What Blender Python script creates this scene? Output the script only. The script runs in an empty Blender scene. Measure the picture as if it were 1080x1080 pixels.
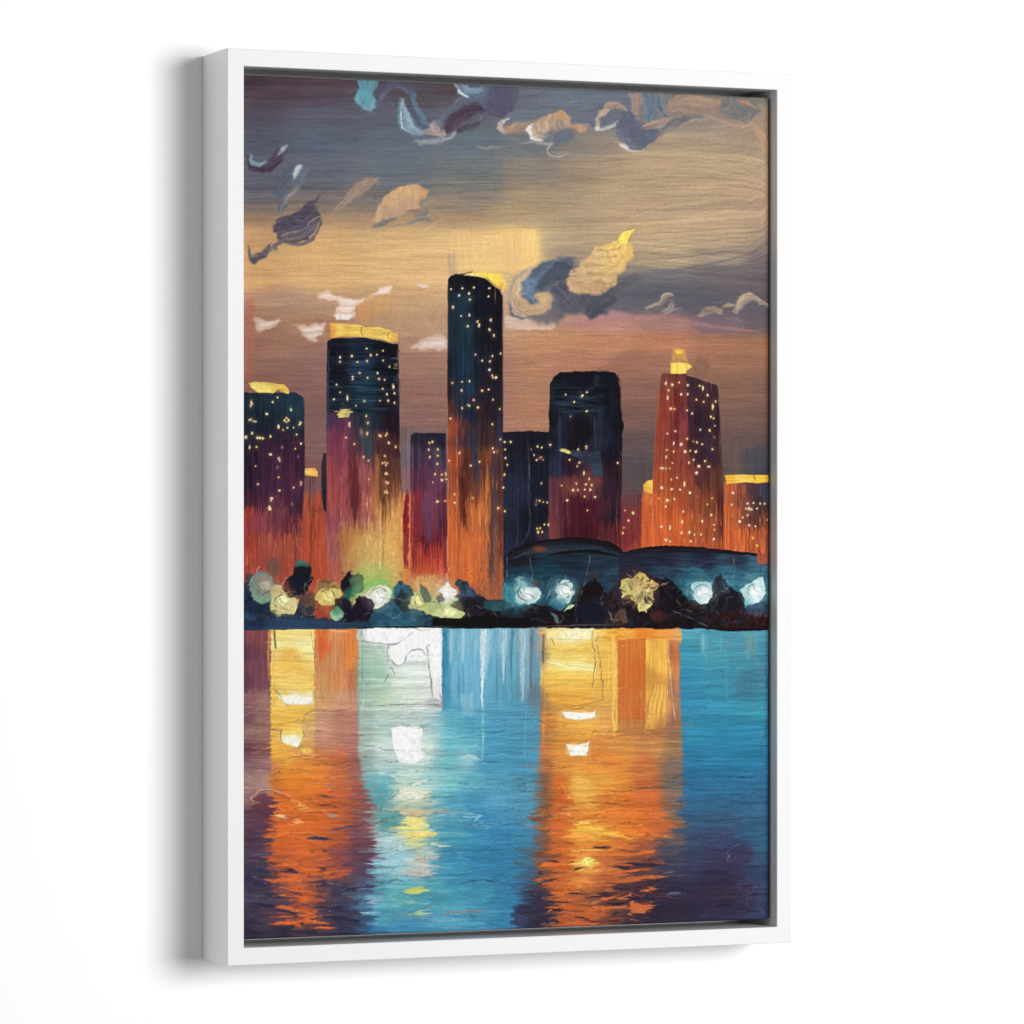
import numpy as np
# ---------------------------------------------------------------- the painting
# The flat picture on the canvas is painted here stroke by stroke into a colour
# sheet and a paint-thickness sheet; both become attributes / relief of the canvas mesh.
S = 2.0
X0, Y0, X1, Y1 = 246, 72, 822, 1002
NW, NH = int((X1-X0)*S), int((Y1-Y0)*S)
_gx = (X0+(np.arange(NW)+.5)/S).astype(np.float32)
_gy = (Y0+(np.arange(NH)+.5)/S).astype(np.float32)
GX, GY = np.meshgrid(_gx, _gy)
P = np.zeros((NH, NW, 3), np.float32)        # display-referred colour 0..1
Hh = np.zeros((NH, NW), np.float32)          # paint thickness, millimetres
rng = np.random.RandomState(7)
_TAB = rng.rand(512, 512).astype(np.float32)*2-1

def nz(u, v, seed=0):
    u = u+seed*37.31; v = v+seed*91.7
    iu = np.floor(u); iv = np.floor(v)
    fu = (u-iu); fv = (v-iv); fu = fu*fu*(3-2*fu); fv = fv*fv*(3-2*fv)
    a = iu.astype(np.int64) % 512; b = iv.astype(np.int64) % 512
    a1 = (a+1) % 512; b1 = (b+1) % 512
    return ((_TAB[b, a]*(1-fu)+_TAB[b, a1]*fu)*(1-fv)+(_TAB[b1, a]*(1-fu)+_TAB[b1, a1]*fu)*fv).astype(np.float32)

def fbm(u, v, seed=0, n=3):
    r = 0; a = 1.0; t = 0
    for i in range(n):
        r = r+a*nz(u*2**i, v*2**i, seed+i*5); t += a; a *= .55
    return r/t

def sst(a, b, x):
    t = np.clip((x-a)/(b-a), 0, 1); return t*t*(3-2*t)

def C(c): return np.array(c, np.float32)/255.

def field(pts, sl, ax=1.0, ay=1.0, k=18.0, step=4):
    """smooth colour field through control points (x, y, r, g, b) over slice sl"""
    gx = GX[sl][::step, ::step]; gy = GY[sl][::step, ::step]
    pts = np.array(pts, np.float32)
    num = np.zeros(gx.shape+(3,), np.float32); den = np.zeros(gx.shape, np.float32)
    d2 = [((gx-p[0])*ax)**2+((gy-p[1])*ay)**2 for p in pts]
    dm = np.min(d2, axis=0)
    for p, d in zip(pts, d2):
        w = 1/(d+k)**2.2
        num += w[..., None]*p[2:5]; den += w
    f = num/den[..., None]/255.
    h, w_ = GX[sl].shape
    yi = np.clip(np.arange(h)/step, 0, f.shape[0]-1.001); xi = np.clip(np.arange(w_)/step, 0, f.shape[1]-1.001)
    y0 = yi.astype(int); x0 = xi.astype(int); fy = (yi-y0)[:, None, None]; fx = (xi-x0)[None, :, None]
    y1 = np.minimum(y0+1, f.shape[0]-1); x1 = np.minimum(x0+1, f.shape[1]-1)
    r = (f[y0][:, x0]*(1-fx)+f[y0][:, x1]*fx)*(1-fy)+(f[y1][:, x0]*(1-fx)+f[y1][:, x1]*fx)*fy
    return r.astype(np.float32)

def box(x0, y0, x1, y1):
    a = max(0, int((x0-X0)*S)); b = min(NW, int((x1-X0)*S)+2)
    c = max(0, int((y0-Y0)*S)); d = min(NH, int((y1-Y0)*S)+2)
    return (slice(c, max(c, d)), slice(a, max(a, b)))

def polymask(pts, sl, soft=.6, warp=.6, seed=0, wscale=7.):
    x = GX[sl]; y = GY[sl]
    if warp:
        wx = warp*fbm(x/wscale, y/wscale, seed+11); wy = warp*fbm(x/wscale, y/wscale, seed+23)
        x = x+wx; y = y+wy
    dmin = np.full(x.shape, 1e9, np.float32); ins = np.zeros(x.shape, bool)
    n = len(pts)
    for i in range(n):
        ax, ay = pts[i]; bx, by = pts[(i+1) % n]
        ex, ey = bx-ax, by-ay; L = ex*ex+ey*ey+1e-9
        t = np.clip(((x-ax)*ex+(y-ay)*ey)/L, 0, 1)
        dmin = np.minimum(dmin, (x-ax-t*ex)**2+(y-ay-t*ey)**2)
        if ay != by:
            c = ((ay > y) != (by > y)) & (x < (bx-ax)*(y-ay)/(by-ay)+ax)
            ins ^= c
    d = np.sqrt(dmin)*np.where(ins, 1, -1)
    return np.clip(d/soft+.5, 0, 1).astype(np.float32), d

def put(sl, m, col, h=None):
    m3 = m[..., None]
    P[sl] = P[sl]*(1-m3)+col*m3
    if h is not None: Hh[sl] = Hh[sl]*(1-m)+h*m

def poly(pts, col, a=1., soft=.6, warp=.6, seed=0, dirn='v', amp=.06, h=.12, hb=.10, rim=.0, wscale=7., cell=(1.1, 40.)):
    xs = [p[0] for p in pts]; ys = [p[1] for p in pts]; pad = soft+warp+2
    sl = box(min(xs)-pad, min(ys)-pad, max(xs)+pad, max(ys)+pad)
    if GX[sl].size == 0: return
    m, d = polymask(pts, sl, soft, warp, seed, wscale)
    x = GX[sl]; y = GY[sl]
    if callable(col): c = col(sl)
    elif isinstance(col, list): c = field(col, sl, k=10, step=2)
    else: c = np.broadcast_to(C(col), x.shape+(3,))
    wob = fbm(x/45, y/110, seed+3)*1.5+.35*fbm(x/3, y/14, seed+6)
    if dirn == 'v': n = .6*nz((x+wob)/cell[0], y/cell[1], seed)+.4*nz((x+wob)/(cell[0]*.55), y/(cell[1]*.4), seed+1)
    elif dirn == 'h': n = .6*nz(x/cell[1], (y+wob)/cell[0], seed)+.4*nz(x/(cell[1]*.4), (y+wob)/(cell[0]*.55), seed+1)
    else: n = fbm(x/4, y/4, seed)
    c = c*(1+amp*2*n[..., None])+amp*.25*n[..., None]
    hh = h+hb*n
    if rim: hh = hh+rim*np.exp(-((d-1.0)/.8)**2)
    put(sl, m*a, c, hh)

def spline(pts, n=None):
    p = np.array(pts, float)
    if len(p) == 2:
        L = np.hypot(*(p[1]-p[0])); n = n or max(3, int(L*1.5))
        t = np.linspace(0, 1, n)[:, None]; return p[0]*(1-t)+p[1]*t, t[:, 0]
    q = np.vstack([2*p[0]-p[1], p, 2*p[-1]-p[-2]])
    out = []; tt = []
    m = len(p)-1
    for i in range(m):
        a, b, c, d = q[i:i+4]
        k = max(3, int(np.hypot(*(c-b))*1.5))
        t = np.linspace(0, 1, k, endpoint=(i == m-1))[:, None]
        out.append(.5*((2*b)+(-a+c)*t+(2*a-5*b+4*c-d)*t*t+(-a+3*b-3*c+d)*t**3)); tt.append((i+t[:, 0])/m)
    return np.vstack(out), np.concatenate(tt)

def stroke(pts, w, col, col2=None, a=1., amp=.10, soft=.7, rag=.35, tail=.12, seed=0, h=.25, hb=.15, rim=.12, nb=None, cmid=None):
    """one loaded brush stroke: w = full width (or list), col/col2 = colours of the two sides (or list along)"""
    q, t = spline(pts)
    w = np.atleast_1d(np.array(w, float))/2
    wl = np.interp(t, np.linspace(0, 1, len(w)), w) if len(w) > 1 else np.full(len(t), w[0])
    pad = wl.max()+2
    sl = box(q[:, 0].min()-pad, q[:, 1].min()-pad, q[:, 0].max()+pad, q[:, 1].max()+pad)
    x = GX[sl]; y = GY[sl]
    if x.size == 0: return
    wv = min(1.5, .22*wl.max()+.15)
    x, y = x+wv*fbm(x/4.5, y/4.5, seed+31, 2), y+wv*fbm(x/4.5, y/4.5, seed+47, 2)
    best = np.full(x.shape, 1e9, np.float32); bi = np.zeros(x.shape, np.int32)
    for i in range(len(q)):
        d = (x-q[i, 0])**2+(y-q[i, 1])**2
        k = d < best; best[k] = d[k]; bi[k] = i
    tg = np.gradient(q, axis=0); tg /= np.hypot(tg[:, 0], tg[:, 1])[:, None]+1e-9
    dx = x-q[bi, 0]; dy = y-q[bi, 1]
    sd = (dx*(-tg[bi, 1])+dy*tg[bi, 0])          # signed distance across
    al = dx*tg[bi, 0]+dy*tg[bi, 1]
    W = np.maximum(wl[bi], .25).astype(np.float32)
    s = t[bi].astype(np.float32)
    L = len(q)/1.5
    dist = np.sqrt(best)
    tn = sd/W
    nb = nb or max(2.0, wl.max()*1.1)
    b = .6*nz(tn*nb, s*L/18., seed+2)+.4*nz(tn*nb*2.1, s*L/9., seed+5)
    e = dist/W+rag*.35*nz(tn*3, s*L/6., seed+9)
    m = np.clip((1-e)*W/soft+.3, 0, 1)
    if tail: # dry, ragged ends
        endd = np.minimum(s, 1-s)/tail
        m *= np.clip(endd*1.6+.55+b*.9, 0, 1)
    c1 = np.array(col, np.float32)/255.
    if c1.ndim == 2:
        c = np.stack([np.interp(s, np.linspace(0, 1, len(c1)), c1[:, k]) for k in range(3)], -1)
    else: c = np.broadcast_to(c1, x.shape+(3,))
    if col2 is not None:
        k = sst(-.7, .7, tn+b*.35)[..., None]; c = c*(1-k)+C(col2)*k
    if cmid is not None:
        k = np.exp(-((tn+b*.2)/.35)**2)[..., None]; c = c*(1-k)+C(cmid)*k
    c = c*(1+amp*2*b[..., None])+amp*.2*b[..., None]
    hh = h+hb*b+rim*np.exp(-((np.abs(tn)-.85)/.12)**2)
    m = (m*a).astype(np.float32)
    put(sl, m, c.astype(np.float32), Hh[sl]*.4+hh.astype(np.float32))

def line(pts, w=.8, col=(30, 25, 30), a=.8, wob=.8, hi=None, seed=0, h=-.2):
    """thin scratch or crack through the paint"""
    q, t = spline(pts); 
    q = q+np.stack([nz(t*len(q)/5, t*0+1, seed), nz(t*len(q)/5, t*0+9, seed+4)], -1)*wob
    sl = box(q[:, 0].min()-3, q[:, 1].min()-3, q[:, 0].max()+3, q[:, 1].max()+3)
    x = GX[sl]; y = GY[sl]
    if x.size == 0: return
    best = np.full(x.shape, 1e9, np.float32); bi = np.zeros(x.shape, np.int32)
    for i in range(len(q)):
        d = (x-q[i, 0])**2+(y-q[i, 1])**2
        k = d < best; best[k] = d[k]; bi[k] = i
    s = bi/len(q)
    var = .65+.5*nz(s*len(q)/7, s*0, seed+8)
    m = np.clip(w/2*(.7+.4*var)-np.sqrt(best)+.5, 0, 1)*a*np.clip(var, 0, 1)*np.clip(np.minimum(s, 1-s)*12+.25, 0, 1)
    P[sl] = P[sl]*(1-m[..., None])+C(col)*m[..., None]
    Hh[sl] += m*h
    if hi is not None:
        line(list(zip(q[::6, 0]+.9, q[::6, 1]+.9)) if len(q) > 12 else [(a_+.9, b_+.9) for a_, b_ in pts], w*.8, hi, a*.7, 0, None, seed+1, .15)

def dabs(n, rect, ln, wd, samp=(10, 3), ang=0., angj=.12, jit=.05, a=.7, seed=0, h=.12, mask=None, bias=None, curve=.1):
    """many small strokes, each loaded with the colour already lying near by"""
    r = np.random.RandomState(seed)
    x0, y0, x1, y1 = rect
    for i in range(n):
        x = r.uniform(x0, x1); y = r.uniform(y0, y1)
        if mask is not None and not mask(x, y): continue
        sx = np.clip(x+r.normal(0, samp[0]), max(X0+1, x0), min(X1-1, x1)); sy = np.clip(y+r.normal(0, samp[1]), max(y0, Y0+1), min(y1, Y1-1))
        c = P[min(NH-1, max(0, int((sy-Y0)*S))), min(NW-1, max(0, int((sx-X0)*S)))]*255
        c = np.clip(c*(1+r.normal(0, jit))+r.normal(0, jit*60, 3)*.3, 0, 255)
        if bias is not None and r.rand() < bias[0]: c = np.array(bias[1+r.randint(len(bias)-1)])
        l = r.uniform(*ln)/2; w = r.uniform(*wd); an = ang+r.normal(0, angj)
        ca, sa = np.cos(an), np.sin(an); k = r.normal(0, curve)*l
        y = min(max(y, y0+l*abs(sa)), max(y0+l*abs(sa), y1-l*abs(sa)))
        stroke([(x-l*ca, y-l*sa), (x-k*sa, y+k*ca), (x+l*ca, y+l*sa)], [w*.3, w, w*.2], c, a=a*r.uniform(.6, 1), amp=.05, seed=i % 97, h=h, hb=.08, rim=.06, tail=.25)

def dot(x, y, r=1.25, col=(248, 222, 172), ry=None, seed=0, a=1.):
    ry = ry or r
    sl = box(x-r*2-2, y-ry*2-2, x+r*2+2, y+ry*2+2)
    gx = GX[sl]; gy = GY[sl]
    if gx.size == 0: return
    e = np.sqrt(((gx-x)/r)**2+((gy-y)/ry)**2)+.30*nz(gx/1.1, gy/1.1, seed)
    m = np.clip((1.05-e)*1.7, 0, 1)*a
    halo = np.exp(-(e/2.3)**2)*.16*a
    P[sl] = P[sl]*(1-halo[..., None])+C((190, 120, 70))*halo[..., None]
    k = np.exp(-(e/.4)**2)[..., None]*.25*((seed*7) % 3 == 0)
    P[sl] = P[sl]*(1-m[..., None])+(C(col)*(1-k)+C((120, 80, 60))*k)*m[..., None]
    Hh[sl] += m*.35

def blob(x, y, rx, ry, col, col2=None, a=1., ang=0., soft=1., rag=.2, seed=0, amp=.08, h=.3, power=2.):
    R = max(rx, ry)*1.5+3
    sl = box(x-R, y-R, x+R, y+R); gx = GX[sl]; gy = GY[sl]
    if gx.size == 0: return
    ca, sa = np.cos(ang), np.sin(ang)
    u = ((gx-x)*ca+(gy-y)*sa)/rx; v = (-(gx-x)*sa+(gy-y)*ca)/ry
    e = (np.abs(u)**power+np.abs(v)**power)**(1/power)+rag*fbm(gx/5, gy/5, seed)
    m = np.clip((1-e)*min(rx, ry)/soft+.5, 0, 1)*a
    n = fbm(gx/3, gy/3, seed+4)
    c = np.broadcast_to(C(col), gx.shape+(3,))
    if col2 is not None:
        k = sst(-1, 1, v+.3*n)[..., None]; c = c*(1-k)+C(col2)*k
    c = c*(1+amp*2*n[..., None])
    put(sl, m.astype(np.float32), c.astype(np.float32), h+.12*n+.15*np.exp(-((e-.88)/.08)**2))

def streakify(sl, amp, cell, dirn='h', seed=0, yy=None, hamp=.1, mask=1.):
    x = GX[sl]; y = GY[sl] if yy is None else yy
    if dirn == 'h':
        n = .5*nz(x/cell[1], y/cell[0], seed)+.3*nz(x/(cell[1]*.5), y/(cell[0]*.5), seed+1)+.35*nz(x/(cell[1]*2), y/(cell[0]*2.2), seed+2)
    else:
        n = .5*nz(x/cell[0], y/cell[1], seed)+.3*nz(x/(cell[0]*.5), y/(cell[1]*.5), seed+1)+.35*nz(x/(cell[0]*2.2), y/(cell[1]*2), seed+2)
    n = n*mask
    P[sl] = P[sl]*(1+amp*n[..., None]*2)+amp*.2*n[..., None]
    Hh[sl] += n*hamp

def smear(x0, y0, x1, y1, ax, ay, cx, cy, seed=0, feather=6., mask=None):
    """drag the wet paint: every point takes its colour from a little way off"""
    sl = box(x0, y0, x1, y1); x = GX[sl]; y = GY[sl]
    m = sst(x0, x0+feather, x)*sst(x1, x1-feather, x)*sst(y0, y0+feather, y)*sst(y1, y1-feather, y)
    if mask is not None: m = m*mask(x, y)
    n1 = .65*nz(x/cx, y/cy, seed)+.35*nz(x/cx*2.3, y/cy*2.3, seed+1)
    n2 = .65*nz(x/cx, y/cy, seed+5)+.35*nz(x/cx*2.3, y/cy*2.3, seed+6)
    u = np.clip((x+ax*n1*m-X0)*S-.5, 0, NW-1.01); v = np.clip((y+ay*n2*m-Y0)*S-.5, 0, NH-1.01)
    iu = u.astype(int); iv = v.astype(int); fu = (u-iu)[..., None]; fv = (v-iv)[..., None]
    for A in (P, Hh[..., None]):
        A[sl] = (A[iv, iu]*(1-fu)+A[iv, iu+1]*fu)*(1-fv)+(A[iv+1, iu]*(1-fu)+A[iv+1, iu+1]*fu)*fv

def soften(x0, y0, x1, y1, n=3, a=.7, feather=8.):
    sl = box(x0, y0, x1, y1); x = GX[sl]; y = GY[sl]
    m = (sst(x0, x0+feather, x)*sst(x1, x1-feather, x)*sst(y0, y0+feather, y)*sst(y1, y1-feather, y)*a*np.clip(.75+.6*nz(x/14, y/9, 61), 0, 1))[..., None]
    B = P[sl].copy()
    for i in range(n):
        T = B.copy(); T[:, 1:-1] = (B[:, :-2]+2*B[:, 1:-1]+B[:, 2:])/4; B = T
        if i % 2 == 0: T = B.copy(); T[1:-1] = (B[:-2]+2*B[1:-1]+B[2:])/4; B = T
    P[sl] = P[sl]*(1-m)+B*m

def crisp(amount=.6):
    def blur(A):
        B = A.copy(); B[1:-1] = (A[:-2]+2*A[1:-1]+A[2:])/4; C_ = B.copy(); C_[:, 1:-1] = (B[:, :-2]+2*B[:, 1:-1]+B[:, 2:])/4
        return C_
    b = blur(blur(blur(P)))
    P[...] = P+(P-b)*amount

ALL = (slice(0, NH), slice(0, NW))

# ================================================================ SKY
def paint_sky():
    sk = """262 88 72 58 68;300 88 84 66 76;350 88 88 70 78;400 88 88 76 88;440 90 82 74 86;475 90 82 70 74;530 92 92 90 108;560 95 105 110 124;600 95 108 118 130;640 100 106 116 130;700 95 122 122 124;760 98 135 125 115;808 100 130 124 116
270 100 84 68 78;350 102 86 76 88;450 102 84 76 84;500 105 90 82 90
262 120 84 78 92;340 122 92 92 108;400 120 94 96 110;470 122 96 98 112;560 122 108 116 128;640 122 106 112 126;720 122 140 130 120;780 122 150 135 122;808 122 168 140 118
262 150 88 90 106;340 150 92 100 118;420 150 98 108 122;500 150 100 112 122;560 150 112 116 120;620 150 138 128 118;700 150 155 140 122;780 150 158 140 122
262 180 94 94 108;340 180 100 104 118;420 180 104 112 122;500 180 112 116 118;560 180 138 128 116;620 180 160 140 118;700 180 165 145 120;780 180 168 148 122
262 195 96 98 110;340 195 104 106 114;420 195 110 114 120;500 195 124 122 118
262 208 106 102 108;340 208 122 112 110;400 208 120 114 114;500 208 142 130 116;560 205 165 142 115;640 205 172 150 122;720 205 172 150 122;790 205 172 148 122
262 220 126 110 102;330 220 136 118 106;400 220 138 122 110;480 220 150 132 112;262 232 160 126 98;330 232 172 136 102;400 232 176 142 108;480 232 182 148 110;262 241 186 142 98;340 241 196 152 104;420 241 196 156 108;540 226 182 154 114;620 226 174 150 122;720 226 172 150 124;805 226 165 142 122
262 250 190 144 95;340 250 204 158 100;420 250 204 162 106;480 250 208 168 110;540 250 222 180 110;590 250 178 154 120;700 250 180 156 122;770 250 172 150 120;808 252 146 128 115
262 275 196 150 94;340 275 206 160 100;430 275 212 170 110;520 275 222 182 108;560 275 222 182 110;590 272 160 140 118;700 272 172 152 120;770 268 150 136 120;808 275 112 100 104
262 298 196 146 92;340 298 204 158 102;430 300 206 162 106;460 300 208 164 112;545 300 205 170 118;700 293 118 112 114;760 292 112 102 104;808 300 104 92 98
262 318 176 132 102;300 320 168 130 108;340 320 178 138 108;430 320 196 152 108;550 320 190 152 122;660 318 100 98 108;740 320 92 90 100;808 320 98 90 98;700 308 92 92 102
268 345 165 112 90;330 345 180 130 98;430 345 192 146 110;460 345 188 142 110;540 345 194 150 118;590 348 186 136 106;640 342 188 132 122;700 344 166 120 112;760 344 122 102 112;808 344 106 92 100
268 362 160 108 90;300 362 165 118 96;450 362 178 132 112;560 362 184 132 102;640 362 184 126 100;700 360 178 118 94;760 362 162 110 90;808 364 158 108 88
280 382 154 108 94;330 382 148 106 96;440 382 164 118 100;560 382 172 122 100;610 382 168 116 100;670 382 150 104 94;780 382 148 104 90
268 405 140 92 80;330 410 138 96 88;440 410 150 106 92;550 410 165 118 98;670 410 132 94 90;780 410 130 96 88;808 410 120 92 86
330 440 130 94 88;440 440 140 102 92;550 440 168 120 100;670 440 115 86 84;780 440 115 88 85;808 440 108 84 82
335 470 132 96 92;430 465 118 96 100;670 470 96 78 80;780 470 102 82 80;808 475 90 76 80
335 500 130 84 84;428 490 116 96 106;670 500 86 70 74;780 495 96 82 76;808 495 72 72 82
670 520 96 72 74;665 540 104 52 52;670 575 130 50 50;430 540 200 112 64;428 600 205 120 70;335 540 170 74 50;335 600 178 74 50"""
    pts = [tuple(float(v) for v in e.split()) for l in sk.split('\n') for e in l.split(';') if e.strip()]
    sl = box(X0, Y0, X1, 670)
    x = GX[sl]; y = GY[sl]
    P[sl] = field(pts, sl, ax=.55, ay=1.25, k=30)
    # brush direction: level on the left, sweeping curves at the right
    R = sst(560, 700, x)*sst(100, 150, y)*(1-sst(300, 345, y))
    bend = R*(-14*np.exp(-((x-740)/60)**2)*sst(270, 150, y)+.00*(x)+18*sst(700, 640, x)*sst(240, 210, y)*0)
    ang = R*((x-700)*-.10*sst(215, 280, y)+(x-640)*.09*sst(240, 150, y)) + sst(785, 815, x)*sst(110, 200, y)*(1-sst(250, 300, y))*14
    yy = y+ang+.9*fbm(x/120, y/60, 3)+.35*nz(x/9, y/3, 8)
    streakify(sl, .020, (1.6, 60.), 'h', 1, yy, .05)
    streakify(sl, .018, (5.0, 110.), 'h', 4, yy, .03)
    streakify(sl, .028, (.8, 24.), 'h', 9, yy, .06)
    streakify(sl, .030, (.55, 12.), 'h', 17, yy, .05)
    # stronger bundled streaks where dark and pale bands meet
    k = np.exp(-((y-205)/16)**2)*(x < 520)+np.exp(-((y-100)/16)**2)*(x < 520)*.8+np.exp(-((y-268)/16)**2)*sst(620, 700, x)
    streakify(sl, .085, (1.5, 70.), 'h', 14, yy, .1, k)
    # tonal patches
    dabs(420, (258, 85, 812, 400), (18, 60), (2, 5), samp=(30, 5), a=.42, jit=.03, seed=3, h=.06, angj=.05)
    dabs(260, (258, 350, 812, 480), (14, 46), (1.5, 3.5), samp=(24, 5), a=.42, jit=.035, seed=4, h=.06, angj=.05)
    # swept pale and dark furrows at the right
    r = np.random.RandomState(5)
    for i in range(46):
        y0 = r.uniform(140, 292); a_ = r.uniform(.15, .42)
        x0 = r.uniform(600, 700); x1 = x0+r.uniform(60, 150)
        k = (y0-215)/80.
        rise = -k*12
        pale = (200, 172, 136) if y0 < 262 else (150, 140, 130)
        c = pale if r.rand() < .5 else ((140, 122, 108) if y0 < 255 else (92, 94, 104))
        stroke([(x0, y0), ((x0+x1)/2, y0+rise*.3), (x1, y0+rise+(2 if k < 0 else -4))], [.6, r.uniform(.9, 2.2), .5], c, a=a_, h=.2, hb=.12, rim=.1, seed=i)
    for (a_, p, w, c) in [
        (.55, [(640, 292), (700, 287), (760, 276), (800, 264), (812, 252)], 3.0, (98, 102, 112)),
        (.5, [(650, 286), (710, 281), (770, 268), (812, 240)], 1.6, (182, 160, 130)),
        (.5, [(668, 296), (720, 293), (780, 283), (812, 275)], 3.5, (104, 104, 112)),
        (.45, [(660, 277), (720, 270), (780, 258), (806, 245), (813, 230)], 1.3, (205, 172, 130)),
        (.5, [(656, 237), (668, 226), (700, 216), (745, 210), (790, 210)], 1.0, (128, 112, 100)),
        (.5, [(654, 240), (668, 229), (702, 219), (750, 214)], 1.2, (205, 180, 142)),
        (.5, [(690, 170), (730, 168), (770, 176), (800, 190), (812, 200)], 1.2, (200, 172, 138)),
        (.5, [(686, 156), (730, 158), (775, 172), (812, 196)], 1.0, (122, 108, 100)),
        (.5, [(690, 196), (740, 200), (790, 197), (812, 203)], 1.0, (130, 112, 98)),
        (.55, [(798, 142), (806, 156), (811, 166)], 5.0, (188, 148, 116)),
        (.4, [(806, 175), (809, 200), (806, 225), (800, 245)], 5.0, (180, 140, 112))]:
        stroke(p, [w*.4, w, w*.5], c, a=a_, seed=int(p[0][0]), tail=.2)
    for i in range(60):
        u = i/59.; y0 = 150+u*128+r.normal(0, 2); x0 = r.uniform(612, 700); w_ = r.uniform(1.2, 4.2)
        bow = 12*(1-u)-10*u
        yr = y0+(9*(1-u) if u < .45 else -12*u)+r.normal(0, 2)
        c = [(206, 180, 140), (150, 130, 110), (188, 160, 126), (216, 186, 142), (132, 118, 106)][r.randint(5)] if y0 < 250 else [(186, 168, 140), (112, 110, 114), (150, 140, 130), (92, 96, 106)][r.randint(4)]
        stroke([(x0, y0+bow*.25), (x0+45, y0-abs(bow)*.12), (765, (y0+yr)/2-2), (800, yr), (813, yr+(8 if u < .45 else -10))], [.5, w_, w_, w_*.8, .5], c, a=r.uniform(.14, .32), h=.3, hb=.2, rim=.12, seed=i+300, amp=.06, tail=.2)
    # blue-grey bank behind the tower and to the right
    P0 = [(560, 300), (600, 312), (640, 316), (700, 322), (812, 340), (812, 318), (760, 300), (690, 296), (640, 300)]
    poly(P0, (96, 94, 104), a=.30, soft=14, warp=5, dirn='h', amp=.04, wscale=20)
    # warm glow block above the tall tower
    poly([(470, 244), (566, 242), (570, 283), (540, 288), (470, 292)], [(480, 250, 216, 176, 110), (560, 250, 230, 186, 108), (566, 280, 226, 182, 108), (480, 290, 214, 176, 116), (530, 265, 226, 184, 112)], a=0., soft=3.5, warp=2, dirn='v', amp=.03)
    poly([(480, 246), (566, 246), (568, 286), (480, 288)], (226, 184, 116), a=.5, soft=14, warp=4, dirn='v', amp=.02)
    poly([(528, 244), (567, 242), (570, 283), (545, 287), (530, 280)], [(540, 250, 228, 184, 112), (565, 250, 236, 194, 112), (565, 280, 232, 188, 110), (535, 280, 222, 178, 114)], a=.8, soft=4, warp=2.5, dirn='v', amp=.025)
    poly([(472, 268), (480, 266), (482, 290), (473, 292)], (168, 138, 118), a=.5, soft=3, warp=1)
    for i in range(26):
        x0 = r.uniform(476, 566); y0 = r.uniform(244, 262)
        stroke([(x0, y0), (x0+r.normal(0, 1), y0+r.uniform(10, 26))], r.uniform(.6, 1.6), (238, 200, 138) if r.rand() < .6 else (200, 160, 108), a=.25, seed=i)
    # pink band
    stroke([(590, 344), (620, 340), (660, 335), (700, 336), (750, 344), (800, 350)], [10, 16, 9, 5, 4, 2], (186, 132, 134), col2=(186, 128, 116), a=.75, soft=4, seed=3, amp=.03)
    stroke([(600, 330), (616, 326), (640, 330), (660, 332)], [6, 12, 10, 4], (184, 134, 140), a=.7, soft=3, seed=5, amp=.03)


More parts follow.
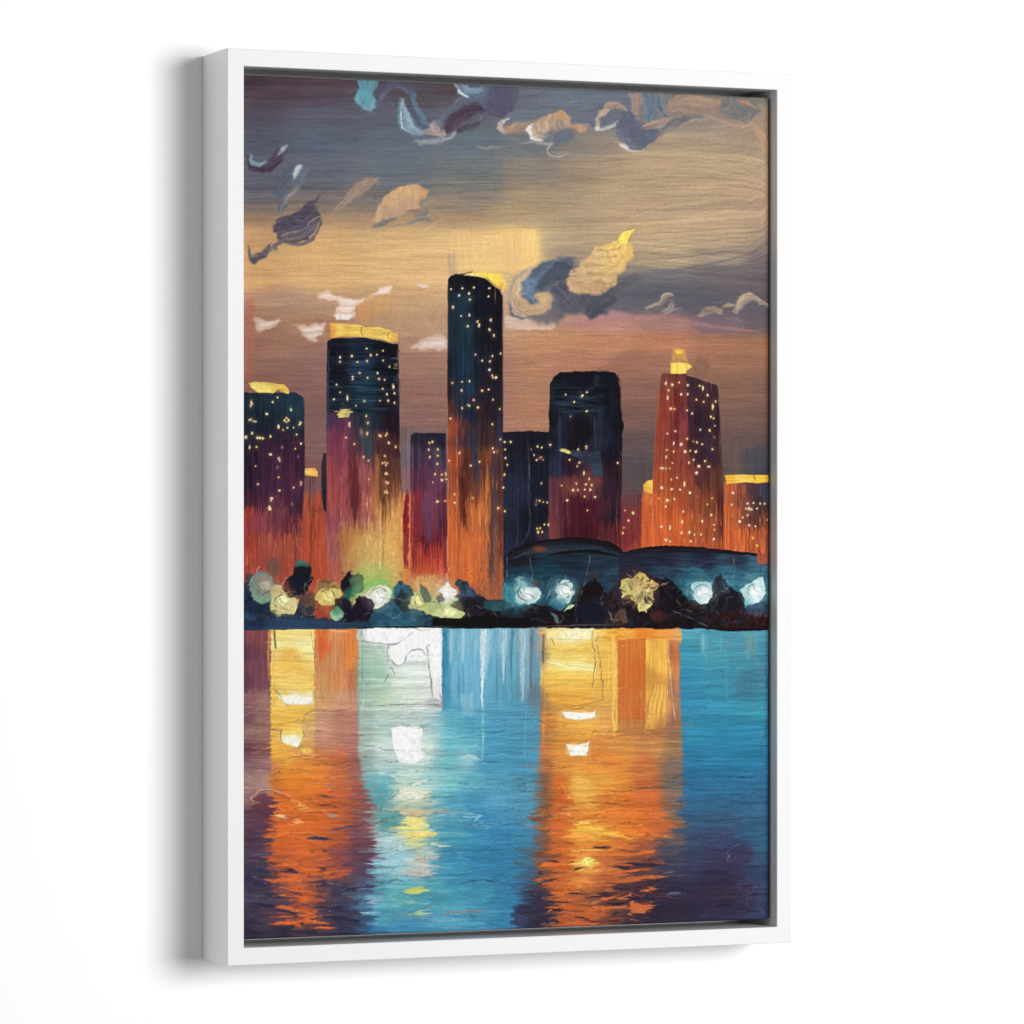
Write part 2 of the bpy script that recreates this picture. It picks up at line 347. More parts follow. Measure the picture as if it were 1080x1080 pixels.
def paint_clouds():
    # --- top left turquoise dab
    poly([(376, 84), (401, 84), (398, 94), (392, 100), (397, 108), (398, 112), (390, 119), (384, 117), (375, 107), (374, 98), (378, 92)],
         [(385, 88, 78, 156, 178), (380, 105, 84, 166, 186), (394, 115, 96, 172, 192), (395, 88, 88, 150, 172)], dirn='v', amp=.07, h=.5, rim=.25, warp=1.5, cell=(1.4, 9.))
    line([(376, 108), (383, 114), (394, 118)], 1., (170, 214, 224), .7)
    stroke([(398, 112), (402, 98), (414, 88), (424, 87), (434, 96), (437, 105)], [6, 10, 11, 12, 8, 2], (86, 84, 106), col2=(96, 100, 122), seed=3)
    line([(399, 108), (405, 96), (412, 90), (420, 88)], 1., (120, 118, 136), .5)
    # --- light blue hook
    stroke([(424, 104), (424, 120), (430, 134), (444, 142)], [4, 14, 15, 4], (142, 178, 196), col2=(96, 132, 158), seed=4, h=.5, rim=.3)
    stroke([(434, 96), (437, 112), (444, 126), (452, 134), (462, 136)], [4, 9, 11, 8, 3], (92, 128, 156), col2=(80, 92, 118), seed=5)
    stroke([(424, 107), (421, 122), (426, 134), (436, 143)], [.8, 2.2, 2, .8], (206, 222, 228), seed=6, h=.6, rim=.2)
    for k in range(6):
        line([(427+k*3, 108+k*2), (428+k*3, 122+k*2), (436+k*3, 134+k*1.5)], .8, (70, 100, 130) if k % 2 else (170, 196, 208), .5, seed=k)
    stroke([(436, 149), (452, 149), (468, 147), (478, 141), (482, 136)], [3, 6, 5, 4, 2], (138, 156, 168), col2=(156, 158, 162), seed=7)
    line([(438, 153), (460, 152), (474, 147), (481, 138)], 1.1, (190, 182, 178), .7)
    stroke([(440, 138), (455, 139), (470, 142)], [3, 7, 8], (150, 158, 164), col2=(166, 150, 140), seed=8)
    blob(462, 135, 9, 8.5, (150, 146, 152), (182, 158, 144), seed=3, ang=.4)
    for k in range(5):
        line([(455+k*3.4, 128), (453+k*3.4, 135), (458+k*3.4, 142)], 1., (200, 170, 152) if k % 2 else (110, 108, 122), .75, seed=k+5)
    # --- grey shaft and plum belly
    stroke([(467, 130), (480, 116), (494, 107), (506, 106)], [14, 15, 16, 9], (98, 106, 122), col2=(84, 86, 104), seed=9, rim=.2)
    stroke([(472, 142), (478, 128), (492, 119), (510, 114), (518, 113)], [6, 15, 15, 6, 2], (76, 62, 76), col2=(88, 74, 88), seed=10)
    stroke([(480, 138), (494, 134), (506, 128)], [4, 8, 3], (80, 68, 82), seed=11)
    line([(490, 137), (500, 131), (512, 119), (516, 114)], 1.2, (132, 136, 150), .7)
    line([(492, 134), (502, 126), (508, 121)], .9, (140, 142, 154), .6)
    line([(471, 143), (478, 140), (483, 137)], .9, (150, 146, 156), .6)
    # --- upper violet-blue fan
    poly([(497, 90), (547, 92), (546, 104), (540, 116), (530, 124), (518, 122), (508, 114), (500, 102)],
         [(505, 94, 92, 98, 124), (530, 98, 86, 84, 108), (543, 100, 92, 92, 112), (520, 116, 88, 82, 104), (500, 100, 96, 108, 132)], dirn='v', amp=.05, warp=1.2, h=.3, rim=.15)
    for k in range(8):
        line([(500+k*4, 95), (508+k*4, 106+k*.7), (520+k*3, 113+k*.6)], .9, (112, 118, 142) if k % 2 else (68, 66, 92), .45, seed=k)
    stroke([(482, 88), (490, 95), (500, 99), (512, 93)], [5, 11, 12, 6], (118, 154, 184), col2=(84, 106, 140), seed=12, rim=.2)
    stroke([(480, 89), (484, 97), (493, 102)], [1.5, 4.5, 2], (226, 234, 236), seed=13, h=.7, rim=.3)
    for k in range(4): line([(488+k*5, 91), (493+k*5, 95), (498+k*4, 98)], .9, (190, 208, 220), .5, seed=k)
    line([(505, 104), (510, 112), (524, 120), (534, 123)], 1.1, (128, 126, 148), .6)
    # --- peach clouds, centre top
    stroke([(532, 138), (545, 135), (560, 133), (578, 130), (590, 126)], [10, 13, 12, 20, 16], (172, 142, 122), col2=(158, 132, 118), seed=14, a=.85)
    stroke([(536, 124), (528, 130), (528, 138), (536, 139), (541, 131)], [2, 5, 5, 4, 2], (196, 178, 170), seed=15)
    blob(536, 136, 5, 4, (184, 140, 116), seed=4)
    poly([(560, 132), (566, 127), (584, 118), (590, 115), (594, 118), (600, 124), (600, 132), (592, 137), (590, 143), (580, 146), (566, 147), (559, 142)],
         [(565, 138, 190, 166, 140), (578, 134, 184, 154, 126), (592, 120, 204, 154, 112), (596, 130, 150, 142, 138), (575, 144, 196, 170, 146), (588, 138, 160, 140, 128)], warp=1.2, amp=.08, dirn='v', h=.45, rim=.3, cell=(1.6, 12.))
    for k in range(7): line([(566+k*4, 126-k*1.2), (564+k*4.2, 134), (570+k*4, 141-k*.6)], .9, (222, 196, 162) if k % 2 else (136, 118, 106), .6, seed=k+1)
    stroke([(562, 130), (558, 137), (562, 145), (572, 148)], [1.5, 5, 5, 2], (238, 232, 228), seed=16, h=.6, rim=.3)
    stroke([(548, 152), (565, 150), (578, 152), (583, 150)], [1, 2.6, 4, 3], (182, 174, 172), seed=17, a=.7)
    stroke([(583, 147), (577, 158), (581, 164), (592, 165), (601, 160)], [1.4, 1.7, 1.7, 1.3, .8], (200, 184, 168), seed=18, a=.8)
    stroke([(582, 160), (592, 161), (600, 157)], [2, 4, 2], (160, 144, 132), seed=19, a=.6)
    stroke([(597, 133), (607, 133), (616, 135)], [3, 5, 9], (170, 142, 124), col2=(194, 146, 112), seed=20)
    blob(613, 135.5, 5, 4.6, (196, 148, 112), seed=6)
    blob(590, 144, 16, 7, (98, 108, 124), a=.8, soft=4, seed=7)
    stroke([(503, 155), (518, 156), (534, 155)], [1.5, 3, 1.2], (168, 152, 142), a=.75, seed=21)
    for k in range(8):
        stroke([(563+k*4.6, 131-k*1.5), (561+k*4.8, 137-k*.8), (566+k*4.2, 144-k*1.2)], [.6, 2.0, .6], [(216, 188, 152), (150, 128, 112), (190, 160, 128)][k % 3], a=.6, seed=k+2, h=.5, rim=.25)
    poly([(588, 118), (594, 116), (601, 125), (600, 132), (595, 128), (590, 124)], (204, 152, 108), a=.8, warp=1.4, wscale=3, soft=1, h=.5, rim=.3)
    # --- blue-grey group right of centre
    blob(634, 124, 14, 13, (104, 110, 128), seed=8, soft=2)
    stroke([(629, 136), (632, 124), (641, 112), (646, 108)], [4, 5, 7, 3], (186, 160, 140), seed=22, h=.5)
    stroke([(640, 112), (650, 111), (661, 116)], [6, 8, 5], (182, 152, 132), col2=(148, 132, 124), seed=23)
    for k in range(5): line([(640+k*4, 110), (642+k*4, 116), (638+k*4, 122)], .9, (216, 188, 156) if k % 2 else (120, 112, 118), .6, seed=k)
    stroke([(628, 137), (640, 135), (652, 130), (657, 124)], [2.5, 4, 3, 1.5], (178, 176, 178), seed=24)
    blob(630, 135, 3, 3, (214, 214, 212), seed=9)
    poly([(655, 120), (664, 116), (672, 120), (678, 130), (690, 134), (698, 140), (690, 150), (678, 157), (664, 159), (656, 152), (650, 142), (652, 130)],
         [(662, 126, 96, 100, 122), (668, 145, 88, 94, 118), (690, 142, 92, 98, 120), (660, 152, 104, 112, 134)], warp=2, amp=.05, h=.3)
    stroke([(655, 152), (664, 159), (676, 159), (686, 152)], [4, 2.6, 1.4, .8], [(230, 228, 226), (190, 180, 170), (160, 148, 138)], seed=25, h=.6, rim=.3)
    for k in range(7):
        stroke([(657+k*4, 126+k*2), (661+k*4.4, 140+k*.5), (668+k*4, 150-k)], [.8, 3, .8], [(104, 112, 134), (80, 86, 110), (116, 120, 138)][k % 3], a=.45, seed=k+7, soft=1.5)
    # vertical shafts
    stroke([(671, 97), (672, 112), (673, 124)], [7, 9, 6], (148, 128, 122), col2=(166, 138, 120), seed=26)
    stroke([(684, 98), (686, 114), (690, 128)], [14, 16, 14], (112, 118, 132), col2=(98, 118, 142), seed=27, rim=.1)
    stroke([(694, 98), (697, 112), (702, 124)], [6, 7, 4], (98, 122, 146), seed=28)
    line([(697, 98), (699, 112), (700, 120)], 1.2, (170, 200, 214), .7); line([(668, 98), (667, 112), (670, 122)], 1, (186, 156, 134), .7)
    line([(676, 98), (679, 114), (684, 126)], 1, (176, 150, 138), .6)
    stroke([(680, 135), (690, 131), (702, 128), (708, 124)], [5, 9, 7, 2], (176, 148, 130), col2=(146, 134, 130), seed=29)
    stroke([(694, 142), (710, 132), (726, 126), (742, 122)], [6, 10, 8, 3], (110, 108, 118), col2=(128, 118, 118), seed=30)
    line([(692, 134), (702, 130), (706, 125)], 1.1, (206, 190, 176), .7)
    stroke([(664, 97), (668, 110), (672, 122)], [3, 4, 2], (176, 152, 138), a=.7, seed=81); stroke([(703, 100), (705, 112), (712, 121)], [8, 7, 3], (128, 128, 134), a=.6, seed=82, soft=2)
    # peach sweep to the right
    stroke([(704, 116), (716, 110), (730, 110), (748, 113), (762, 112)], [4, 20, 24, 22, 10], (172, 142, 120), col2=(152, 132, 118), seed=31, rim=.1, amp=.08)
    for k in range(9): line([(716+k*5, 101), (712+k*5.4, 112), (720+k*5, 121)], 1., (196, 160, 130) if k % 2 else (134, 118, 108), .5, seed=k)
    blob(779, 115, 22, 13, (118, 118, 118), (124, 120, 116), seed=11, soft=3, ang=.1)
    stroke([(776, 106), (786, 108), (797, 114)], [2, 4.5, 2], (192, 142, 116), col2=(176, 148, 118), seed=32, h=.5)
    stroke([(742, 122), (752, 124), (768, 131), (786, 133), (796, 127), (799, 118)], [2, 3, 3, 3, 3, 1], (182, 152, 128), a=.8, seed=33)
    stroke([(794, 130), (802, 142), (810, 156)], [4, 9, 5], (184, 146, 118), a=.6, seed=34)
    stroke([(700, 148), (722, 130), (740, 126), (756, 124)], [1.5, 2.5, 3, 1], (178, 156, 134), a=.7, seed=35)

    dabs(150, (372, 86, 552, 150), (5, 14), (.8, 2.2), samp=(3, 3), ang=.6, angj=.7, jit=.07, a=.5, seed=33, h=.3)
    dabs(170, (556, 98, 812, 160), (5, 16), (.8, 2.2), samp=(3, 3), ang=.2, angj=.6, jit=.06, a=.5, seed=34, h=.3)
    # --- left small dark strokes
    stroke([(263, 166), (266, 175), (276, 178), (286, 176), (300, 166)], [5, 10, 9, 8, 2], (78, 64, 80), col2=(72, 54, 66), seed=36)
    stroke([(265, 164), (266, 171), (274, 174), (282, 170)], [3, 5, 5, 1], (112, 152, 168), seed=37, h=.5)
    line([(264, 162), (265, 171), (273, 175), (281, 169)], 1.2, (172, 206, 212), .8)
    stroke([(286, 172), (294, 162), (302, 156)], [8, 11, 5], (84, 72, 90), seed=38)
    stroke([(294, 163), (298, 157), (302, 154)], [3, 6, 3], (140, 150, 162), seed=39, h=.5)
    line([(297, 158), (302, 153)], 1.3, (208, 216, 218), .8)
    stroke([(292, 208), (300, 192), (308, 180), (312, 174)], [10, 14, 13, 6], (92, 100, 118), seed=40, a=.85)
    stroke([(310, 194), (318, 184), (325, 178)], [10, 14, 5], (106, 116, 132), seed=41)
    stroke([(310, 187), (313, 179), (318, 175)], [3, 8, 4], (188, 196, 200), seed=42, h=.6, rim=.3)
    line([(309, 190), (311, 179), (317, 174)], 1.2, (224, 228, 228), .7)
    stroke([(296, 224), (302, 208), (312, 198), (322, 190)], [8, 10, 7, 2], (104, 110, 124), col2=(120, 122, 128), seed=43)
    stroke([(301, 214), (307, 205), (314, 198)], [2, 3.5, 1.5], (160, 150, 142), seed=44)
    poly([(289, 240), (293, 230), (304, 228), (316, 222), (326, 212), (336, 207), (332, 216), (340, 228), (334, 240), (324, 252), (312, 257), (298, 256), (290, 249)],
         [(295, 245, 80, 72, 84), (310, 235, 78, 72, 86), (325, 225, 86, 80, 94), (330, 245, 88, 82, 92), (312, 254, 104, 92, 90)], warp=1.6, amp=.10, dirn='h', h=.35, rim=.2, cell=(2., 18.))
    stroke([(293, 249), (304, 246), (318, 242), (332, 230), (340, 228)], [1, 2.2, 2, 2, 1], (160, 140, 118), seed=45)
    stroke([(296, 253), (308, 252), (322, 247), (336, 234)], [1, 2, 1.6, 1], (118, 108, 110), seed=46)
    stroke([(304, 238), (318, 233), (330, 222)], [1, 2, 1], (64, 58, 72), seed=47)
    stroke([(300, 256), (314, 258), (326, 254), (337, 240), (340, 230)], [1.5, 3, 4, 4, 2], (98, 90, 98), seed=48)
    for k in range(7):
        stroke([(293+k*2, 236-k*2), (300+k*3.2, 246-k*2.2), (316+k*3, 244-k*4.4), (332+k*.9, 224-k*1.4)], [.8, 2.2, 2.4, .8], [(98, 92, 104), (66, 62, 76), (84, 76, 88)][k % 3], a=.75, seed=k+3, h=.35)
    stroke([(328, 216), (338, 206), (346, 200)], [4, 2, .6], (92, 86, 98), a=.7, seed=3)
    line([(295, 250), (303, 250), (300, 243)], 1., (196, 176, 138), .7)
    stroke([(289, 263), (294, 256), (302, 252)], [5, 6, 2], (100, 92, 98), seed=49)
    poly([(261, 257), (264, 266), (268, 270), (277, 265), (286, 256), (286, 264), (280, 272), (273, 275), (269, 280), (264, 276), (261, 268)], [(265, 270, 80, 78, 90), (275, 270, 72, 72, 84), (283, 262, 88, 86, 92)], warp=1.4, amp=.08, dirn='h', h=.4, rim=.25, seed=5)
    line([(267, 270), (274, 268), (284, 259)], 1., (120, 112, 112), .6)
    stroke([(264, 262), (267, 270), (276, 270)], [1, 2, 1], (160, 134, 110), a=.6, seed=51)

    # --- peach clouds, left centre
    stroke([(354, 222), (364, 212), (376, 200), (388, 192), (400, 189)], [4, 8, 13, 11, 4], (150, 128, 118), col2=(168, 140, 120), seed=52, a=.85)
    line([(370, 208), (378, 198), (390, 190)], 1.3, (196, 164, 128), .6); line([(384, 212), (394, 202), (401, 191)], 1., (190, 160, 128), .5)
    line([(354, 224), (364, 218)], 1.6, (190, 142, 108), .6)
    poly([(394, 226), (398, 216), (408, 206), (420, 197), (432, 194), (441, 194), (452, 201), (448, 209), (443, 211), (443, 219), (430, 222), (424, 228), (408, 232), (396, 236), (390, 232)],
         [(400, 225, 206, 166, 122), (415, 210, 214, 170, 122), (432, 200, 220, 172, 118), (446, 203, 212, 160, 114), (430, 216, 200, 158, 122), (408, 228, 190, 154, 124)], warp=1.0, amp=.06, h=.5, rim=.3)
    for k in range(6): line([(404+k*6, 222-k*1.5), (410+k*6, 208-k*1.5), (420+k*5, 198)], 1., (232, 190, 142) if k % 2 else (180, 140, 110), .5, seed=k)
    stroke([(392, 240), (404, 236), (412, 232), (418, 231)], [2, 6, 4, 2], (130, 124, 122), seed=53)
    stroke([(414, 240), (430, 236), (446, 232), (456, 234)], [1.5, 3, 6, 3], (124, 122, 130), col2=(150, 138, 124), seed=54, a=.8)
    stroke([(438, 226), (446, 226), (450, 222)], [3, 5, 2], (118, 118, 130), seed=55, a=.8)
    stroke([(448, 244), (458, 238), (470, 230)], [3, 5, 2], (206, 166, 122), seed=56, a=.8)
    line([(390, 244), (404, 242), (416, 236)], 1.2, (126, 112, 104), .6)
    stroke([(508, 225), (540, 226), (560, 226)], [1, 2, 1], (140, 128, 118), a=.3, seed=1)

    dabs(120, (264, 150, 345, 280), (5, 14), (.8, 2.2), samp=(3, 3), ang=-.6, angj=.6, jit=.07, a=.5, seed=35, h=.3)
    dabs(90, (390, 190, 460, 245), (5, 14), (.8, 2.0), samp=(3, 3), ang=-.5, angj=.5, jit=.06, a=.5, seed=36, h=.3)
    # --- white torn patches at the horizon
    W_ = (222, 192, 174)
    for k, pp in enumerate([
        [(334, 309), (346, 306), (352, 310), (360, 312), (376, 318), (392, 311), (404, 302), (412, 301), (410, 307), (398, 311), (384, 318), (374, 326), (374, 334), (362, 336), (354, 337), (352, 330), (356, 322), (350, 316), (337, 315)],
        [(267, 334), (280, 340), (294, 336), (297, 338), (286, 346), (276, 350), (268, 346)],
        [(310, 343), (324, 344), (342, 340), (341, 348), (332, 360), (325, 361), (318, 352)],
        [(430, 368), (447, 358), (458, 352), (471, 355), (471, 369), (450, 369)],
        [(436, 299), (452, 300), (451, 304), (444, 303)],
        [(400, 304), (412, 301), (410, 309), (400, 310)]]):
        poly(pp, W_, a=.9, warp=2.6, seed=k, amp=.05, dirn='h', h=.3, rim=.1, wscale=6., soft=2.2)
    for (x0, y0, x1, y1, w) in [(356, 318, 384, 317, 6), (356, 325, 374, 325, 6), (338, 312, 354, 312, 3), (392, 311, 411, 303, 4), (272, 343, 292, 340, 5), (320, 348, 340, 345, 6), (322, 355, 334, 353, 5), (444, 363, 470, 361, 7), (440, 301, 450, 302, 2)]:
        stroke([(x0, y0), ((x0+x1)/2, (y0+y1)/2+.5), (x1, y1)], [w*.5, w, w*.5], (236, 218, 208), a=.8, soft=2, seed=int(x0), h=.35)
    poly([(354, 331), (372, 332), (371, 337), (353, 337)], (240, 228, 224), seed=9)
    poly([(532, 334), (545, 332), (556, 333), (562, 338), (584, 340), (590, 342), (583, 348), (556, 348), (540, 347), (533, 345)], (214, 184, 166), a=.9, warp=1.4, seed=8, amp=.05, dirn='h', h=.3, rim=.1, wscale=5)
    line([(300, 336), (310, 343), (320, 352)], 1.4, (182, 120, 96), .6); line([(290, 340), (302, 345), (318, 356)], 1, (150, 104, 88), .4)
    # tan patches around tower two
    poly([(376, 322), (392, 313), (404, 312), (412, 318), (420, 330), (428, 345), (420, 350), (392, 342), (376, 338)],
         [(385, 330, 204, 142, 88), (400, 322, 204, 152, 96), (420, 335, 190, 150, 108), (400, 340, 184, 142, 108)], a=.8, soft=3, warp=2, seed=3, amp=.04)
    poly([(440, 312), (470, 316), (470, 350), (446, 358), (436, 345)], (192, 152, 116), a=.45, soft=5, warp=2, seed=5, amp=.05)
    for k in range(5): line([(440+k*3, 330), (450+k*2, 345), (456+k*1.5, 352)], 1., (206, 172, 140), .35, seed=k)
    # orange edge at far left
    poly([(256, 316), (268, 314), (270, 340), (269, 400), (256, 402)], [(260, 320, 178, 88, 66), (262, 350, 186, 104, 80), (262, 395, 168, 98, 78)], a=.45, soft=7, warp=2.5)

    # --- the wave-shaped cloud right of the tall tower
    sl = box(530, 262, 690, 352)
    poly([(554, 300), (560, 286), (572, 276), (590, 271), (604, 273), (612, 280), (608, 290), (602, 298), (606, 308), (630, 310), (650, 296), (662, 290), (676, 292), (664, 300), (650, 312), (640, 330), (620, 332), (600, 330), (590, 340), (566, 341), (556, 334)],
         [(565, 290, 92, 108, 126), (580, 278, 98, 108, 122), (600, 278, 84, 92, 106), (590, 300, 74, 78, 92), (600, 320, 88, 88, 100), (575, 338, 116, 108, 112), (640, 318, 80, 84, 96), (570, 310, 88, 110, 134), (660, 300, 96, 94, 104)], warp=3.5, soft=5, amp=.04, seed=4, h=.25, dirn='n', a=.95)
    stroke([(585, 276), (572, 284), (562, 296), (558, 308), (563, 316)], [6, 10, 14, 15, 8], (86, 114, 142), col2=(76, 88, 106), seed=57)
    blob(558, 303, 9, 12, (88, 118, 148), (92, 120, 150), seed=12, soft=3)
    stroke([(604, 286), (590, 284), (578, 292), (570, 306)], [10, 16, 16, 10], (74, 80, 94), col2=(66, 70, 86), a=.8, seed=59, soft=2)
    stroke([(560, 284), (548, 292), (540, 304), (538, 318), (544, 328), (552, 334)], [6, 8, 7, 6, 6, 3], (190, 164, 128), col2=(168, 150, 130), seed=58)
    stroke([(549, 292), (544, 304), (546, 318), (556, 326), (568, 325), (577, 318), (578, 311), (570, 310), (562, 316)], [3, 6, 9, 12, 12, 10, 7, 5, 2], (200, 168, 126), col2=(186, 150, 112), seed=60, h=.45, rim=.2)
    for k in range(4): line([(553-k*2.6, 290), (546-k*2, 305), (549-k*2, 320), (560-k, 330)], .9, (120, 112, 112) if k % 2 else (212, 184, 146), .6, seed=k)
    stroke([(537, 320), (540, 330), (550, 336), (562, 334)], [3, 4, 3, 1], (120, 116, 126), seed=61)
    blob(572, 315, 4.5, 4, (206, 170, 118), seed=13)
    stroke([(586, 302), (594, 312), (600, 322)], [5, 6, 3], (94, 98, 110), col2=(72, 76, 90), seed=62)
    for k in range(5): line([(560+k*5, 338-k), (576+k*5, 334-k), (590+k*3, 330)], .9, (150, 136, 132) if k % 2 else (80, 84, 96), .4, seed=k)
    # --- the flame-like cream cloud
    poly([(599, 300), (603, 290), (614, 276), (624, 266), (636, 258), (648, 256), (656, 250), (666, 258), (668, 264), (664, 272), (656, 282), (648, 294), (640, 306), (628, 311), (612, 309), (601, 307)],
         [(605, 300, 206, 166, 116), (615, 285, 210, 172, 118), (630, 268, 218, 182, 116), (650, 262, 232, 194, 96), (640, 285, 222, 180, 104), (630, 305, 202, 160, 112), (660, 265, 214, 172, 96)], warp=1.2, amp=.05, h=.55, rim=.35, dirn='h', seed=5, cell=(1.8, 16))
    for (bx, by, rx, ry, c_) in [(606, 299, 8, 9, (208, 168, 120)), (618, 303, 9, 7, (206, 164, 116)), (633, 303, 9, 7, (204, 160, 112)), (643, 294, 8, 9, (216, 174, 112)), (652, 280, 7, 9, (226, 184, 108)), (661, 268, 7, 8, (222, 182, 104)), (650, 262, 8, 7, (232, 194, 102)), (634, 268, 9, 8, (220, 184, 122)), (619, 282, 9, 9, (212, 174, 122)), (608, 290, 7, 8, (208, 170, 122))]:
        blob(bx, by, rx, ry, c_, soft=1.4, rag=.3, seed=int(bx), h=.5, amp=.05)
    for k in range(9):
        line([(604+k*3, 300-k*4.6), (622+k*2.6, 297-k*4.2), (642+k*1.5, 300-k*4.8)], 1.3, (240, 212, 160) if k % 2 else (158, 120, 80), .8, seed=k)
    for k in range(10):
        stroke([(603+k*5.4, 303-k*4.4), (612+k*5, 308-k*5.2), (624+k*4.2, 304-k*5.4)], [.6, 3.2, .6], [(226, 188, 134), (196, 154, 106), (236, 200, 120)][k % 3], a=.55, seed=k, h=.6, rim=.3)
    stroke([(612, 309), (628, 311), (640, 305), (648, 293)], [1, 2, 2, 1], (172, 132, 96), a=.7, seed=4)
    stroke([(640, 284), (650, 276), (662, 262)], [5, 7, 3], (236, 196, 104), col2=(214, 168, 96), a=.7, seed=6, h=.6, rim=.3)
    for k in range(6):
        line([(638+k*4.2, 262-k), (640+k*3.5, 272-k*.6), (648+k*2.5, 281-k*1.8)], .9, (250, 222, 140) if k % 2 else (176, 130, 60), .65, seed=k+20)
    poly([(650, 256), (652, 249), (658, 243), (665, 242), (670, 241), (664, 250), (660, 258)], [(655, 250, 248, 220, 84), (664, 244, 240, 208, 90), (658, 256, 250, 222, 96)], warp=.6, h=.8, rim=.4, seed=3)
    line([(651, 258), (653, 249), (660, 243), (669, 241)], 1., (110, 90, 50), .7, .3); line([(662, 257), (664, 250), (669, 242)], 1., (120, 96, 50), .7, .3)
    poly([(618, 332), (618, 324), (626, 316), (640, 312), (654, 304), (664, 298), (650, 316), (640, 326), (630, 336), (622, 337)],
         [(625, 328, 74, 78, 88), (640, 318, 84, 84, 94), (655, 305, 98, 94, 102)], warp=2.5, soft=3, amp=.05, seed=6, h=.3, dirn='n')
    line([(622, 334), (624, 326), (630, 320)], 1., (118, 116, 120), .6)
    dabs(160, (534, 268, 672, 340), (5, 16), (.8, 2.6), samp=(3, 3), ang=-.5, angj=.8, jit=.06, a=.45, seed=37, h=.3)
    # --- small clouds at right
    stroke([(683, 326), (690, 320), (698, 320)], [2, 4, 3], (176, 156, 138), seed=63)
    stroke([(694, 322), (700, 313), (708, 311), (711, 312)], [5, 8, 4, 2], (186, 166, 148), col2=(140, 126, 120), seed=64, h=.5)
    stroke([(698, 329), (706, 326), (708, 318)], [4, 7, 5], (152, 138, 130), seed=65)
    stroke([(702, 327), (712, 326), (720, 325)], [2, 3, 1], (150, 136, 132), seed=66, a=.8)
    stroke([(738, 334), (748, 327), (762, 329)], [3, 8, 4], (176, 150, 128), col2=(160, 140, 130), seed=67, h=.5)
    line([(740, 335), (752, 329), (764, 332)], 1., (210, 184, 156), .6)
    stroke([(761, 324), (768, 322), (776, 322)], [3, 5, 3], (164, 140, 124), seed=68)
    stroke([(777, 327), (783, 317), (792, 313), (802, 318), (812, 323)], [6, 12, 9, 6, 2], (198, 168, 136), col2=(150, 134, 124), seed=69, h=.5)
    line([(780, 325), (788, 317), (798, 318)], 1., (134, 116, 106), .7); line([(778, 320), (786, 313), (796, 312)], 1., (222, 194, 156), .7)
    stroke([(764, 336), (776, 336), (786, 341)], [1, 2.5, 1], (150, 130, 138), seed=70, a=.7)
    for i in range(20):
        rr = np.random.RandomState(i); x0 = rr.uniform(660, 800); y0 = rr.uniform(298, 338)
        stroke([(x0, y0), (x0+12, y0+rr.normal(0, 1.5)), (x0+rr.uniform(18, 34), y0+rr.normal(0, 3))], [1, 3, 1], (90, 90, 102) if rr.rand() < .6 else (118, 108, 110), a=.35, seed=i)
    # faint shadow shapes
    blob(739, 388, 9, 12, (112, 84, 82), a=.4, soft=4, seed=3)
    poly([(664, 476), (672, 474), (682, 480), (690, 480), (690, 516), (664, 516)], (82, 78, 80), a=.45, soft=2.5, warp=1.5)
    poly([(768, 470), (780, 468), (782, 498), (768, 498)], (104, 82, 74), a=.6, soft=2.5, warp=1.5)
    poly([(783, 472), (812, 470), (812, 500), (783, 500)], (66, 70, 82), a=.5, soft=5, warp=2)

# ================================================================ SKYLINE
WIN = (246, 222, 170)
def wins(src, ox, oy, k, r=1.25, col=WIN, seed=0, **kw):
    rr = np.random.RandomState(seed+1)
    for i, e in enumerate(src.split()):
        v = e.split(','); x = ox+float(v[0])*k; y = oy+float(v[1])*k
        c = col; R = r*rr.uniform(.85, 1.15); Ry = R*rr.uniform(.95, 1.35)
        if len(v) > 2:
            if 'd' in v[2]: c = (150, 110, 120); R *= .8
            if 'b' in v[2]: R *= 1.35; Ry *= 1.2
            if 'g' in v[2]: c = (170, 220, 160)
            if 't' in v[2]: Ry *= 1.9
            if 'w' in v[2]: R *= 2.4
            if 'y' in v[2]: c = (252, 190, 70)
            if 'p' in v[2]: c = (224, 140, 130)
        else:
            c = np.clip(np.array(col)+rr.normal(0, 8, 3)+np.array([0, rr.uniform(-28, 8), rr.uniform(-50, 12)]), 0, 255)
        dot(x, y, R, c, Ry, i+seed, kw.get('a', 1))

def vstrokes(n, rect, cols, ln, wd, a, seed):
    r = np.random.RandomState(seed)
    for i in range(n):
        x = r.uniform(rect[0], rect[2]); y = r.uniform(rect[1], rect[3]); l = r.uniform(*ln)
        if y+l > rect[3]+6: l = rect[3]+6-y
        stroke([(x, y), (x+r.normal(0, .6), y+l/2), (x+r.normal(0, .8), y+l)], [r.uniform(*wd)*.5, r.uniform(*wd), r.uniform(*wd)*.3], cols[r.randint(len(cols))], a=a*r.uniform(.5, 1), seed=i, h=.2, hb=.15, rim=.08, tail=.3)

def smear_sky():
    smear(256, 82, 345, 285, 2.8, .8, 9., 6., 201)
    smear(350, 84, 815, 166, 3.0, 1.1, 9.5, 6., 202)
    smear(350, 184, 475, 250, 2.8, .8, 9., 6, 203)
    smear(262, 294, 476, 375, 3.4, .8, 9., 4., 204)
    smear(530, 262, 690, 352, 3.0, 1.4, 10., 7., 205)
    smear(675, 306, 815, 346, 2.4, 1.2, 8., 6., 206)
    for rc in [(256, 80, 345, 285), (350, 84, 815, 166), (350, 184, 475, 250), (262, 294, 476, 375), (530, 262, 690, 352), (675, 306, 815, 346)]:
        soften(*rc, n=9, a=.75)
    # blending strokes over the cloud edges
    for i, rc in enumerate([(360, 88, 560, 155), (560, 98, 812, 160), (258, 150, 345, 280), (350, 190, 465, 246), (532, 268, 690, 342), (264, 298, 472, 370)]):
        A_ = (rc[2]-rc[0])*(rc[3]-rc[1])
        dabs(int(A_/70), rc, (6, 20), (.7, 2.2), samp=(6, 2.2), ang=0, angj=.35, jit=.04, a=.40, seed=210+i, h=.2)

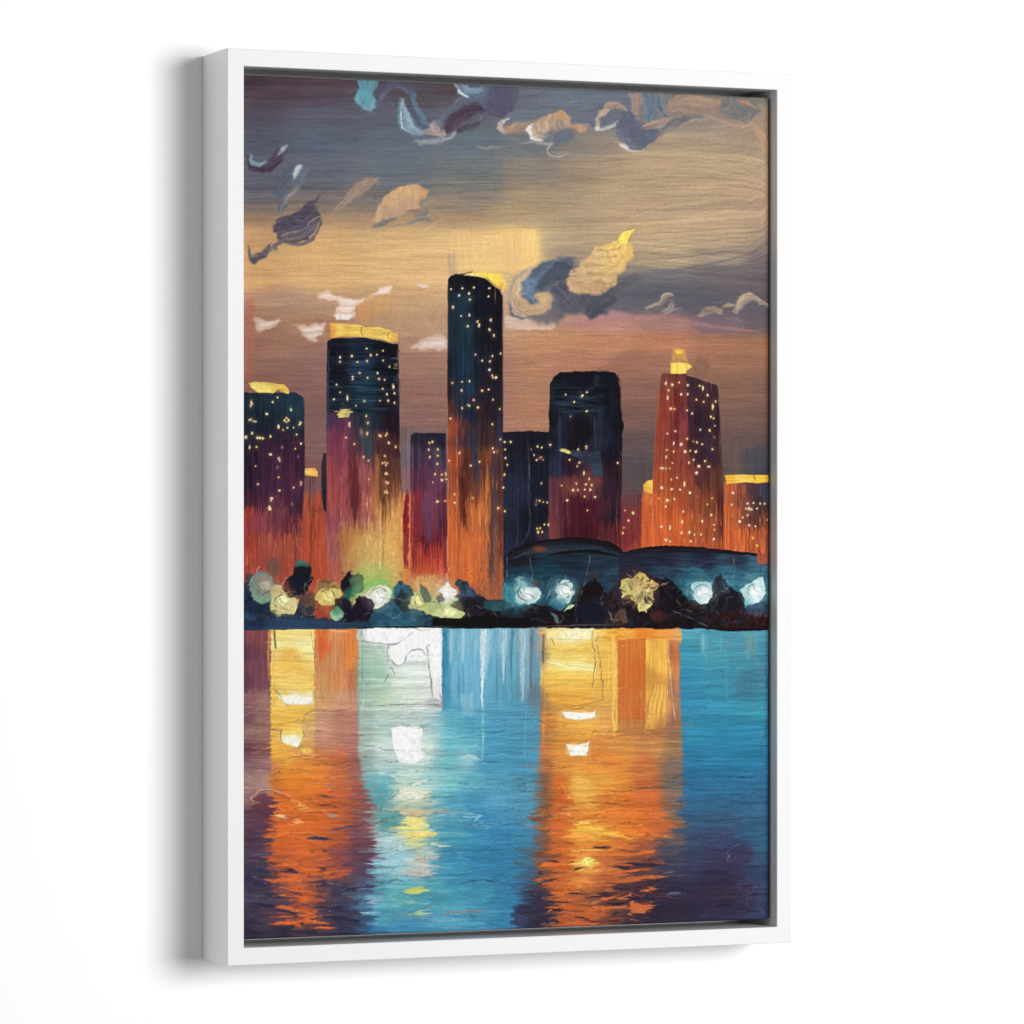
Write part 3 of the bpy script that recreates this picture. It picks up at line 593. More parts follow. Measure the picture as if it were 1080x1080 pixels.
def paint_city():
    # ---- hazy base glow behind everything low
    poly([(421, 452), (434, 450), (434, 640), (421, 640)], [(428, 456, 120, 96, 96), (428, 480, 118, 100, 108), (427, 510, 132, 100, 100), (424, 530, 205, 130, 74), (426, 560, 214, 130, 60), (428, 600, 212, 128, 62), (430, 630, 205, 120, 66)], soft=2, warp=.5, amp=.07)
    stroke([(430, 518), (428, 545), (427, 575), (428, 598)], [3, 7, 8, 5], (158, 38, 48), col2=(120, 30, 44), seed=3)
    # ---- low building between one and two
    poly([(319, 502), (338, 502), (344, 530), (346, 640), (316, 640)], [(325, 510, 110, 72, 76), (333, 515, 120, 84, 84), (325, 530, 160, 72, 52), (338, 525, 178, 72, 50), (330, 560, 170, 70, 46), (322, 580, 176, 70, 48), (338, 590, 184, 78, 48), (330, 620, 180, 76, 50)], warp=1, soft=1.4, amp=.09)
    poly([(321, 494), (332, 493.5), (335, 497), (335, 502.5), (322, 501)], [(325, 496, 242, 196, 98), (332, 500, 236, 178, 74)], warp=.6, h=.5, rim=.3, dirn='h')
    line([(321, 498), (330, 498.5), (335, 499)], .8, (255, 226, 150), .6)
    # ---- building one
    b1 = [(240, 414), (300, 414), (312, 414), (319, 418), (321, 424), (321.5, 500), (318, 560), (316, 640), (240, 640)]
    poly(b1, [(262, 425, 24, 42, 62), (290, 420, 26, 52, 76), (315, 430, 28, 60, 84), (270, 445, 20, 36, 54), (300, 445, 24, 44, 64), (316, 450, 26, 48, 68), (265, 458, 30, 28, 48), (300, 460, 44, 28, 50), (318, 460, 50, 30, 52), (260, 480, 34, 22, 44), (285, 480, 60, 30, 56), (310, 480, 58, 30, 56), (260, 510, 30, 20, 40), (290, 515, 64, 32, 60), (315, 515, 66, 32, 58), (262, 528, 66, 30, 50), (290, 530, 78, 38, 64), (315, 535, 60, 28, 48), (258, 545, 158, 56, 46), (275, 550, 140, 62, 72), (295, 545, 112, 52, 66), (314, 552, 96, 40, 50), (258, 575, 170, 62, 46), (285, 575, 164, 74, 64), (305, 575, 168, 78, 56), (316, 590, 160, 66, 50), (270, 600, 164, 68, 54), (300, 600, 170, 76, 54), (290, 630, 150, 60, 50)], warp=.8, soft=.9, amp=.075, h=.15, hb=.12)
    vstrokes(46, (258, 418, 320, 450), [(34, 66, 92), (16, 30, 48), (28, 54, 78)], (8, 22), (.8, 2.2), .5, 2)
    vstrokes(50, (258, 470, 316, 560), [(92, 44, 74), (44, 24, 48), (70, 34, 58), (118, 52, 66)], (20, 60), (.8, 3), .4, 3)
    vstrokes(46, (257, 550, 318, 612), [(190, 88, 56), (150, 60, 52), (176, 96, 74), (112, 50, 54)], (14, 50), (.8, 3), .45, 4)
    line([(274, 442), (286, 444), (294, 441)], 1.2, (14, 26, 40), .8); line([(270, 476), (290, 468), (306, 462), (318, 466)], 1.8, (96, 44, 62), .6)
    stroke([(296, 464), (305, 463), (318, 469)], [2, 4, 2], (100, 40, 54), a=.7, seed=3)
    line([(257, 548), (272, 546), (290, 542), (302, 539), (314, 537)], 1.0, (196, 110, 92), .8, hi=(40, 20, 30)); line([(300, 545), (307, 560), (313, 575)], 1., (100, 40, 40), .5)
    stroke([(290, 526), (296, 528), (299, 540)], [3, 7, 5], (118, 58, 58), a=.6, seed=5)
    line([(315, 545), (317, 570), (318, 600)], 1., (230, 150, 110), .5); line([(310, 570), (304, 582)], .8, (70, 30, 30), .6)
    line([(306, 408), (320, 412), (322, 420)], 1., (88, 76, 84), .6)
    # cap
    poly([(262, 404), (270, 402.5), (288, 404), (300, 406), (304, 410), (305, 415.5), (298, 414), (293, 411), (288, 415), (272, 414), (265, 410)], [(268, 407, 246, 216, 96), (280, 410, 252, 224, 104), (300, 410, 244, 196, 82), (290, 406, 240, 194, 84)], warp=.6, h=.7, rim=.4, dirn='h', cell=(1.5, 14), seed=3)
    line([(264, 405), (280, 406), (292, 411)], .9, (255, 240, 170), .7, .2); line([(266, 414), (286, 416), (294, 411), (300, 414)], .9, (110, 80, 40), .6, .3)
    # dark sliver
    poly([(341, 478), (345, 478), (346, 520), (350, 552), (356, 574), (350, 566), (343, 540), (339, 530), (339, 490)], [(342, 490, 40, 44, 58), (343, 520, 34, 38, 52), (350, 560, 70, 34, 46)], warp=.5, soft=1.0, seed=3)
    stroke([(332, 537), (328, 560), (327, 600)], [2, 3, 2], (90, 40, 36), a=.35, seed=3); stroke([(332, 536), (338, 540), (342, 552)], [2, 2.4, 1], (80, 36, 38), a=.4, seed=4)

    # ---- building two
    b2 = [(345, 360), (350, 357), (385, 356), (400, 359), (413, 362), (420, 363), (421, 400), (421.5, 470), (424, 520), (425, 640), (345, 640), (344, 480)]
    poly(b2, [(352, 365, 18, 18, 36), (380, 362, 24, 38, 62), (410, 372, 16, 18, 34), (352, 390, 16, 16, 34), (382, 390, 24, 52, 80), (412, 395, 14, 20, 36), (355, 415, 16, 30, 50), (385, 415, 26, 62, 88), (414, 412, 18, 22, 40), (352, 428, 22, 44, 66), (385, 432, 22, 48, 68), (410, 428, 22, 18, 34), (350, 440, 72, 44, 74), (362, 450, 94, 48, 76), (378, 445, 52, 44, 62), (392, 445, 30, 42, 60), (412, 445, 30, 18, 30), (350, 465, 118, 54, 76), (362, 470, 122, 58, 80), (374, 470, 84, 44, 56), (386, 468, 56, 66, 80), (399, 466, 78, 40, 44), (414, 470, 62, 32, 38), (350, 495, 152, 64, 66), (364, 500, 148, 68, 78), (374, 505, 98, 44, 46), (386, 500, 152, 78, 88), (396, 505, 140, 80, 56), (408, 495, 74, 40, 36), (418, 495, 84, 54, 46), (350, 525, 160, 70, 66), (362, 530, 156, 72, 80), (374, 530, 104, 40, 44), (386, 530, 170, 88, 90), (398, 528, 186, 120, 66), (408, 522, 96, 54, 40), (420, 522, 150, 90, 60), (352, 552, 150, 74, 84), (368, 548, 156, 78, 78), (388, 550, 176, 96, 84), (402, 540, 206, 140, 72), (414, 545, 214, 148, 78), (352, 580, 158, 84, 86), (366, 568, 186, 122, 66), (385, 570, 200, 146, 78), (410, 575, 216, 154, 74), (420, 580, 210, 140, 66), (352, 605, 178, 88, 72), (370, 600, 186, 130, 76), (390, 600, 186, 170, 88), (412, 600, 202, 162, 76), (385, 622, 168, 190, 100), (360, 625, 186, 130, 80), (415, 622, 190, 150, 80)], warp=.6, soft=.8, amp=.075, h=.15, hb=.12, cell=(1.6, 34.))
    sl = box(346, 358, 421, 440); mm, _ = polymask([(346, 358), (421, 362), (421, 438), (346, 434)], sl, 4, 2)
    streakify(sl, .25, (1.6, 26.), 'h', 21, None, .12, mm)
    for k in range(24):
        rr = np.random.RandomState(k+50); y0 = rr.uniform(362, 436); x0 = rr.uniform(347, 396)
        stroke([(x0, y0), (x0+rr.uniform(8, 24), y0+rr.normal(0, .6))], [.6, 1.2, .4], [(44, 88, 118), (10, 14, 28), (34, 70, 100)][k % 3], a=.45, seed=k)
    stroke([(347, 364), (346, 400), (346, 440), (345, 470)], [1.2, 1.8, 1.5, 1], (48, 76, 104), a=.8, seed=5)
    stroke([(419.5, 366), (420, 400), (420.5, 430)], [1, 1.8, 1], (56, 86, 112), a=.7, seed=6)
    poly([(378, 436), (394, 436), (394, 478), (379, 474)], [(386, 440, 36, 60, 74), (386, 470, 60, 72, 82)], a=.6, soft=3, warp=1)
    stroke([(371, 470), (372, 505), (374, 530), (375, 550)], [5, 9, 9, 6], (100, 36, 44), col2=(84, 36, 38), a=.8, seed=7, soft=1.4)
    vstrokes(50, (346, 445, 372, 560), [(170, 84, 96), (120, 48, 60), (184, 70, 60), (142, 70, 96)], (18, 60), (.8, 2.6), .45, 7)
    vstrokes(36, (376, 470, 396, 560), [(190, 104, 104), (128, 58, 66), (150, 76, 70), (196, 110, 90)], (18, 60), (.8, 2.2), .45, 8)
    vstrokes(44, (398, 470, 424, 545), [(60, 30, 28), (120, 70, 44), (84, 46, 36), (176, 110, 60)], (12, 40), (.8, 2.6), .5, 9)
    stroke([(399, 480), (398, 500), (396, 540)], [2, 4, 4], (196, 118, 62), a=.7, seed=10)
    stroke([(422, 515), (423, 545), (424, 575)], [2, 4, 3], (226, 142, 66), a=.7, seed=11)
    vstrokes(40, (396, 530, 425, 612), [(230, 172, 92), (206, 134, 64), (190, 120, 70), (240, 188, 112)], (14, 50), (.8, 3), .5, 10)
    poly([(360, 554), (396, 554), (399, 556), (399, 606), (362, 606), (359, 590)], [(370, 565, 192, 128, 66), (385, 575, 206, 148, 80), (368, 600, 186, 128, 76), (395, 600, 204, 150, 84)], a=.6, soft=3.5, warp=2, dirn='v', amp=.04, h=.35, rim=.1)
    dabs(60, (356, 556, 404, 612), (5, 18), (.8, 2.8), samp=(6, 8), ang=1.3, angj=.5, jit=.10, a=.55, seed=38, h=.25)
    line([(359, 500), (359, 530), (359, 550)], .9, (236, 176, 150), .6); line([(359, 553), (370, 554), (396, 554)], 1., (90, 40, 36), .75, .4); line([(358, 556), (361, 552)], 1.3, (240, 200, 170), .7)
    line([(360, 560), (361, 580), (366, 594)], .8, (120, 80, 40), .5)
    for xx, ya, yb in ((401, 515, 612), (403.5, 530, 612), (416.5, 540, 620), (415, 560, 620), (389.5, 592, 618)):
        line([(xx, ya), (xx+.4, (ya+yb)/2), (xx-.6, yb)], 1., (246, 218, 170) if xx != 403.5 else (120, 50, 44), .75, .3, seed=int(xx))
    # block of window light
    poly([(356.5, 432), (367, 431.5), (368, 440), (357, 440.5)], [(360, 436, 226, 206, 110), (366, 436, 190, 180, 120)], warp=.6, h=.5, rim=.3)
    # cap
    poly([(347, 340), (364, 341.5), (382, 343), (384, 345), (400, 345), (411, 348), (413, 351), (419, 352), (419, 361), (413, 362), (404, 358), (390, 356.5), (376, 355), (360, 355), (348, 357)], [(350, 348, 240, 164, 62), (358, 349, 250, 206, 84), (375, 349, 250, 208, 82), (390, 350, 246, 200, 84), (408, 354, 250, 212, 96), (418, 356, 240, 176, 70), (365, 342, 240, 180, 80)], warp=.5, h=.8, rim=.45, dirn='h', seed=6, cell=(1.8, 16))
    line([(381.5, 344), (380.5, 350), (383, 355)], 1.2, (96, 64, 30), .8, .4); line([(411, 350), (408, 355), (414, 359)], 1., (120, 80, 40), .7, .6); line([(349, 342), (349, 356)], 1., (206, 110, 40), .7, .2)
    line([(352, 342.5), (366, 343), (380, 345)], 1., (255, 232, 150), .6, .3); line([(384, 347), (398, 349), (408, 352)], 1., (160, 110, 40), .45, .4)
    line([(347, 335), (346.5, 345), (347, 356)], 1., (214, 128, 84), .6)

    # ---- building three
    poly([(433, 459), (436, 456.5), (470, 457), (473, 640), (433, 640)], [(445, 462, 38, 34, 50), (465, 465, 34, 32, 52), (440, 480, 62, 46, 68), (460, 480, 66, 52, 76), (440, 505, 86, 44, 66), (460, 505, 96, 52, 78), (437, 530, 132, 40, 50), (452, 530, 112, 60, 88), (466, 530, 90, 40, 58), (438, 555, 136, 36, 48), (452, 555, 100, 52, 76), (466, 558, 84, 34, 52), (450, 568, 102, 30, 44), (440, 577, 150, 48, 44), (455, 580, 150, 46, 44), (452, 592, 188, 68, 48), (452, 605, 192, 80, 52), (450, 618, 205, 130, 76), (452, 630, 190, 150, 90)], warp=.6, soft=.9, amp=.09, h=.15, hb=.14)
    vstrokes(40, (435, 460, 470, 555), [(92, 74, 98), (48, 36, 56), (120, 64, 92), (76, 44, 66)], (14, 50), (.7, 2), .42, 11)
    blob(453, 545, 7, 24, (116, 66, 92), a=.35, soft=4, seed=3)
    stroke([(437, 571), (450, 575), (462, 573), (470, 568)], [1.5, 3, 3, 1], (92, 22, 34), a=.8, seed=12)
    for k in range(10): stroke([(437+k, 582+k*3), (452, 583+k*3.2), (469, 580+k*3)], [1, 1.8, 1], (206, 84, 56) if k % 2 else (160, 50, 44), a=.4, seed=k)
    line([(434.5, 470), (435.5, 540), (432, 640)], 1., (190, 130, 130), .6, .3)

    # ---- navy building behind
    poly([(528, 456), (560, 454.5), (582, 456), (582, 600), (528, 600)], [(540, 465, 24, 22, 42), (570, 465, 20, 20, 36), (540, 490, 26, 28, 50), (565, 500, 22, 26, 46), (538, 510, 34, 42, 70), (552, 515, 34, 42, 70), (570, 520, 22, 28, 48), (540, 540, 32, 38, 64), (556, 545, 18, 20, 36), (572, 545, 22, 26, 44), (538, 580, 30, 40, 66), (560, 575, 24, 24, 44), (575, 572, 58, 40, 56)], warp=.8, soft=.9, amp=.10, seed=4)
    for k in range(22):
        rr = np.random.RandomState(k+9); y0 = rr.uniform(480, 530); x0 = rr.uniform(532, 556)
        stroke([(x0, y0), (x0+rr.uniform(6, 16), y0+rr.normal(0, 1))], [.6, 1.4, .5], (46, 60, 96), a=.45, seed=k)
    vstrokes(26, (532, 505, 580, 580), [(44, 54, 86), (14, 16, 30), (30, 38, 62)], (14, 50), (.8, 2.4), .5, 13)
    line([(556, 462), (558, 500), (558, 530), (560, 550), (556, 565), (548, 576)], .9, (130, 130, 150), .65, .7); line([(546, 514), (546, 545), (545, 575)], .8, (110, 116, 140), .6, .4)

    # ---- tall tower
    b4 = [(472.5, 294), (476, 290.5), (490, 289), (502, 291.5), (513, 294.5), (519, 300), (527, 306), (530, 312), (530.5, 460), (531, 634), (471.5, 634), (472, 400)]
    poly(b4, [(480, 298, 18, 20, 34), (500, 300, 14, 14, 28), (520, 308, 16, 14, 26), (476, 320, 20, 42, 60), (490, 320, 24, 54, 76), (505, 325, 14, 18, 34), (522, 330, 18, 14, 28), (478, 350, 24, 44, 62), (492, 350, 26, 58, 80), (508, 350, 16, 20, 36), (522, 355, 20, 16, 28), (476, 385, 22, 34, 54), (490, 385, 28, 64, 92), (504, 388, 20, 36, 58), (522, 390, 24, 20, 32), (475, 412, 44, 26, 34), (485, 412, 26, 44, 70), (496, 412, 32, 66, 104), (508, 412, 34, 26, 38), (522, 415, 34, 24, 36), (475, 430, 92, 42, 34), (486, 430, 28, 42, 70), (498, 430, 30, 38, 62), (508, 432, 46, 24, 28), (522, 432, 36, 28, 40), (476, 455, 150, 66, 42), (484, 455, 118, 52, 38), (490, 460, 52, 40, 50), (500, 460, 44, 44, 64), (508, 460, 56, 34, 36), (518, 460, 64, 40, 36), (526, 460, 44, 44, 72), (476, 485, 160, 72, 42), (482, 490, 176, 78, 44), (490, 490, 78, 32, 28), (500, 490, 58, 44, 56), (508, 488, 96, 50, 34), (516, 485, 142, 74, 40), (522, 490, 56, 50, 76), (528, 490, 72, 40, 36), (476, 515, 172, 80, 44), (482, 520, 190, 88, 46), (489, 515, 74, 32, 28), (498, 515, 116, 62, 42), (508, 512, 110, 60, 40), (515, 520, 180, 92, 46), (521, 520, 74, 54, 66), (528, 520, 90, 50, 36), (478, 545, 200, 96, 50), (488, 540, 140, 66, 38), (500, 540, 196, 100, 52), (512, 545, 200, 110, 58), (520, 550, 92, 60, 62), (528, 550, 112, 58, 40), (480, 575, 208, 98, 46), (495, 575, 212, 106, 50), (510, 575, 208, 104, 52), (519, 580, 134, 86, 66), (527, 580, 140, 72, 46), (478, 605, 204, 104, 52), (495, 605, 212, 106, 50), (512, 605, 202, 102, 56), (520, 608, 140, 88, 66), (528, 608, 176, 86, 52), (500, 630, 170, 90, 60)], warp=.5, soft=.8, amp=.08, h=.15, hb=.13, cell=(1.4, 50.))
    vstrokes(50, (474, 305, 500, 425), [(30, 76, 104), (14, 24, 40), (34, 66, 90), (20, 40, 60)], (20, 70), (.7, 2.2), .5, 15)
    vstrokes(46, (502, 310, 529, 450), [(10, 10, 20), (34, 24, 36), (20, 22, 38), (44, 30, 40)], (20, 70), (.7, 2.4), .5, 16)
    vstrokes(60, (473, 430, 530, 520), [(150, 66, 38), (58, 28, 26), (46, 52, 80), (96, 48, 34), (120, 56, 36), (30, 24, 34)], (20, 60), (.7, 2.2), .5, 17)
    vstrokes(40, (473, 510, 516, 600), [(226, 116, 54), (190, 84, 42), (210, 104, 60), (168, 78, 48)], (20, 50), (.8, 3), .45, 18)
    vstrokes(26, (516, 480, 530, 610), [(60, 58, 84), (130, 64, 40), (80, 50, 52), (168, 84, 44)], (24, 60), (.7, 2), .55, 19)
    stroke([(486, 490), (487, 520), (489, 545), (493, 558)], [3, 6, 5, 2], (66, 28, 26), col2=(92, 38, 28), a=.85, seed=20)
    stroke([(499, 460), (501, 490), (503, 515)], [5, 7, 2], (46, 58, 86), a=.6, seed=21)
    stroke([(514, 490), (513, 530), (514, 575)], [2, 4, 3], (206, 124, 60), a=.6, seed=22)
    stroke([(521, 470), (521, 520), (520, 570), (519, 610)], [6, 7, 6, 3], (64, 54, 74), col2=(86, 50, 46), a=.75, seed=41, soft=1.2)
    stroke([(527, 480), (527, 530), (528, 590)], [4, 5, 4], (84, 44, 38), a=.6, seed=42)
    for k in range(8): line([(497+k, 500+k*5), (503, 499+k*5), (507, 501+k*5)], .8, (156, 84, 50), .5, seed=k)
    for xx, ya, yb, cc in ((472, 420, 640, (210, 150, 120)), (481.5, 440, 606, (236, 170, 130)), (519, 560, 625, (110, 70, 60)), (520.5, 560, 618, (196, 150, 130)), (530.5, 306, 460, (70, 56, 62)), (471.8, 300, 420, (60, 54, 66))):
        line([(xx, ya), (xx+.4, (ya+yb)/2), (xx-.6, yb)], .9, cc, .6, .3, seed=int(xx))
    line([(470.8, 565), (472, 590), (471, 612)], 1.2, (226, 190, 170), .8)
    poly([(488, 290.5), (498, 287.5), (512, 287.5), (529, 288.5), (531, 296), (530, 306), (526, 304), (520, 299), (514, 293.5), (504, 291.5)], [(495, 290, 232, 206, 120), (515, 290, 248, 208, 72), (526, 295, 250, 206, 70), (528, 303, 238, 178, 60), (512, 293, 240, 182, 64)], warp=.5, h=.8, rim=.4, seed=4)
    line([(478, 290), (488, 289), (498, 286.5)], 1.4, (12, 10, 18), .9, .3); stroke([(527, 290), (532, 298), (530, 307)], [2, 3, 2], (232, 186, 92), a=.6, seed=5)
    line([(513, 293), (520, 300), (527, 304)], .9, (120, 70, 24), .7, .3)

    # ---- dark eight-sided tower
    b6 = [(580, 405), (584, 398), (591, 392.5), (610, 392), (640, 391.5), (648, 393), (653, 400), (654, 415), (655.5, 440), (656, 458), (655, 640), (578, 640), (579, 430)]
    poly(b6, [(590, 398, 14, 18, 32), (620, 396, 12, 14, 28), (645, 400, 14, 18, 34), (590, 408, 20, 26, 44), (620, 405, 14, 16, 32), (590, 418, 22, 34, 58), (620, 415, 24, 40, 66), (600, 430, 24, 42, 68), (630, 430, 22, 34, 58), (648, 430, 12, 14, 30), (584, 445, 16, 18, 36), (590, 450, 32, 40, 68), (605, 450, 18, 12, 26), (620, 455, 18, 10, 24), (632, 450, 32, 38, 62), (640, 455, 26, 30, 54), (650, 450, 14, 14, 28), (584, 470, 20, 24, 46), (590, 475, 32, 40, 66), (605, 470, 20, 12, 26), (632, 465, 34, 40, 62), (645, 480, 20, 16, 32), (584, 495, 36, 44, 74), (600, 490, 38, 20, 36), (650, 500, 40, 20, 32), (583, 512, 96, 50, 58), (600, 512, 112, 54, 54), (625, 510, 98, 48, 50), (645, 515, 42, 26, 42), (583, 535, 100, 52, 60), (600, 535, 72, 22, 36), (620, 535, 66, 14, 30), (636, 535, 70, 30, 42), (645, 545, 38, 22, 38), (583, 560, 112, 56, 58), (600, 560, 70, 22, 36), (620, 562, 64, 14, 28), (640, 565, 88, 34, 38), (652, 560, 96, 34, 34), (640, 580, 110, 40, 38)], warp=.9, soft=.9, amp=.075, h=.15, hb=.12, seed=7)
    sl = box(582, 404, 645, 436); mm, _ = polymask([(584, 408), (640, 406), (642, 432), (586, 434)], sl, 5, 2)
    streakify(sl, .3, (1.7, 22.), 'h', 33, None, .14, mm)
    for k in range(26):
        rr = np.random.RandomState(k+19); y0 = rr.uniform(408, 434); x0 = rr.uniform(584, 628)
        stroke([(x0, y0), (x0+rr.uniform(8, 20), y0+rr.normal(0, .8))], [.6, 1.5, .5], [(44, 66, 100), (12, 14, 28), (58, 80, 112)][k % 3], a=.5, seed=k)
    vstrokes(30, (644, 400, 655, 560), [(10, 12, 24), (30, 36, 60), (50, 24, 32)], (20, 60), (.8, 2.2), .5, 23)
    vstrokes(30, (580, 510, 600, 575), [(142, 72, 66), (82, 38, 50), (120, 62, 70)], (14, 40), (.8, 2.2), .5, 24)
    vstrokes(30, (600, 525, 650, 572), [(96, 24, 36), (44, 10, 24), (84, 34, 44)], (14, 40), (.8, 2.2), .45, 25)
    stroke([(590, 440), (590, 470), (589, 502)], [3, 5, 4], (44, 54, 88), a=.7, seed=26)
    stroke([(627, 440), (628, 455), (628, 472)], [2, 4, 3], (46, 54, 82), a=.7, seed=27); stroke([(633, 436), (634, 452), (633, 472)], [2, 3, 2], (42, 50, 78), a=.7, seed=28)
    line([(591, 434), (610, 434), (638, 434)], 1.2, (60, 84, 116), .6)
    poly([(600, 475.5), (634, 475.5), (636, 502), (624, 502), (623, 492), (612, 489), (612, 484), (600, 479)], [(610, 477, 58, 72, 92), (630, 478, 46, 58, 78), (630, 495, 46, 74, 94), (616, 486, 44, 56, 72)], warp=1., soft=1.2, a=.85, dirn='h', amp=.08)
    line([(601, 480), (618, 480), (634, 478)], .9, (110, 124, 140), .6); line([(604, 484), (620, 483)], .9, (24, 22, 36), .6)
    stroke([(592, 510), (600, 514), (612, 516), (622, 510), (634, 506)], [4, 9, 10, 9, 4], (124, 60, 54), a=.45, seed=29, soft=2)
    stroke([(591, 474.5), (596, 475.5), (601, 477)], [3, 4.4, 3.4], (222, 210, 120), seed=30, h=.5, rim=.3)
    line([(603, 392), (640, 391)], 1.1, (8, 8, 16), .6); line([(650, 395), (654, 404), (655, 425)], 1.1, (8, 8, 18), .7)
    for xx, ya, yb, cc in ((651, 515, 585, (214, 120, 80)), (648.5, 500, 580, (70, 24, 28)), (654, 470, 580, (120, 48, 44))): line([(xx, ya), (xx-.4, (ya+yb)/2), (xx+.6, yb)], .9, cc, .6, .3, seed=int(xx))
    poly([(626, 395), (633, 396), (631, 408), (626, 407)], (36, 40, 58), a=.8, soft=1.2, warp=.8)
    stroke([(655, 440), (656.5, 448), (655, 460)], [1, 3, 1], (16, 18, 34), seed=31)

    # ---- strip between the towers
    poly([(655, 522), (680, 520), (680, 590), (655, 590)], [(665, 525, 104, 60, 62), (665, 545, 122, 44, 50), (672, 545, 128, 52, 50), (662, 570, 124, 42, 50), (670, 580, 152, 62, 46)], a=.9, soft=4, warp=1)
    # ---- right tower: lower annex
    poly([(677, 522), (679, 514), (690, 508), (692, 590), (676, 590)], [(684, 520, 208, 104, 54), (680, 540, 206, 90, 46), (686, 560, 212, 94, 48), (680, 580, 210, 96, 46)], warp=.6, amp=.08)
    poly([(678, 512), (682, 507), (691, 506), (691, 519), (686, 521), (679, 518)], [(686, 512, 250, 202, 84), (681, 516, 236, 170, 70)], warp=.6, h=.6, rim=.4, seed=5, dirn='n')
    b7 = [(696.5, 400), (698, 394.5), (722, 394), (726, 396), (740, 401), (757, 406.5), (758, 420), (759, 450), (761, 500), (763, 540), (764, 600), (688, 600), (688, 520), (691, 460), (694, 430)]
    poly(b7, [(702, 400, 112, 56, 52), (716, 400, 106, 50, 50), (700, 425, 134, 58, 46), (710, 425, 116, 48, 46), (720, 425, 100, 40, 48), (733, 405, 60, 40, 50), (748, 415, 54, 36, 48), (735, 440, 46, 28, 42), (750, 450, 52, 34, 48), (698, 450, 140, 58, 44), (712, 450, 112, 44, 50), (722, 450, 128, 54, 60), (696, 480, 156, 66, 44), (710, 480, 140, 58, 44), (722, 480, 134, 58, 50), (735, 475, 48, 26, 40), (750, 480, 56, 34, 48), (757, 470, 88, 52, 44), (695, 505, 172, 76, 44), (710, 505, 156, 66, 42), (724, 505, 146, 64, 44), (740, 502, 84, 44, 46), (755, 505, 96, 52, 42), (695, 530, 196, 90, 46), (712, 530, 176, 78, 42), (735, 530, 140, 68, 44), (752, 530, 122, 62, 42), (760, 530, 80, 34, 36), (695, 555, 208, 94, 46), (712, 552, 204, 90, 42), (735, 555, 176, 82, 44), (752, 555, 164, 78, 46), (761, 555, 104, 44, 38), (700, 580, 216, 96, 46), (724, 580, 196, 88, 44), (740, 580, 178, 80, 44), (755, 580, 176, 84, 46)], warp=.6, soft=.8, amp=.10, h=.15, hb=.15, seed=9)
    poly([(724, 397), (740, 401), (757, 407), (758, 440), (758, 475), (745, 492), (732, 490), (727, 470)], [(735, 410, 50, 34, 48), (750, 415, 56, 36, 48), (740, 450, 38, 24, 40), (752, 470, 52, 34, 50), (738, 482, 50, 28, 40)], a=.75, soft=2.0, warp=1.5, amp=.08)
    vstrokes(46, (692, 402, 724, 520), [(166, 70, 48), (96, 36, 40), (150, 66, 60), (120, 48, 44)], (16, 50), (.8, 2.4), .42, 31)
    vstrokes(40, (727, 470, 760, 575), [(180, 88, 48), (96, 44, 38), (150, 74, 44), (70, 34, 38)], (16, 44), (.8, 2.4), .42, 32)
    for k in range(16): stroke([(692+k % 3*3, 530+k*3.4), (710, 530+k*3.4), (727, 529+k*3.5)], [.8, 1.4, .8], (226, 110, 50) if k % 2 else (184, 76, 40), a=.45, seed=k)
    poly([(712, 410), (715, 410), (716, 470), (712, 476)], (78, 30, 38), a=.6, soft=1.6, warp=1)
    line([(725, 396), (726, 440), (727, 480)], 1.1, (40, 20, 30), .55, .3); line([(728, 530), (728, 588)], 1., (120, 40, 30), .6, .3); line([(698, 394), (723, 394)], 1., (70, 36, 40), .7, .3)
    line([(723, 395), (740, 400), (757, 407), (758, 430)], 1., (160, 130, 120), .6, .3); line([(697, 398), (692, 450), (688, 510)], 1., (190, 100, 60), .6, .3); line([(759, 440), (762, 520), (763, 585)], 1.2, (60, 30, 34), .7, .3)
    line([(688, 520), (689, 560), (688, 588)], 1., (240, 150, 80), .6, .3); line([(687.5, 540), (687, 560)], 1., (236, 200, 120), .6)
    # spire
    poly([(710, 367), (722, 368), (725, 382), (708, 382)], [(716, 371, 224, 170, 60), (716, 378, 196, 140, 80)], a=.8, soft=2.4, warp=1, dirn='n'); blob(716, 371, 4, 2.2, (240, 190, 70), seed=3, soft=1.4)
    poly([(706.5, 383), (716, 382), (725, 383.5), (730, 387), (724, 391), (723, 394), (707, 394)], [(712, 388, 250, 206, 88), (722, 388, 250, 210, 96)], warp=.6, h=.8, rim=.4, seed=8)
    # ---- far right building
    poly([(763, 508), (830, 508), (830, 600), (763, 600)], [(768, 515, 186, 88, 50), (770, 540, 196, 92, 48), (780, 520, 150, 76, 54), (795, 518, 70, 48, 54), (806, 520, 72, 74, 96), (785, 530, 110, 60, 48), (800, 532, 52, 40, 48), (795, 548, 100, 52, 44), (810, 545, 130, 66, 50), (775, 565, 208, 96, 46), (795, 568, 196, 90, 48), (810, 570, 190, 92, 52), (780, 585, 216, 104, 50), (805, 588, 206, 92, 56)], warp=.6, amp=.12, seed=10)
    vstrokes(40, (764, 514, 812, 580), [(224, 110, 54), (96, 46, 42), (170, 80, 48), (58, 52, 66)], (10, 36), (.8, 2.2), .45, 33)
    poly([(764, 501), (784, 500.5), (811, 501), (812.5, 508), (800, 510), (786, 508.5), (766, 511), (765, 505)], [(770, 505, 246, 178, 56), (780, 503, 252, 206, 90), (800, 504, 248, 196, 66), (810, 507, 246, 180, 56)], warp=.5, h=.8, rim=.4, dirn='h', seed=11)
    line([(794, 500), (796, 506)], 1.3, (130, 80, 20), .8, .3); line([(766, 511), (786, 510), (811, 510)], 1., (110, 60, 30), .6)
    line([(802, 560), (801, 590)], .9, (110, 46, 40), .6)
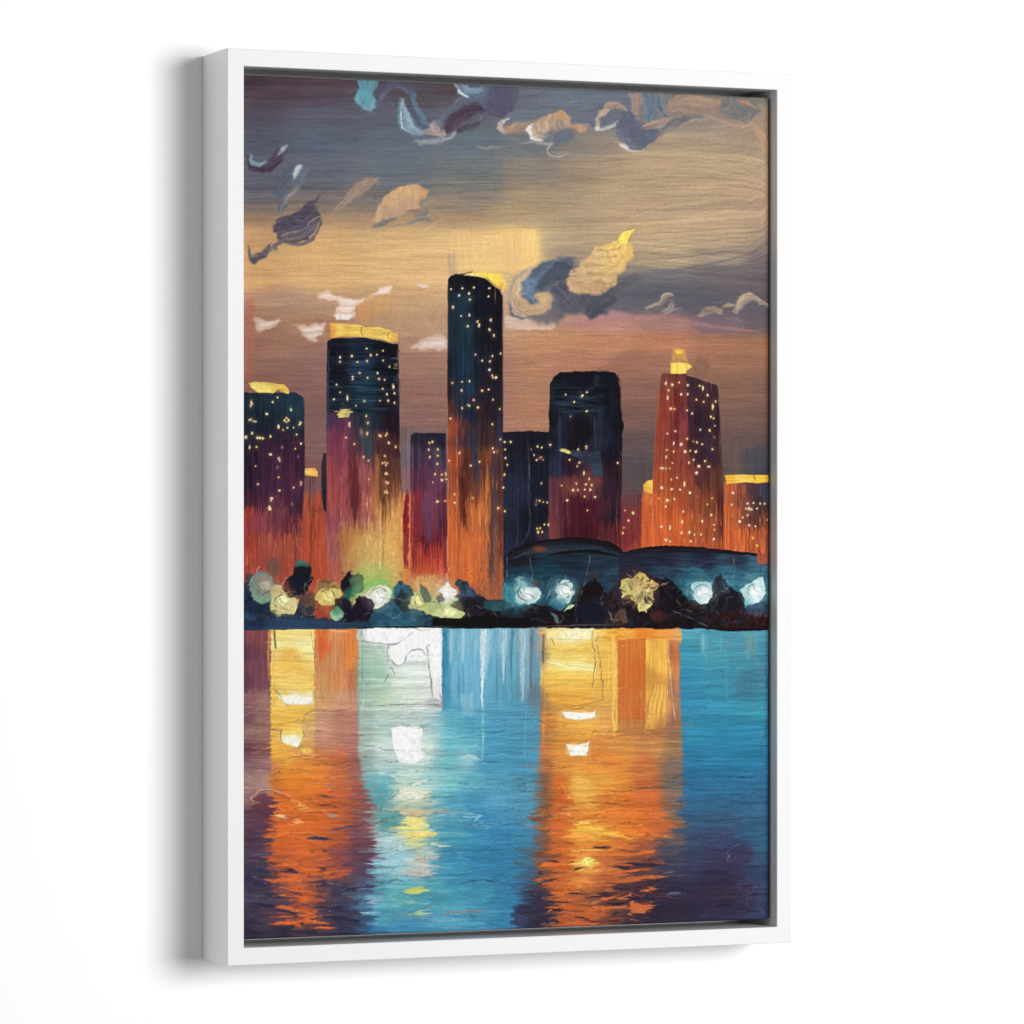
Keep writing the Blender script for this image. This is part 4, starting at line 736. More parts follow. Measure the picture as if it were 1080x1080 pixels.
    for i, rc in enumerate([(258, 420, 320, 610), (346, 364, 422, 610), (434, 460, 470, 610), (474, 300, 529, 615), (533, 458, 578, 575), (582, 396, 654, 572), (692, 400, 760, 576), (765, 512, 811, 580), (320, 510, 345, 620), (346, 560, 430, 625)]):
        A_ = (rc[2]-rc[0])*(rc[3]-rc[1])
        dabs(int(A_/75), rc, (7, 30), (.7, 2.6), samp=(2.2, 12), ang=1.57, angj=.05, jit=.10, a=.6, seed=60+i, h=.14, curve=.03)
        dabs(int(A_/260), rc, (3, 9), (.7, 2.), samp=(5, 5), ang=1.57, angj=1.2, jit=.16, a=.45, seed=80+i, h=.14)
    smear(250, 440, 321, 618, 1.2, 11, 1.3, 16., 221, 12); smear(319, 510, 348, 618, 1., 10, 1.3, 16., 227, 6); smear(346, 444, 426, 618, 1.2, 13, 1.3, 16., 228, 8); smear(430, 470, 532, 618, 1.2, 16, 1.3, 18., 222, 12)
    smear(472, 320, 532, 470, .8, 14, 1.4, 18., 223, 10); smear(530, 462, 580, 576, 1.1, 9, 1.3, 15., 224, 8); smear(579, 506, 656, 576, 1.1, 10, 1.3, 15., 229, 8); smear(655, 528, 692, 578, 1.1, 7, 1.3, 15., 230, 4); smear(763, 516, 822, 580, 1.1, 9, 1.3, 12., 232, 6)
    smear(690, 430, 764, 576, 1., 9, 1.4, 14., 225, 10); smear(346, 372, 421, 440, 9, .5, 12, 1.3, 226, 6)
    blob(398, 588, 24, 34, (222, 196, 116), a=.42, soft=20, seed=5, rag=.3); blob(394, 606, 20, 14, (190, 204, 120), a=.4, soft=10, seed=6, rag=.3)
    blob(452, 618, 20, 12, (226, 196, 124), a=.5, soft=8, seed=7, rag=.3); blob(418, 570, 7, 40, (226, 166, 84), a=.4, soft=5, seed=8, rag=.3)
    # bright knife glints towards the foot of the towers
    rr = np.random.RandomState(31)
    for i in range(150):
        k = rr.randint(4)
        x0, y0, cs = [(rr.uniform(386, 426), rr.uniform(520, 590), [(250, 206, 124), (240, 180, 88), (255, 226, 160)]),
                      (rr.uniform(474, 530), rr.uniform(500, 590), [(238, 150, 78), (246, 176, 104), (214, 110, 50)]),
                      (rr.uniform(258, 345), rr.uniform(540, 596), [(226, 112, 60), (238, 150, 90), (120, 44, 40)]),
                      (rr.uniform(680, 810), rr.uniform(520, 572), [(244, 146, 66), (228, 118, 50), (250, 176, 96)])][k]
        stroke([(x0, y0), (x0+rr.normal(0, .5), y0+rr.uniform(5, 22))], [.5, rr.uniform(.7, 1.7), .4], cs[rr.randint(3)], a=.6, seed=i, h=.45, rim=.2)
    # ---- lit windows
    q = 230/1080.
    wins("876,646 745,690,t 745,712 803,683 830,713 878,706 897,678 927,676 957,657 958,705 989,736 842,768 930,768 807,785 807,797 881,792 938,797 965,801 727,824 1008,835,t 955,846 746,863 1015,868 977,873 781,890,t 714,898 942,905 982,905 1014,915 865,907,g 824,929,g 875,980 791,1023,t 882,1015 878,1068 850,1058,d", 200, 230, q, 1.35, seed=1)
    wins("60,178,t 56,200 64,185 195,175 226,145 310,223,g 157,250,b 60,285 75,295 88,299 48,288 283,275 283,300 270,290 296,288 372,305,b 365,315 232,330,t 262,352 288,337 328,335 66,372 25,398,b 100,400,b 116,402,b 133,405,b 181,392 346,380 50,461,t 93,458 374,438 338,469 255,460,d 180,506,b 356,520,d 234,530 240,545 86,580 225,590,d 232,650 375,682 375,695 102,694 328,716 237,734 188,785,b 184,796 173,840,b 176,850,b 316,820,d", 255, 395, 1/6., 1.35, col=(244, 226, 168), seed=2)
    wins("793,374 797,308 755,350,d 752,365,d 760,372,d 659,399 711,441 876,390,b 870,385 917,375 910,386 930,433,b 975,457 770,523 800,545 905,515,b 890,560 905,556 912,572 922,560 912,626,b 920,632 912,680 926,684 920,690 914,735 905,745 920,748 804,663 787,820,p", 255, 395, 1/6., 1.3, col=(244, 204, 156), seed=3)
    wins("355,352 411,348 467,344 545,348 395,384,b 444,373 449,404 540,388 364,441 405,485 445,480 486,513 493,530,t 438,535 552,505 545,553 568,581 476,677 560,683 600,672 509,706 547,709 545,751 558,780 565,790 578,790 362,816 410,811 445,808 408,853 509,854 541,849 467,901 563,900 445,929 438,925 409,941 488,938 596,945 352,992 560,1021", 400, 230, q, 1.35, seed=4)
    wins("567,438 575,462 597,458,d 358,467 290,515 428,545,b 483,523 325,728 326,782 442,752,y 432,748,d 602,815 644,836 615,380 643,397,b 680,397 646,445 648,497 660,543 641,604 633,686,b", 425, 400, 1/6., 1.3, seed=5)
    wins("186,397,b 166,403 162,447 220,445,b 219,483 169,492 218,536,b 201,600 246,604 270,604,t 245,638,b 274,632 189,652 217,774,b 266,770", 425, 400, 1/6., 1.25, col=(236, 216, 150), seed=6)
    wins("851,427 877,433 932,416 811,442,d 830,480 872,493,p 865,500,p 845,510 887,510,p 876,658 845,768,d 864,769 887,776 911,780 841,792,d 895,920 920,920 848,945 868,942 855,967 881,967", 425, 400, 1/6., 1.15, seed=7)
    wins("143,168 264,155 237,176,b 191,210 262,263 171,293,d 213,481 261,465 260,477 166,541 222,556,b 210,576 248,615,t 277,649 120,686 204,675 259,679 291,685 186,712,b 213,711 252,709 283,711 251,749 310,752 151,771,b 267,828 440,558 54,455,b 482,828 526,842 500,886 475,927 469,957", 570, 385, 1/5.4, 1.25, seed=8)
    wins("178,188,t 211,196,b 245,184 288,199 350,202 366,213,t 192,224 188,263,t 257,244,b 288,244 333,272 390,248 370,281 431,281 416,307,t 204,318,b 222,318 286,325 311,341 406,358 421,366 427,403 227,430,b 186,443 352,424 400,427 424,462,d 286,470 318,483 336,487 363,498 218,492,t 256,497,b 183,526 218,534 275,534,b 302,530 330,534,b 415,522 180,562,t 320,576 295,590 213,592 377,583 346,609,b 395,610,b 333,642,b 206,675 235,667 272,697,t 156,717,b 208,724,b 251,728,b 300,742,b 335,762,d 143,771,y 186,781,b 222,774 413,771,y 389,801,y 177,813 266,838 408,855 260,890,b 362,888,b 155,914,b 200,917,t 422,905 426,930,y 259,945,b 298,943,b 323,955 356,955 422,978,b 179,981,b 200,990,b 305,988 358,990,d", 665, 365, 225/1080., 1.3, col=(250, 222, 184), seed=9)
    wins("150,618 162,619 178,620 200,620 518,742,b 512,802 592,797,b 622,794 656,796 679,799 600,824,b 612,828 585,822 640,822 592,857 568,867 552,888,b 692,880 600,907 631,913 620,971,yb 641,1010,yb 12,845", 665, 365, 225/1080., 1.3, col=(240, 220, 190), seed=10)

# ================================================================ SHORE
def paint_shore():
    # domed roofs
    poly([(531, 592), (545, 582), (570, 574), (600, 570), (630, 571.5), (648, 577), (659, 585), (662, 592), (662, 661), (531, 661)],
         [(545, 590, 24, 22, 34), (600, 588, 24, 38, 52), (640, 592, 30, 44, 60), (545, 605, 24, 50, 64), (580, 608, 26, 58, 76), (620, 608, 30, 50, 68), (650, 605, 34, 66, 84), (540, 630, 52, 120, 136), (575, 630, 28, 70, 88), (600, 635, 30, 74, 92), (625, 625, 30, 46, 64), (650, 625, 32, 70, 88), (545, 650, 24, 60, 74), (600, 650, 20, 30, 44), (650, 645, 24, 34, 48)], warp=.7, amp=.10, dirn='h', seed=3, cell=(1.8, 26))
    stroke([(531, 590), (545, 581), (570, 574), (600, 570.5), (630, 572.5), (648, 578), (660, 586)], [2, 7, 8, 8, 8, 8, 2], (18, 14, 20), col2=(30, 28, 38), seed=4)
    stroke([(537, 590), (560, 582), (590, 578), (620, 580), (640, 582)], [1.5, 5, 7, 5, 2], (30, 54, 66), col2=(52, 56, 62), seed=5, a=.9)
    blob(569, 579, 7, 3, (132, 62, 42), a=.8, soft=2.5, seed=4)
    stroke([(575, 586), (600, 582), (630, 582), (655, 588)], [1, 3.4, 4, 1], (14, 12, 18), seed=6)
    stroke([(536, 590), (550, 590), (568, 589)], [1, 2, 1], (16, 14, 22), seed=7)
    poly([(652, 586), (665, 581), (690, 577.5), (720, 577.5), (760, 579.5), (790, 583), (830, 587), (830, 662), (655, 661)],
         [(665, 590, 30, 34, 50), (700, 590, 32, 32, 52), (740, 592, 32, 36, 58), (775, 592, 44, 56, 78), (805, 592, 62, 106, 124), (670, 605, 24, 40, 54), (700, 602, 40, 62, 80), (735, 604, 44, 92, 110), (770, 602, 46, 96, 116), (800, 608, 54, 110, 128), (700, 620, 34, 76, 94), (730, 622, 44, 112, 130), (765, 620, 50, 120, 140), (800, 622, 56, 124, 142), (670, 640, 22, 30, 40), (720, 640, 24, 40, 50), (770, 640, 34, 62, 78), (805, 645, 40, 90, 112)], warp=.7, amp=.10, dirn='h', seed=5, cell=(1.8, 26))
    stroke([(655, 584), (675, 580.5), (700, 579), (740, 580), (775, 583), (815, 587)], [2, 5, 6.5, 6, 4, 2], (16, 10, 16), col2=(28, 24, 38), seed=8)
    poly([(798, 583), (830, 585), (830, 597), (800, 594)], (198, 88, 62), a=.85, soft=2, warp=1.2); blob(802, 590, 4, 3, (180, 80, 60), a=.5, soft=2)
    for k in range(12): stroke([(690+k*2, 588+k % 5*2), (720+k*2, 589+k % 5*2), (746+k*3, 587+k % 4*3)], [1, 2, 1], [(50, 40, 66), (24, 24, 40), (60, 70, 92)][k % 3], a=.4, seed=k)
    line([(700, 604), (716, 600), (740, 597)], 1., (90, 120, 140), .5); line([(773, 588), (774, 602), (772, 622)], 1., (170, 150, 140), .7); line([(801, 580), (802, 596), (803, 606)], 1., (60, 30, 34), .8)
    line([(720, 618), (720, 610), (726, 605)], .9, (20, 34, 50), .7); line([(700, 606), (722, 618), (742, 628)], .9, (26, 44, 58), .6)
    # dark bank
    bank = [(240, 618), (262, 614), (280, 628), (292, 632), (310, 628), (322, 640), (345, 644), (366, 640), (390, 642), (398, 628), (412, 622), (424, 612), (436, 622), (440, 640), (470, 636), (486, 624), (484, 612), (494, 614), (502, 625), (512, 632), (530, 634), (545, 640), (560, 634), (580, 642), (602, 640), (606, 622), (618, 616), (634, 618), (640, 626), (654, 612), (664, 604), (680, 606), (700, 612), (714, 618), (724, 632), (744, 636), (752, 618), (760, 606), (768, 618), (790, 632), (830, 634), (830, 663.5), (600, 662.5), (470, 661.5), (380, 662.5), (240, 664.5)]
    poly(bank, [(262, 640, 24, 40, 62), (262, 655, 34, 54, 80), (300, 640, 40, 50, 60), (300, 657, 40, 64, 92), (345, 650, 46, 40, 44), (345, 658, 38, 64, 90), (375, 645, 26, 24, 34), (385, 655, 30, 56, 76), (410, 640, 42, 92, 110), (430, 650, 38, 84, 104), (450, 655, 24, 40, 52), (470, 658, 12, 10, 14), (495, 625, 36, 62, 84), (500, 645, 22, 18, 28), (520, 650, 22, 22, 28), (540, 648, 22, 48, 60), (560, 655, 14, 12, 18), (590, 655, 18, 14, 20), (612, 630, 22, 14, 18), (620, 650, 20, 22, 38), (650, 650, 40, 30, 34), (670, 645, 22, 16, 22), (700, 630, 22, 18, 28), (700, 655, 26, 14, 18), (730, 645, 20, 16, 22), (760, 630, 30, 36, 50), (770, 650, 34, 18, 22), (800, 640, 44, 78, 100), (800, 655, 40, 16, 20)], warp=1.6, soft=1., amp=.16, dirn='n', seed=6, h=.3)
    # scattered bank brushwork
    r = np.random.RandomState(8)
    for i in range(150):
        x = r.uniform(258, 812); y = r.uniform(636, 660)
        dk = (16, 14, 20) if x > 440 else (24, 36, 54)
        c = [dk, (34, 60, 76) if x < 620 else (44, 24, 30), (60, 40, 44), (28, 48, 62)][r.randint(4)]
        a_ = r.uniform(-.6, .6); l = r.uniform(3, 9)
        stroke([(x-l*np.cos(a_), y-l*np.sin(a_)*.5), (x, y-1), (x+l*np.cos(a_), y+l*np.sin(a_)*.5)], [1, r.uniform(2, 5), 1], c, a=.6, seed=i)
    # tree heads and lamps, from the left
    poly([(258, 606), (268, 606), (270, 622), (258, 622)], (44, 60, 66), a=.7, soft=2.5, warp=1.5)
    blob(289, 597, 7, 10, (98, 84, 70), a=.75, soft=4, seed=6)
    blob(277, 620, 14, 17, (116, 140, 140), (124, 160, 136), seed=7, soft=1.6, amp=.05, rag=.1)
    blob(279, 617, 9, 11, (172, 138, 120), (150, 150, 132), seed=8, soft=4, a=.8, amp=.05, rag=.1)
    line([(261, 618), (268, 608), (275, 597)], 1.1, (222, 206, 190), .8, .5)
    blob(316, 613, 11, 19, (18, 20, 34), ang=.35, seed=9, soft=1.2, rag=.3); blob(318, 597, 7.5, 6, (72, 116, 108), (38, 60, 66), seed=10, soft=1.5)
    blob(309, 618, 9, 10, (20, 24, 40), seed=13, soft=1.5)
    stroke([(303, 612), (304, 620), (307, 627)], [2, 5, 2], (128, 44, 34), seed=3, a=.8); blob(318, 603, 8, 6, (22, 22, 32), seed=11, soft=1.5)
    line([(297, 618), (302, 609)], 1.2, (190, 200, 200), .7)
    poly([(285, 629), (286, 620), (290, 616), (297, 618), (302, 630), (310, 631), (317, 634), (313, 641), (309, 648), (298, 648), (286, 645)],
         [(290, 625, 222, 204, 136), (294, 636, 226, 212, 150), (307, 636, 232, 220, 152), (300, 645, 214, 202, 138)], warp=1.0, amp=.05, h=.6, rim=.35, dirn='n', seed=7)
    line([(297, 625), (293, 634), (298, 641), (309, 643)], 1.1, (90, 76, 50), .8, .6); line([(286, 645), (298, 649), (310, 648)], 1.2, (150, 140, 96), .8)
    line([(278, 643), (284, 650), (288, 660), (290, 683)], 1.2, (20, 24, 34), .85, .3)
    blob(325, 636, 10, 12, (76, 60, 56), (60, 58, 60), seed=12, soft=3, a=.8)
    for k in range(7): line([(313+k*2.4, 648-k), (319+k*2, 640-k), (324+k*1.6, 632)], .9, (180, 160, 130) if k % 2 else (34, 32, 38), .5, seed=k)
    line([(320, 613), (327, 622), (333, 628)], 1., (214, 176, 110), .6); line([(322, 642), (338, 643), (350, 641)], 1., (40, 30, 34), .7)
    poly([(331, 646), (332, 636), (346, 634), (352, 640), (350, 652), (332, 652)], (176, 70, 46), a=.85, soft=2, warp=1, amp=.12)
    poly([(334, 622), (336, 612), (345, 611), (352, 616), (356, 620), (352, 624), (338, 624)], (120, 96, 62), a=.85, soft=2, warp=1.6, dirn='n', amp=.2)
    blob(346, 629, 13, 9, (234, 208, 110), (232, 206, 118), seed=14, soft=1., amp=.06, h=.7, power=2.6)
    line([(334, 634), (333, 620), (336, 610)], 1., (230, 200, 130), .7)
    blob(366, 614, 7, 11, (24, 16, 28), ang=.5, seed=15, soft=1.2, rag=.3); blob(377, 615, 7, 10, (46, 66, 74), seed=17, soft=1.4, rag=.3)
    blob(370, 625, 13, 6.5, (28, 78, 76), (46, 106, 88), ang=-.75, seed=16, soft=1.2, h=.5)
    blob(360, 641, 9, 12, (28, 22, 36), seed=18, soft=1.2); blob(367, 650, 7, 8, (24, 20, 32), seed=19, soft=1.5)
    blob(355, 647, 6.5, 7, (70, 136, 108), (166, 212, 178), seed=20, soft=2)
    # green glow and white lamp
    poly([(372, 608), (384, 600), (404, 598), (414, 604), (414, 640), (372, 640)], (150, 186, 92), a=.45, soft=9, warp=3, dirn='n')
    stroke([(384, 620), (394, 614), (406, 616), (413, 626), (413, 636)], [4, 8, 8, 6, 3], (132, 196, 96), seed=21, a=.8, soft=2)
    blob(399, 630, 14, 11, (238, 242, 214), (240, 244, 228), seed=22, ang=-.4, soft=1.2, amp=.04, h=.8, rag=.15)
    stroke([(374, 636), (381, 630), (390, 626)], [2.5, 4, 3], (226, 214, 196), seed=23, h=.6)
    line([(376, 628), (388, 622), (400, 619)], .9, (240, 246, 220), .7)
    blob(383, 643, 10.5, 14, (30, 18, 34), seed=24, soft=1.2, rag=.25, amp=.25)
    poly([(393, 646), (404, 638), (414, 632), (424, 634), (440, 642), (456, 652), (454, 661), (392, 661)], [(400, 650, 40, 84, 104), (430, 650, 40, 86, 106), (450, 656, 38, 70, 88)], warp=1.2, amp=.10, dirn='n', h=.4)
    poly([(416, 634), (420, 628), (424, 621), (430, 630), (434, 640), (432, 646), (424, 642)], (30, 44, 56), warp=1.5, soft=1., dirn='n', amp=.2)
    poly([(432, 640), (433, 630), (438, 625), (444, 622), (446, 616), (452, 624), (458, 632), (470, 622), (482, 632), (488, 640), (490, 648), (484, 652), (470, 652), (455, 650), (444, 644)],
         [(438, 632, 214, 214, 140), (448, 628, 178, 190, 120), (445, 640, 196, 204, 130), (460, 640, 180, 196, 130), (465, 648, 222, 228, 158), (480, 646, 212, 220, 146)], warp=1.3, amp=.07, dirn='n', h=.6, rim=.3, seed=9)
    poly([(443, 622), (444, 616), (450, 620), (456, 632), (452, 636), (446, 634)], (66, 84, 78), a=.85, warp=1, soft=1); line([(443, 624), (447, 634), (458, 634)], 1., (40, 44, 44), .7)
    poly([(461, 624), (471, 613), (481, 625), (476, 632), (471, 638), (468, 636), (467, 628)], (246, 244, 234), warp=.6, h=.8, rim=.3, seed=10)
    poly([(459, 631), (466, 626), (468, 636), (462, 636)], (60, 66, 64), a=.9, warp=.8)
    line([(460, 634), (466, 645), (476, 650)], 1.1, (70, 80, 70), .7); line([(440, 641), (456, 639), (468, 645)], .9, (110, 130, 90), .6)
    poly([(480, 611), (487, 611), (494, 617), (500, 626), (496, 632), (486, 628), (482, 620)], [(488, 616, 34, 44, 58), (494, 626, 44, 66, 92)], warp=1.6, soft=1., dirn='n', amp=.15)
    poly([(474, 640), (486, 630), (510, 630), (514, 640), (506, 650), (492, 648)], (28, 22, 34), warp=1, soft=1.4, a=.8)
    blob(524, 639, 15, 5.5, (42, 84, 92), (40, 88, 92), seed=26, soft=1.6, a=.85)
    line([(489, 650), (504, 648), (520, 643), (532, 648)], 1., (70, 76, 86), .6)
    # blue-white lamps under the dome
    blob(549, 625, 17, 18, (56, 140, 158), a=.55, soft=9, seed=27, amp=.05); blob(594, 624, 15, 15, (48, 110, 130), a=.5, soft=8, seed=28, amp=.05)
    blob(550, 620, 6, 11, (140, 196, 196), ang=-.15, seed=29, soft=2, a=.85)
    blob(558, 628, 12, 9.5, (206, 232, 228), (196, 228, 226), seed=30, soft=1.2, amp=.05, h=.8, ang=-.2); blob(548, 631, 5, 7, (178, 216, 216), seed=31, soft=1.5, a=.8)
    line([(545, 612), (545, 622), (553, 628)], 1.1, (40, 62, 74), .8, .4); line([(553, 609), (554, 622)], .9, (80, 110, 116), .6); line([(545, 618), (546, 632)], .8, (220, 236, 234), .6)
    stroke([(560, 613), (566, 616), (570, 622)], [3, 5, 2], (60, 30, 30), a=.7, seed=9)
    line([(558, 588), (560, 602), (562, 614)], .8, (190, 200, 196), .7); line([(534, 586), (534.5, 604), (534, 632)], .8, (170, 190, 196), .7)
    blob(595.5, 624, 9.5, 12.5, (206, 236, 234), (192, 228, 226), seed=32, soft=1.1, amp=.05, h=.8); line([(586, 617), (589, 627), (598, 633)], 1., (40, 56, 60), .75, .4); stroke([(597, 624), (599, 628), (598, 631)], [1, 4, 1], (110, 130, 100), seed=3)
    line([(576, 632), (580, 624), (585, 620)], 1.1, (170, 210, 220), .8); line([(582, 610), (576, 620), (572, 632)], .9, (120, 170, 180), .5)
    blob(588, 637, 8, 7, (60, 130, 150), a=.7, soft=2, seed=33)
    poly([(594, 645), (598, 639), (604, 637.5), (605, 640), (600, 643)], (200, 222, 170), warp=.5, h=.6)
    line([(607, 638), (606, 648), (608, 656)], .8, (190, 190, 190), .7); line([(594, 647), (591, 657)], .8, (170, 180, 180), .6)
    poly([(580, 646), (586, 648), (591, 657), (586, 656)], (110, 140, 150), a=.7, warp=.6)
    line([(622, 584), (620, 600), (616, 615), (612, 626)], .8, (190, 196, 196), .65); line([(637, 622), (633, 634), (636, 644)], .9, (190, 190, 186), .7, 1.); line([(641, 645), (644, 653)], 1., (180, 180, 170), .7)
    blob(625, 621, 12, 9, (16, 10, 14), seed=34, soft=1.5, rag=.35); blob(625, 607, 8, 5, (56, 50, 52), a=.6, soft=3, seed=35)
    blob(622, 646, 16, 10, (18, 20, 38), seed=36, soft=2, rag=.3)
    stroke([(646, 656), (652, 650), (657, 646), (659, 656)], [3, 6, 8, 5], (98, 72, 56), a=.8, seed=37)
    # yellow burst
    blob(670, 622, 26, 24, (54, 36, 48), a=.75, soft=5, seed=38, rag=.5)
    poly([(654, 621), (656, 612), (662, 608), (668, 610), (676, 602), (684, 610), (694, 616), (694, 622), (688, 626), (690, 634), (684, 640), (680, 645), (673, 645), (672, 638), (664, 632), (657, 630)],
         [(660, 620, 224, 210, 128), (668, 616, 190, 160, 96), (675, 628, 236, 222, 130), (680, 612, 228, 198, 104), (688, 620, 196, 158, 96), (678, 640, 222, 212, 130)], warp=2.2, wscale=4., amp=.10, dirn='n', h=.7, rim=.4, seed=11)
    rr = np.random.RandomState(4)
    for i in range(46):
        an = rr.uniform(0, 6.28); q0 = rr.uniform(4, 15); q1 = q0+rr.uniform(4, 12)
        c = [(240, 226, 146), (208, 168, 100), (150, 112, 84), (66, 44, 54), (232, 210, 120)][rr.randint(5)] if q0 < 9 else [(120, 88, 74), (66, 44, 54), (46, 30, 44), (176, 144, 96)][rr.randint(4)]
        stroke([(673+np.cos(an)*q0, 624+np.sin(an)*q0*.9), (673+np.cos(an+.15)*(q0+q1)/2, 624+np.sin(an+.15)*(q0+q1)/2*.85), (673+np.cos(an)*q1, 624+np.sin(an)*q1*.8)], [1.5, rr.uniform(1.5, 3.5), .6], c, a=.75, seed=i, h=.5)
    for i in range(9):
        an = rr.uniform(0, 6.28); stroke([(671, 622), (671+np.cos(an)*7, 622+np.sin(an)*8), (671+np.cos(an+.5)*13, 622+np.sin(an+.5)*14)], [.6, 1.8, .6], (84, 60, 62), a=.7, seed=i)
    line([(662, 605), (669, 612), (676, 618)], 1.1, (210, 190, 180), .7)
    poly([(697, 612), (702, 608), (710, 612), (718, 622), (724, 632), (722, 648), (700, 648), (694, 636)], [(705, 620, 26, 20, 30), (712, 635, 16, 12, 20)], warp=1.2, soft=1.2, dirn='n', amp=.2)
    stroke([(696, 616), (701, 617), (705, 614)], [1, 3, 1], (150, 120, 96), a=.7, seed=5)
    blob(694, 650, 10, 6, (84, 36, 34), a=.6, soft=3, seed=39); line([(709, 644), (725, 650), (746, 661)], 1.1, (130, 140, 152), .8, .3)
    # box-like lamps at right
    poly([(730, 616), (736, 614), (748, 614.5), (750, 620), (750, 631), (746, 636), (738, 637), (732, 632)], [(740, 622, 186, 226, 228), (735, 630, 196, 234, 234), (746, 630, 236, 250, 248), (740, 618, 150, 206, 214)], warp=.7, h=.8, rim=.4, seed=12, amp=.04)
    line([(731, 618), (732, 628), (738, 635)], 1.2, (232, 246, 246), .8, .3); line([(734, 621), (735, 630)], .9, (70, 120, 130), .6, .3)
    poly([(750, 636), (750, 618), (756, 608), (760, 604), (764, 612), (770, 624), (768, 640), (756, 642)], [(756, 620, 30, 34, 42), (764, 620, 48, 58, 72), (760, 636, 20, 18, 24)], warp=1, soft=1., dirn='n', amp=.12)
    line([(751, 634), (757, 626), (768, 619), (776, 617)], 1., (150, 160, 160), .7, .4); line([(743, 655), (748, 646), (756, 645), (760, 652)], .8, (140, 130, 120), .5)
    blob(772, 635, 11, 12, (26, 24, 34), seed=40, soft=2, rag=.3)
    poly([(780, 622), (786, 617), (798, 611), (803, 609), (807, 616), (805, 632), (800, 634), (790, 638), (786, 641), (784, 632)], [(788, 624, 176, 226, 230), (798, 620, 204, 240, 242), (796, 630, 232, 250, 250), (786, 638, 110, 190, 196)], warp=.7, h=.8, rim=.4, seed=13, amp=.04)
    line([(783, 620), (795, 614), (804, 611), (806, 626)], 1., (224, 244, 244), .8, .3); line([(797, 619), (802, 628), (804, 633)], 1., (60, 100, 120), .7, .3)
    blob(797, 643, 10, 7, (52, 84, 112), a=.75, soft=2.5, seed=41)
    for i in range(70):
        x = rr.uniform(762, 811); y = rr.uniform(643, 662)
        stroke([(x, y), (x+rr.normal(0, .8), y-rr.uniform(3, 7))], [1.4, 1, .5], [(110, 30, 32), (40, 12, 16), (70, 20, 26), (24, 12, 16), (140, 48, 44)][rr.randint(5)], a=.7, seed=i)
    for i in range(60):
        x = rr.uniform(610, 760); y = rr.uniform(640, 660)
        stroke([(x, y), (x+rr.normal(0, 2), y-rr.uniform(2, 5))], [1.4, 1, .5], [(60, 30, 26), (14, 10, 14), (30, 22, 26), (70, 50, 44)][rr.randint(4)], a=.55, seed=i)
    dabs(520, (258, 596, 812, 660), (3, 9), (.8, 2.6), samp=(3.2, 3.2), angj=1.3, jit=.16, a=.6, seed=91, h=.25)
    dabs(200, (258, 590, 530, 640), (4, 10), (.6, 1.4), samp=(5, 5), ang=1.57, angj=.7, jit=.14, a=.5, seed=92, h=.25)
    smear(256, 596, 815, 660, 2.2, 2.0, 6., 5., 231, 5)
    rr = np.random.RandomState(77)
    for (lx, ly) in [(279, 617), (298, 633), (346, 629), (399, 630), (440, 634), (471, 625), (474, 646), (556, 626), (595, 624), (672, 622), (741, 624), (796, 624)]:
        cc = P[int((ly-Y0)*S), int((lx-X0)*S)]*255
        if lx not in (279,): cc = cc*.55+np.array([252, 254, 244])*.45 if lx in (399, 471, 556, 595, 741, 796) else cc
        blob(lx, ly, 15, 14, cc*.8, a=.28, soft=11, rag=.3, seed=int(lx)+9)
        for k in range(6):
            an = rr.uniform(0, 6.28); q0 = rr.uniform(0, 5); w_ = rr.uniform(1.2, 3.)
            c_ = np.clip(cc*rr.uniform(.82, 1.12)+rr.normal(0, 6, 3), 0, 255)
            px0 = lx+np.cos(an)*q0; py0 = ly+np.sin(an)*q0; a2 = rr.uniform(0, 3.14)
            stroke([(px0-np.cos(a2)*4, py0-np.sin(a2)*3), (px0, py0+rr.normal(0, 1)), (px0+np.cos(a2)*4, py0+np.sin(a2)*3)], [.6, w_, .6], c_, a=.8, seed=k, h=.7, rim=.35)
        blob(lx+.5, ly, 5.5, 4.8, np.clip(cc*1.06+26, 0, 255), a=.85, soft=3, rag=.4, seed=int(lx), h=.8)
    # fine scratched outlines round lamps and tree heads
    for i in range(90):
        x0 = rr.uniform(260, 810); y0 = rr.uniform(604, 654); a0 = rr.uniform(0, 3.14); l = rr.uniform(6, 15); k_ = rr.normal(0, 3)
        c_ = [(206, 196, 170), (20, 18, 26), (150, 160, 160), (28, 26, 34), (210, 160, 110)][rr.randint(5)]
        line([(x0, y0), (x0+np.cos(a0)*l*.5-np.sin(a0)*k_, y0+np.sin(a0)*l*.5+np.cos(a0)*k_), (x0+np.cos(a0)*l, min(656, y0+np.sin(a0)*l))], .9, c_, .55, .6, seed=i)
    for (lx, ly, r_) in [(298, 634, 10), (346, 629, 9), (401, 628, 11), (445, 632, 9), (555, 624, 11), (595, 624, 10), (741, 624, 10), (797, 622, 10)]:
        a0 = rr.uniform(1.5, 4)
        line([(lx+np.cos(a0+t_)*r_*(1-.12*t_), ly+np.sin(a0+t_)*r_*.9*(1-.12*t_)) for t_ in (0, .6, 1.2, 1.8, 2.4)], 1.1, (34, 40, 46), .75, .5, seed=int(lx))
        line([(lx-3, ly-5), (lx-1, ly+1), (lx+4, ly+3)], 1., (70, 80, 76), .6, .6, seed=int(ly))
    # water line
    poly([(240, 655), (288, 653), (330, 652), (352, 656), (386, 656), (386, 663), (345, 663.5), (240, 665)], [(262, 659, 30, 46, 70), (300, 659, 42, 64, 92), (345, 660, 38, 60, 86), (380, 660, 30, 60, 76)], warp=.7, soft=.9, amp=.08, dirn='h')
    poly([(456, 652), (486, 652), (520, 650), (560, 652), (560, 662), (456, 661)], (12, 8, 12), warp=.8, soft=1, a=.9, dirn='h')
    stroke([(380, 661.5), (430, 661), (500, 662), (560, 661.5)], [1, 2, 2.4, 1.5], (14, 14, 22), seed=3)
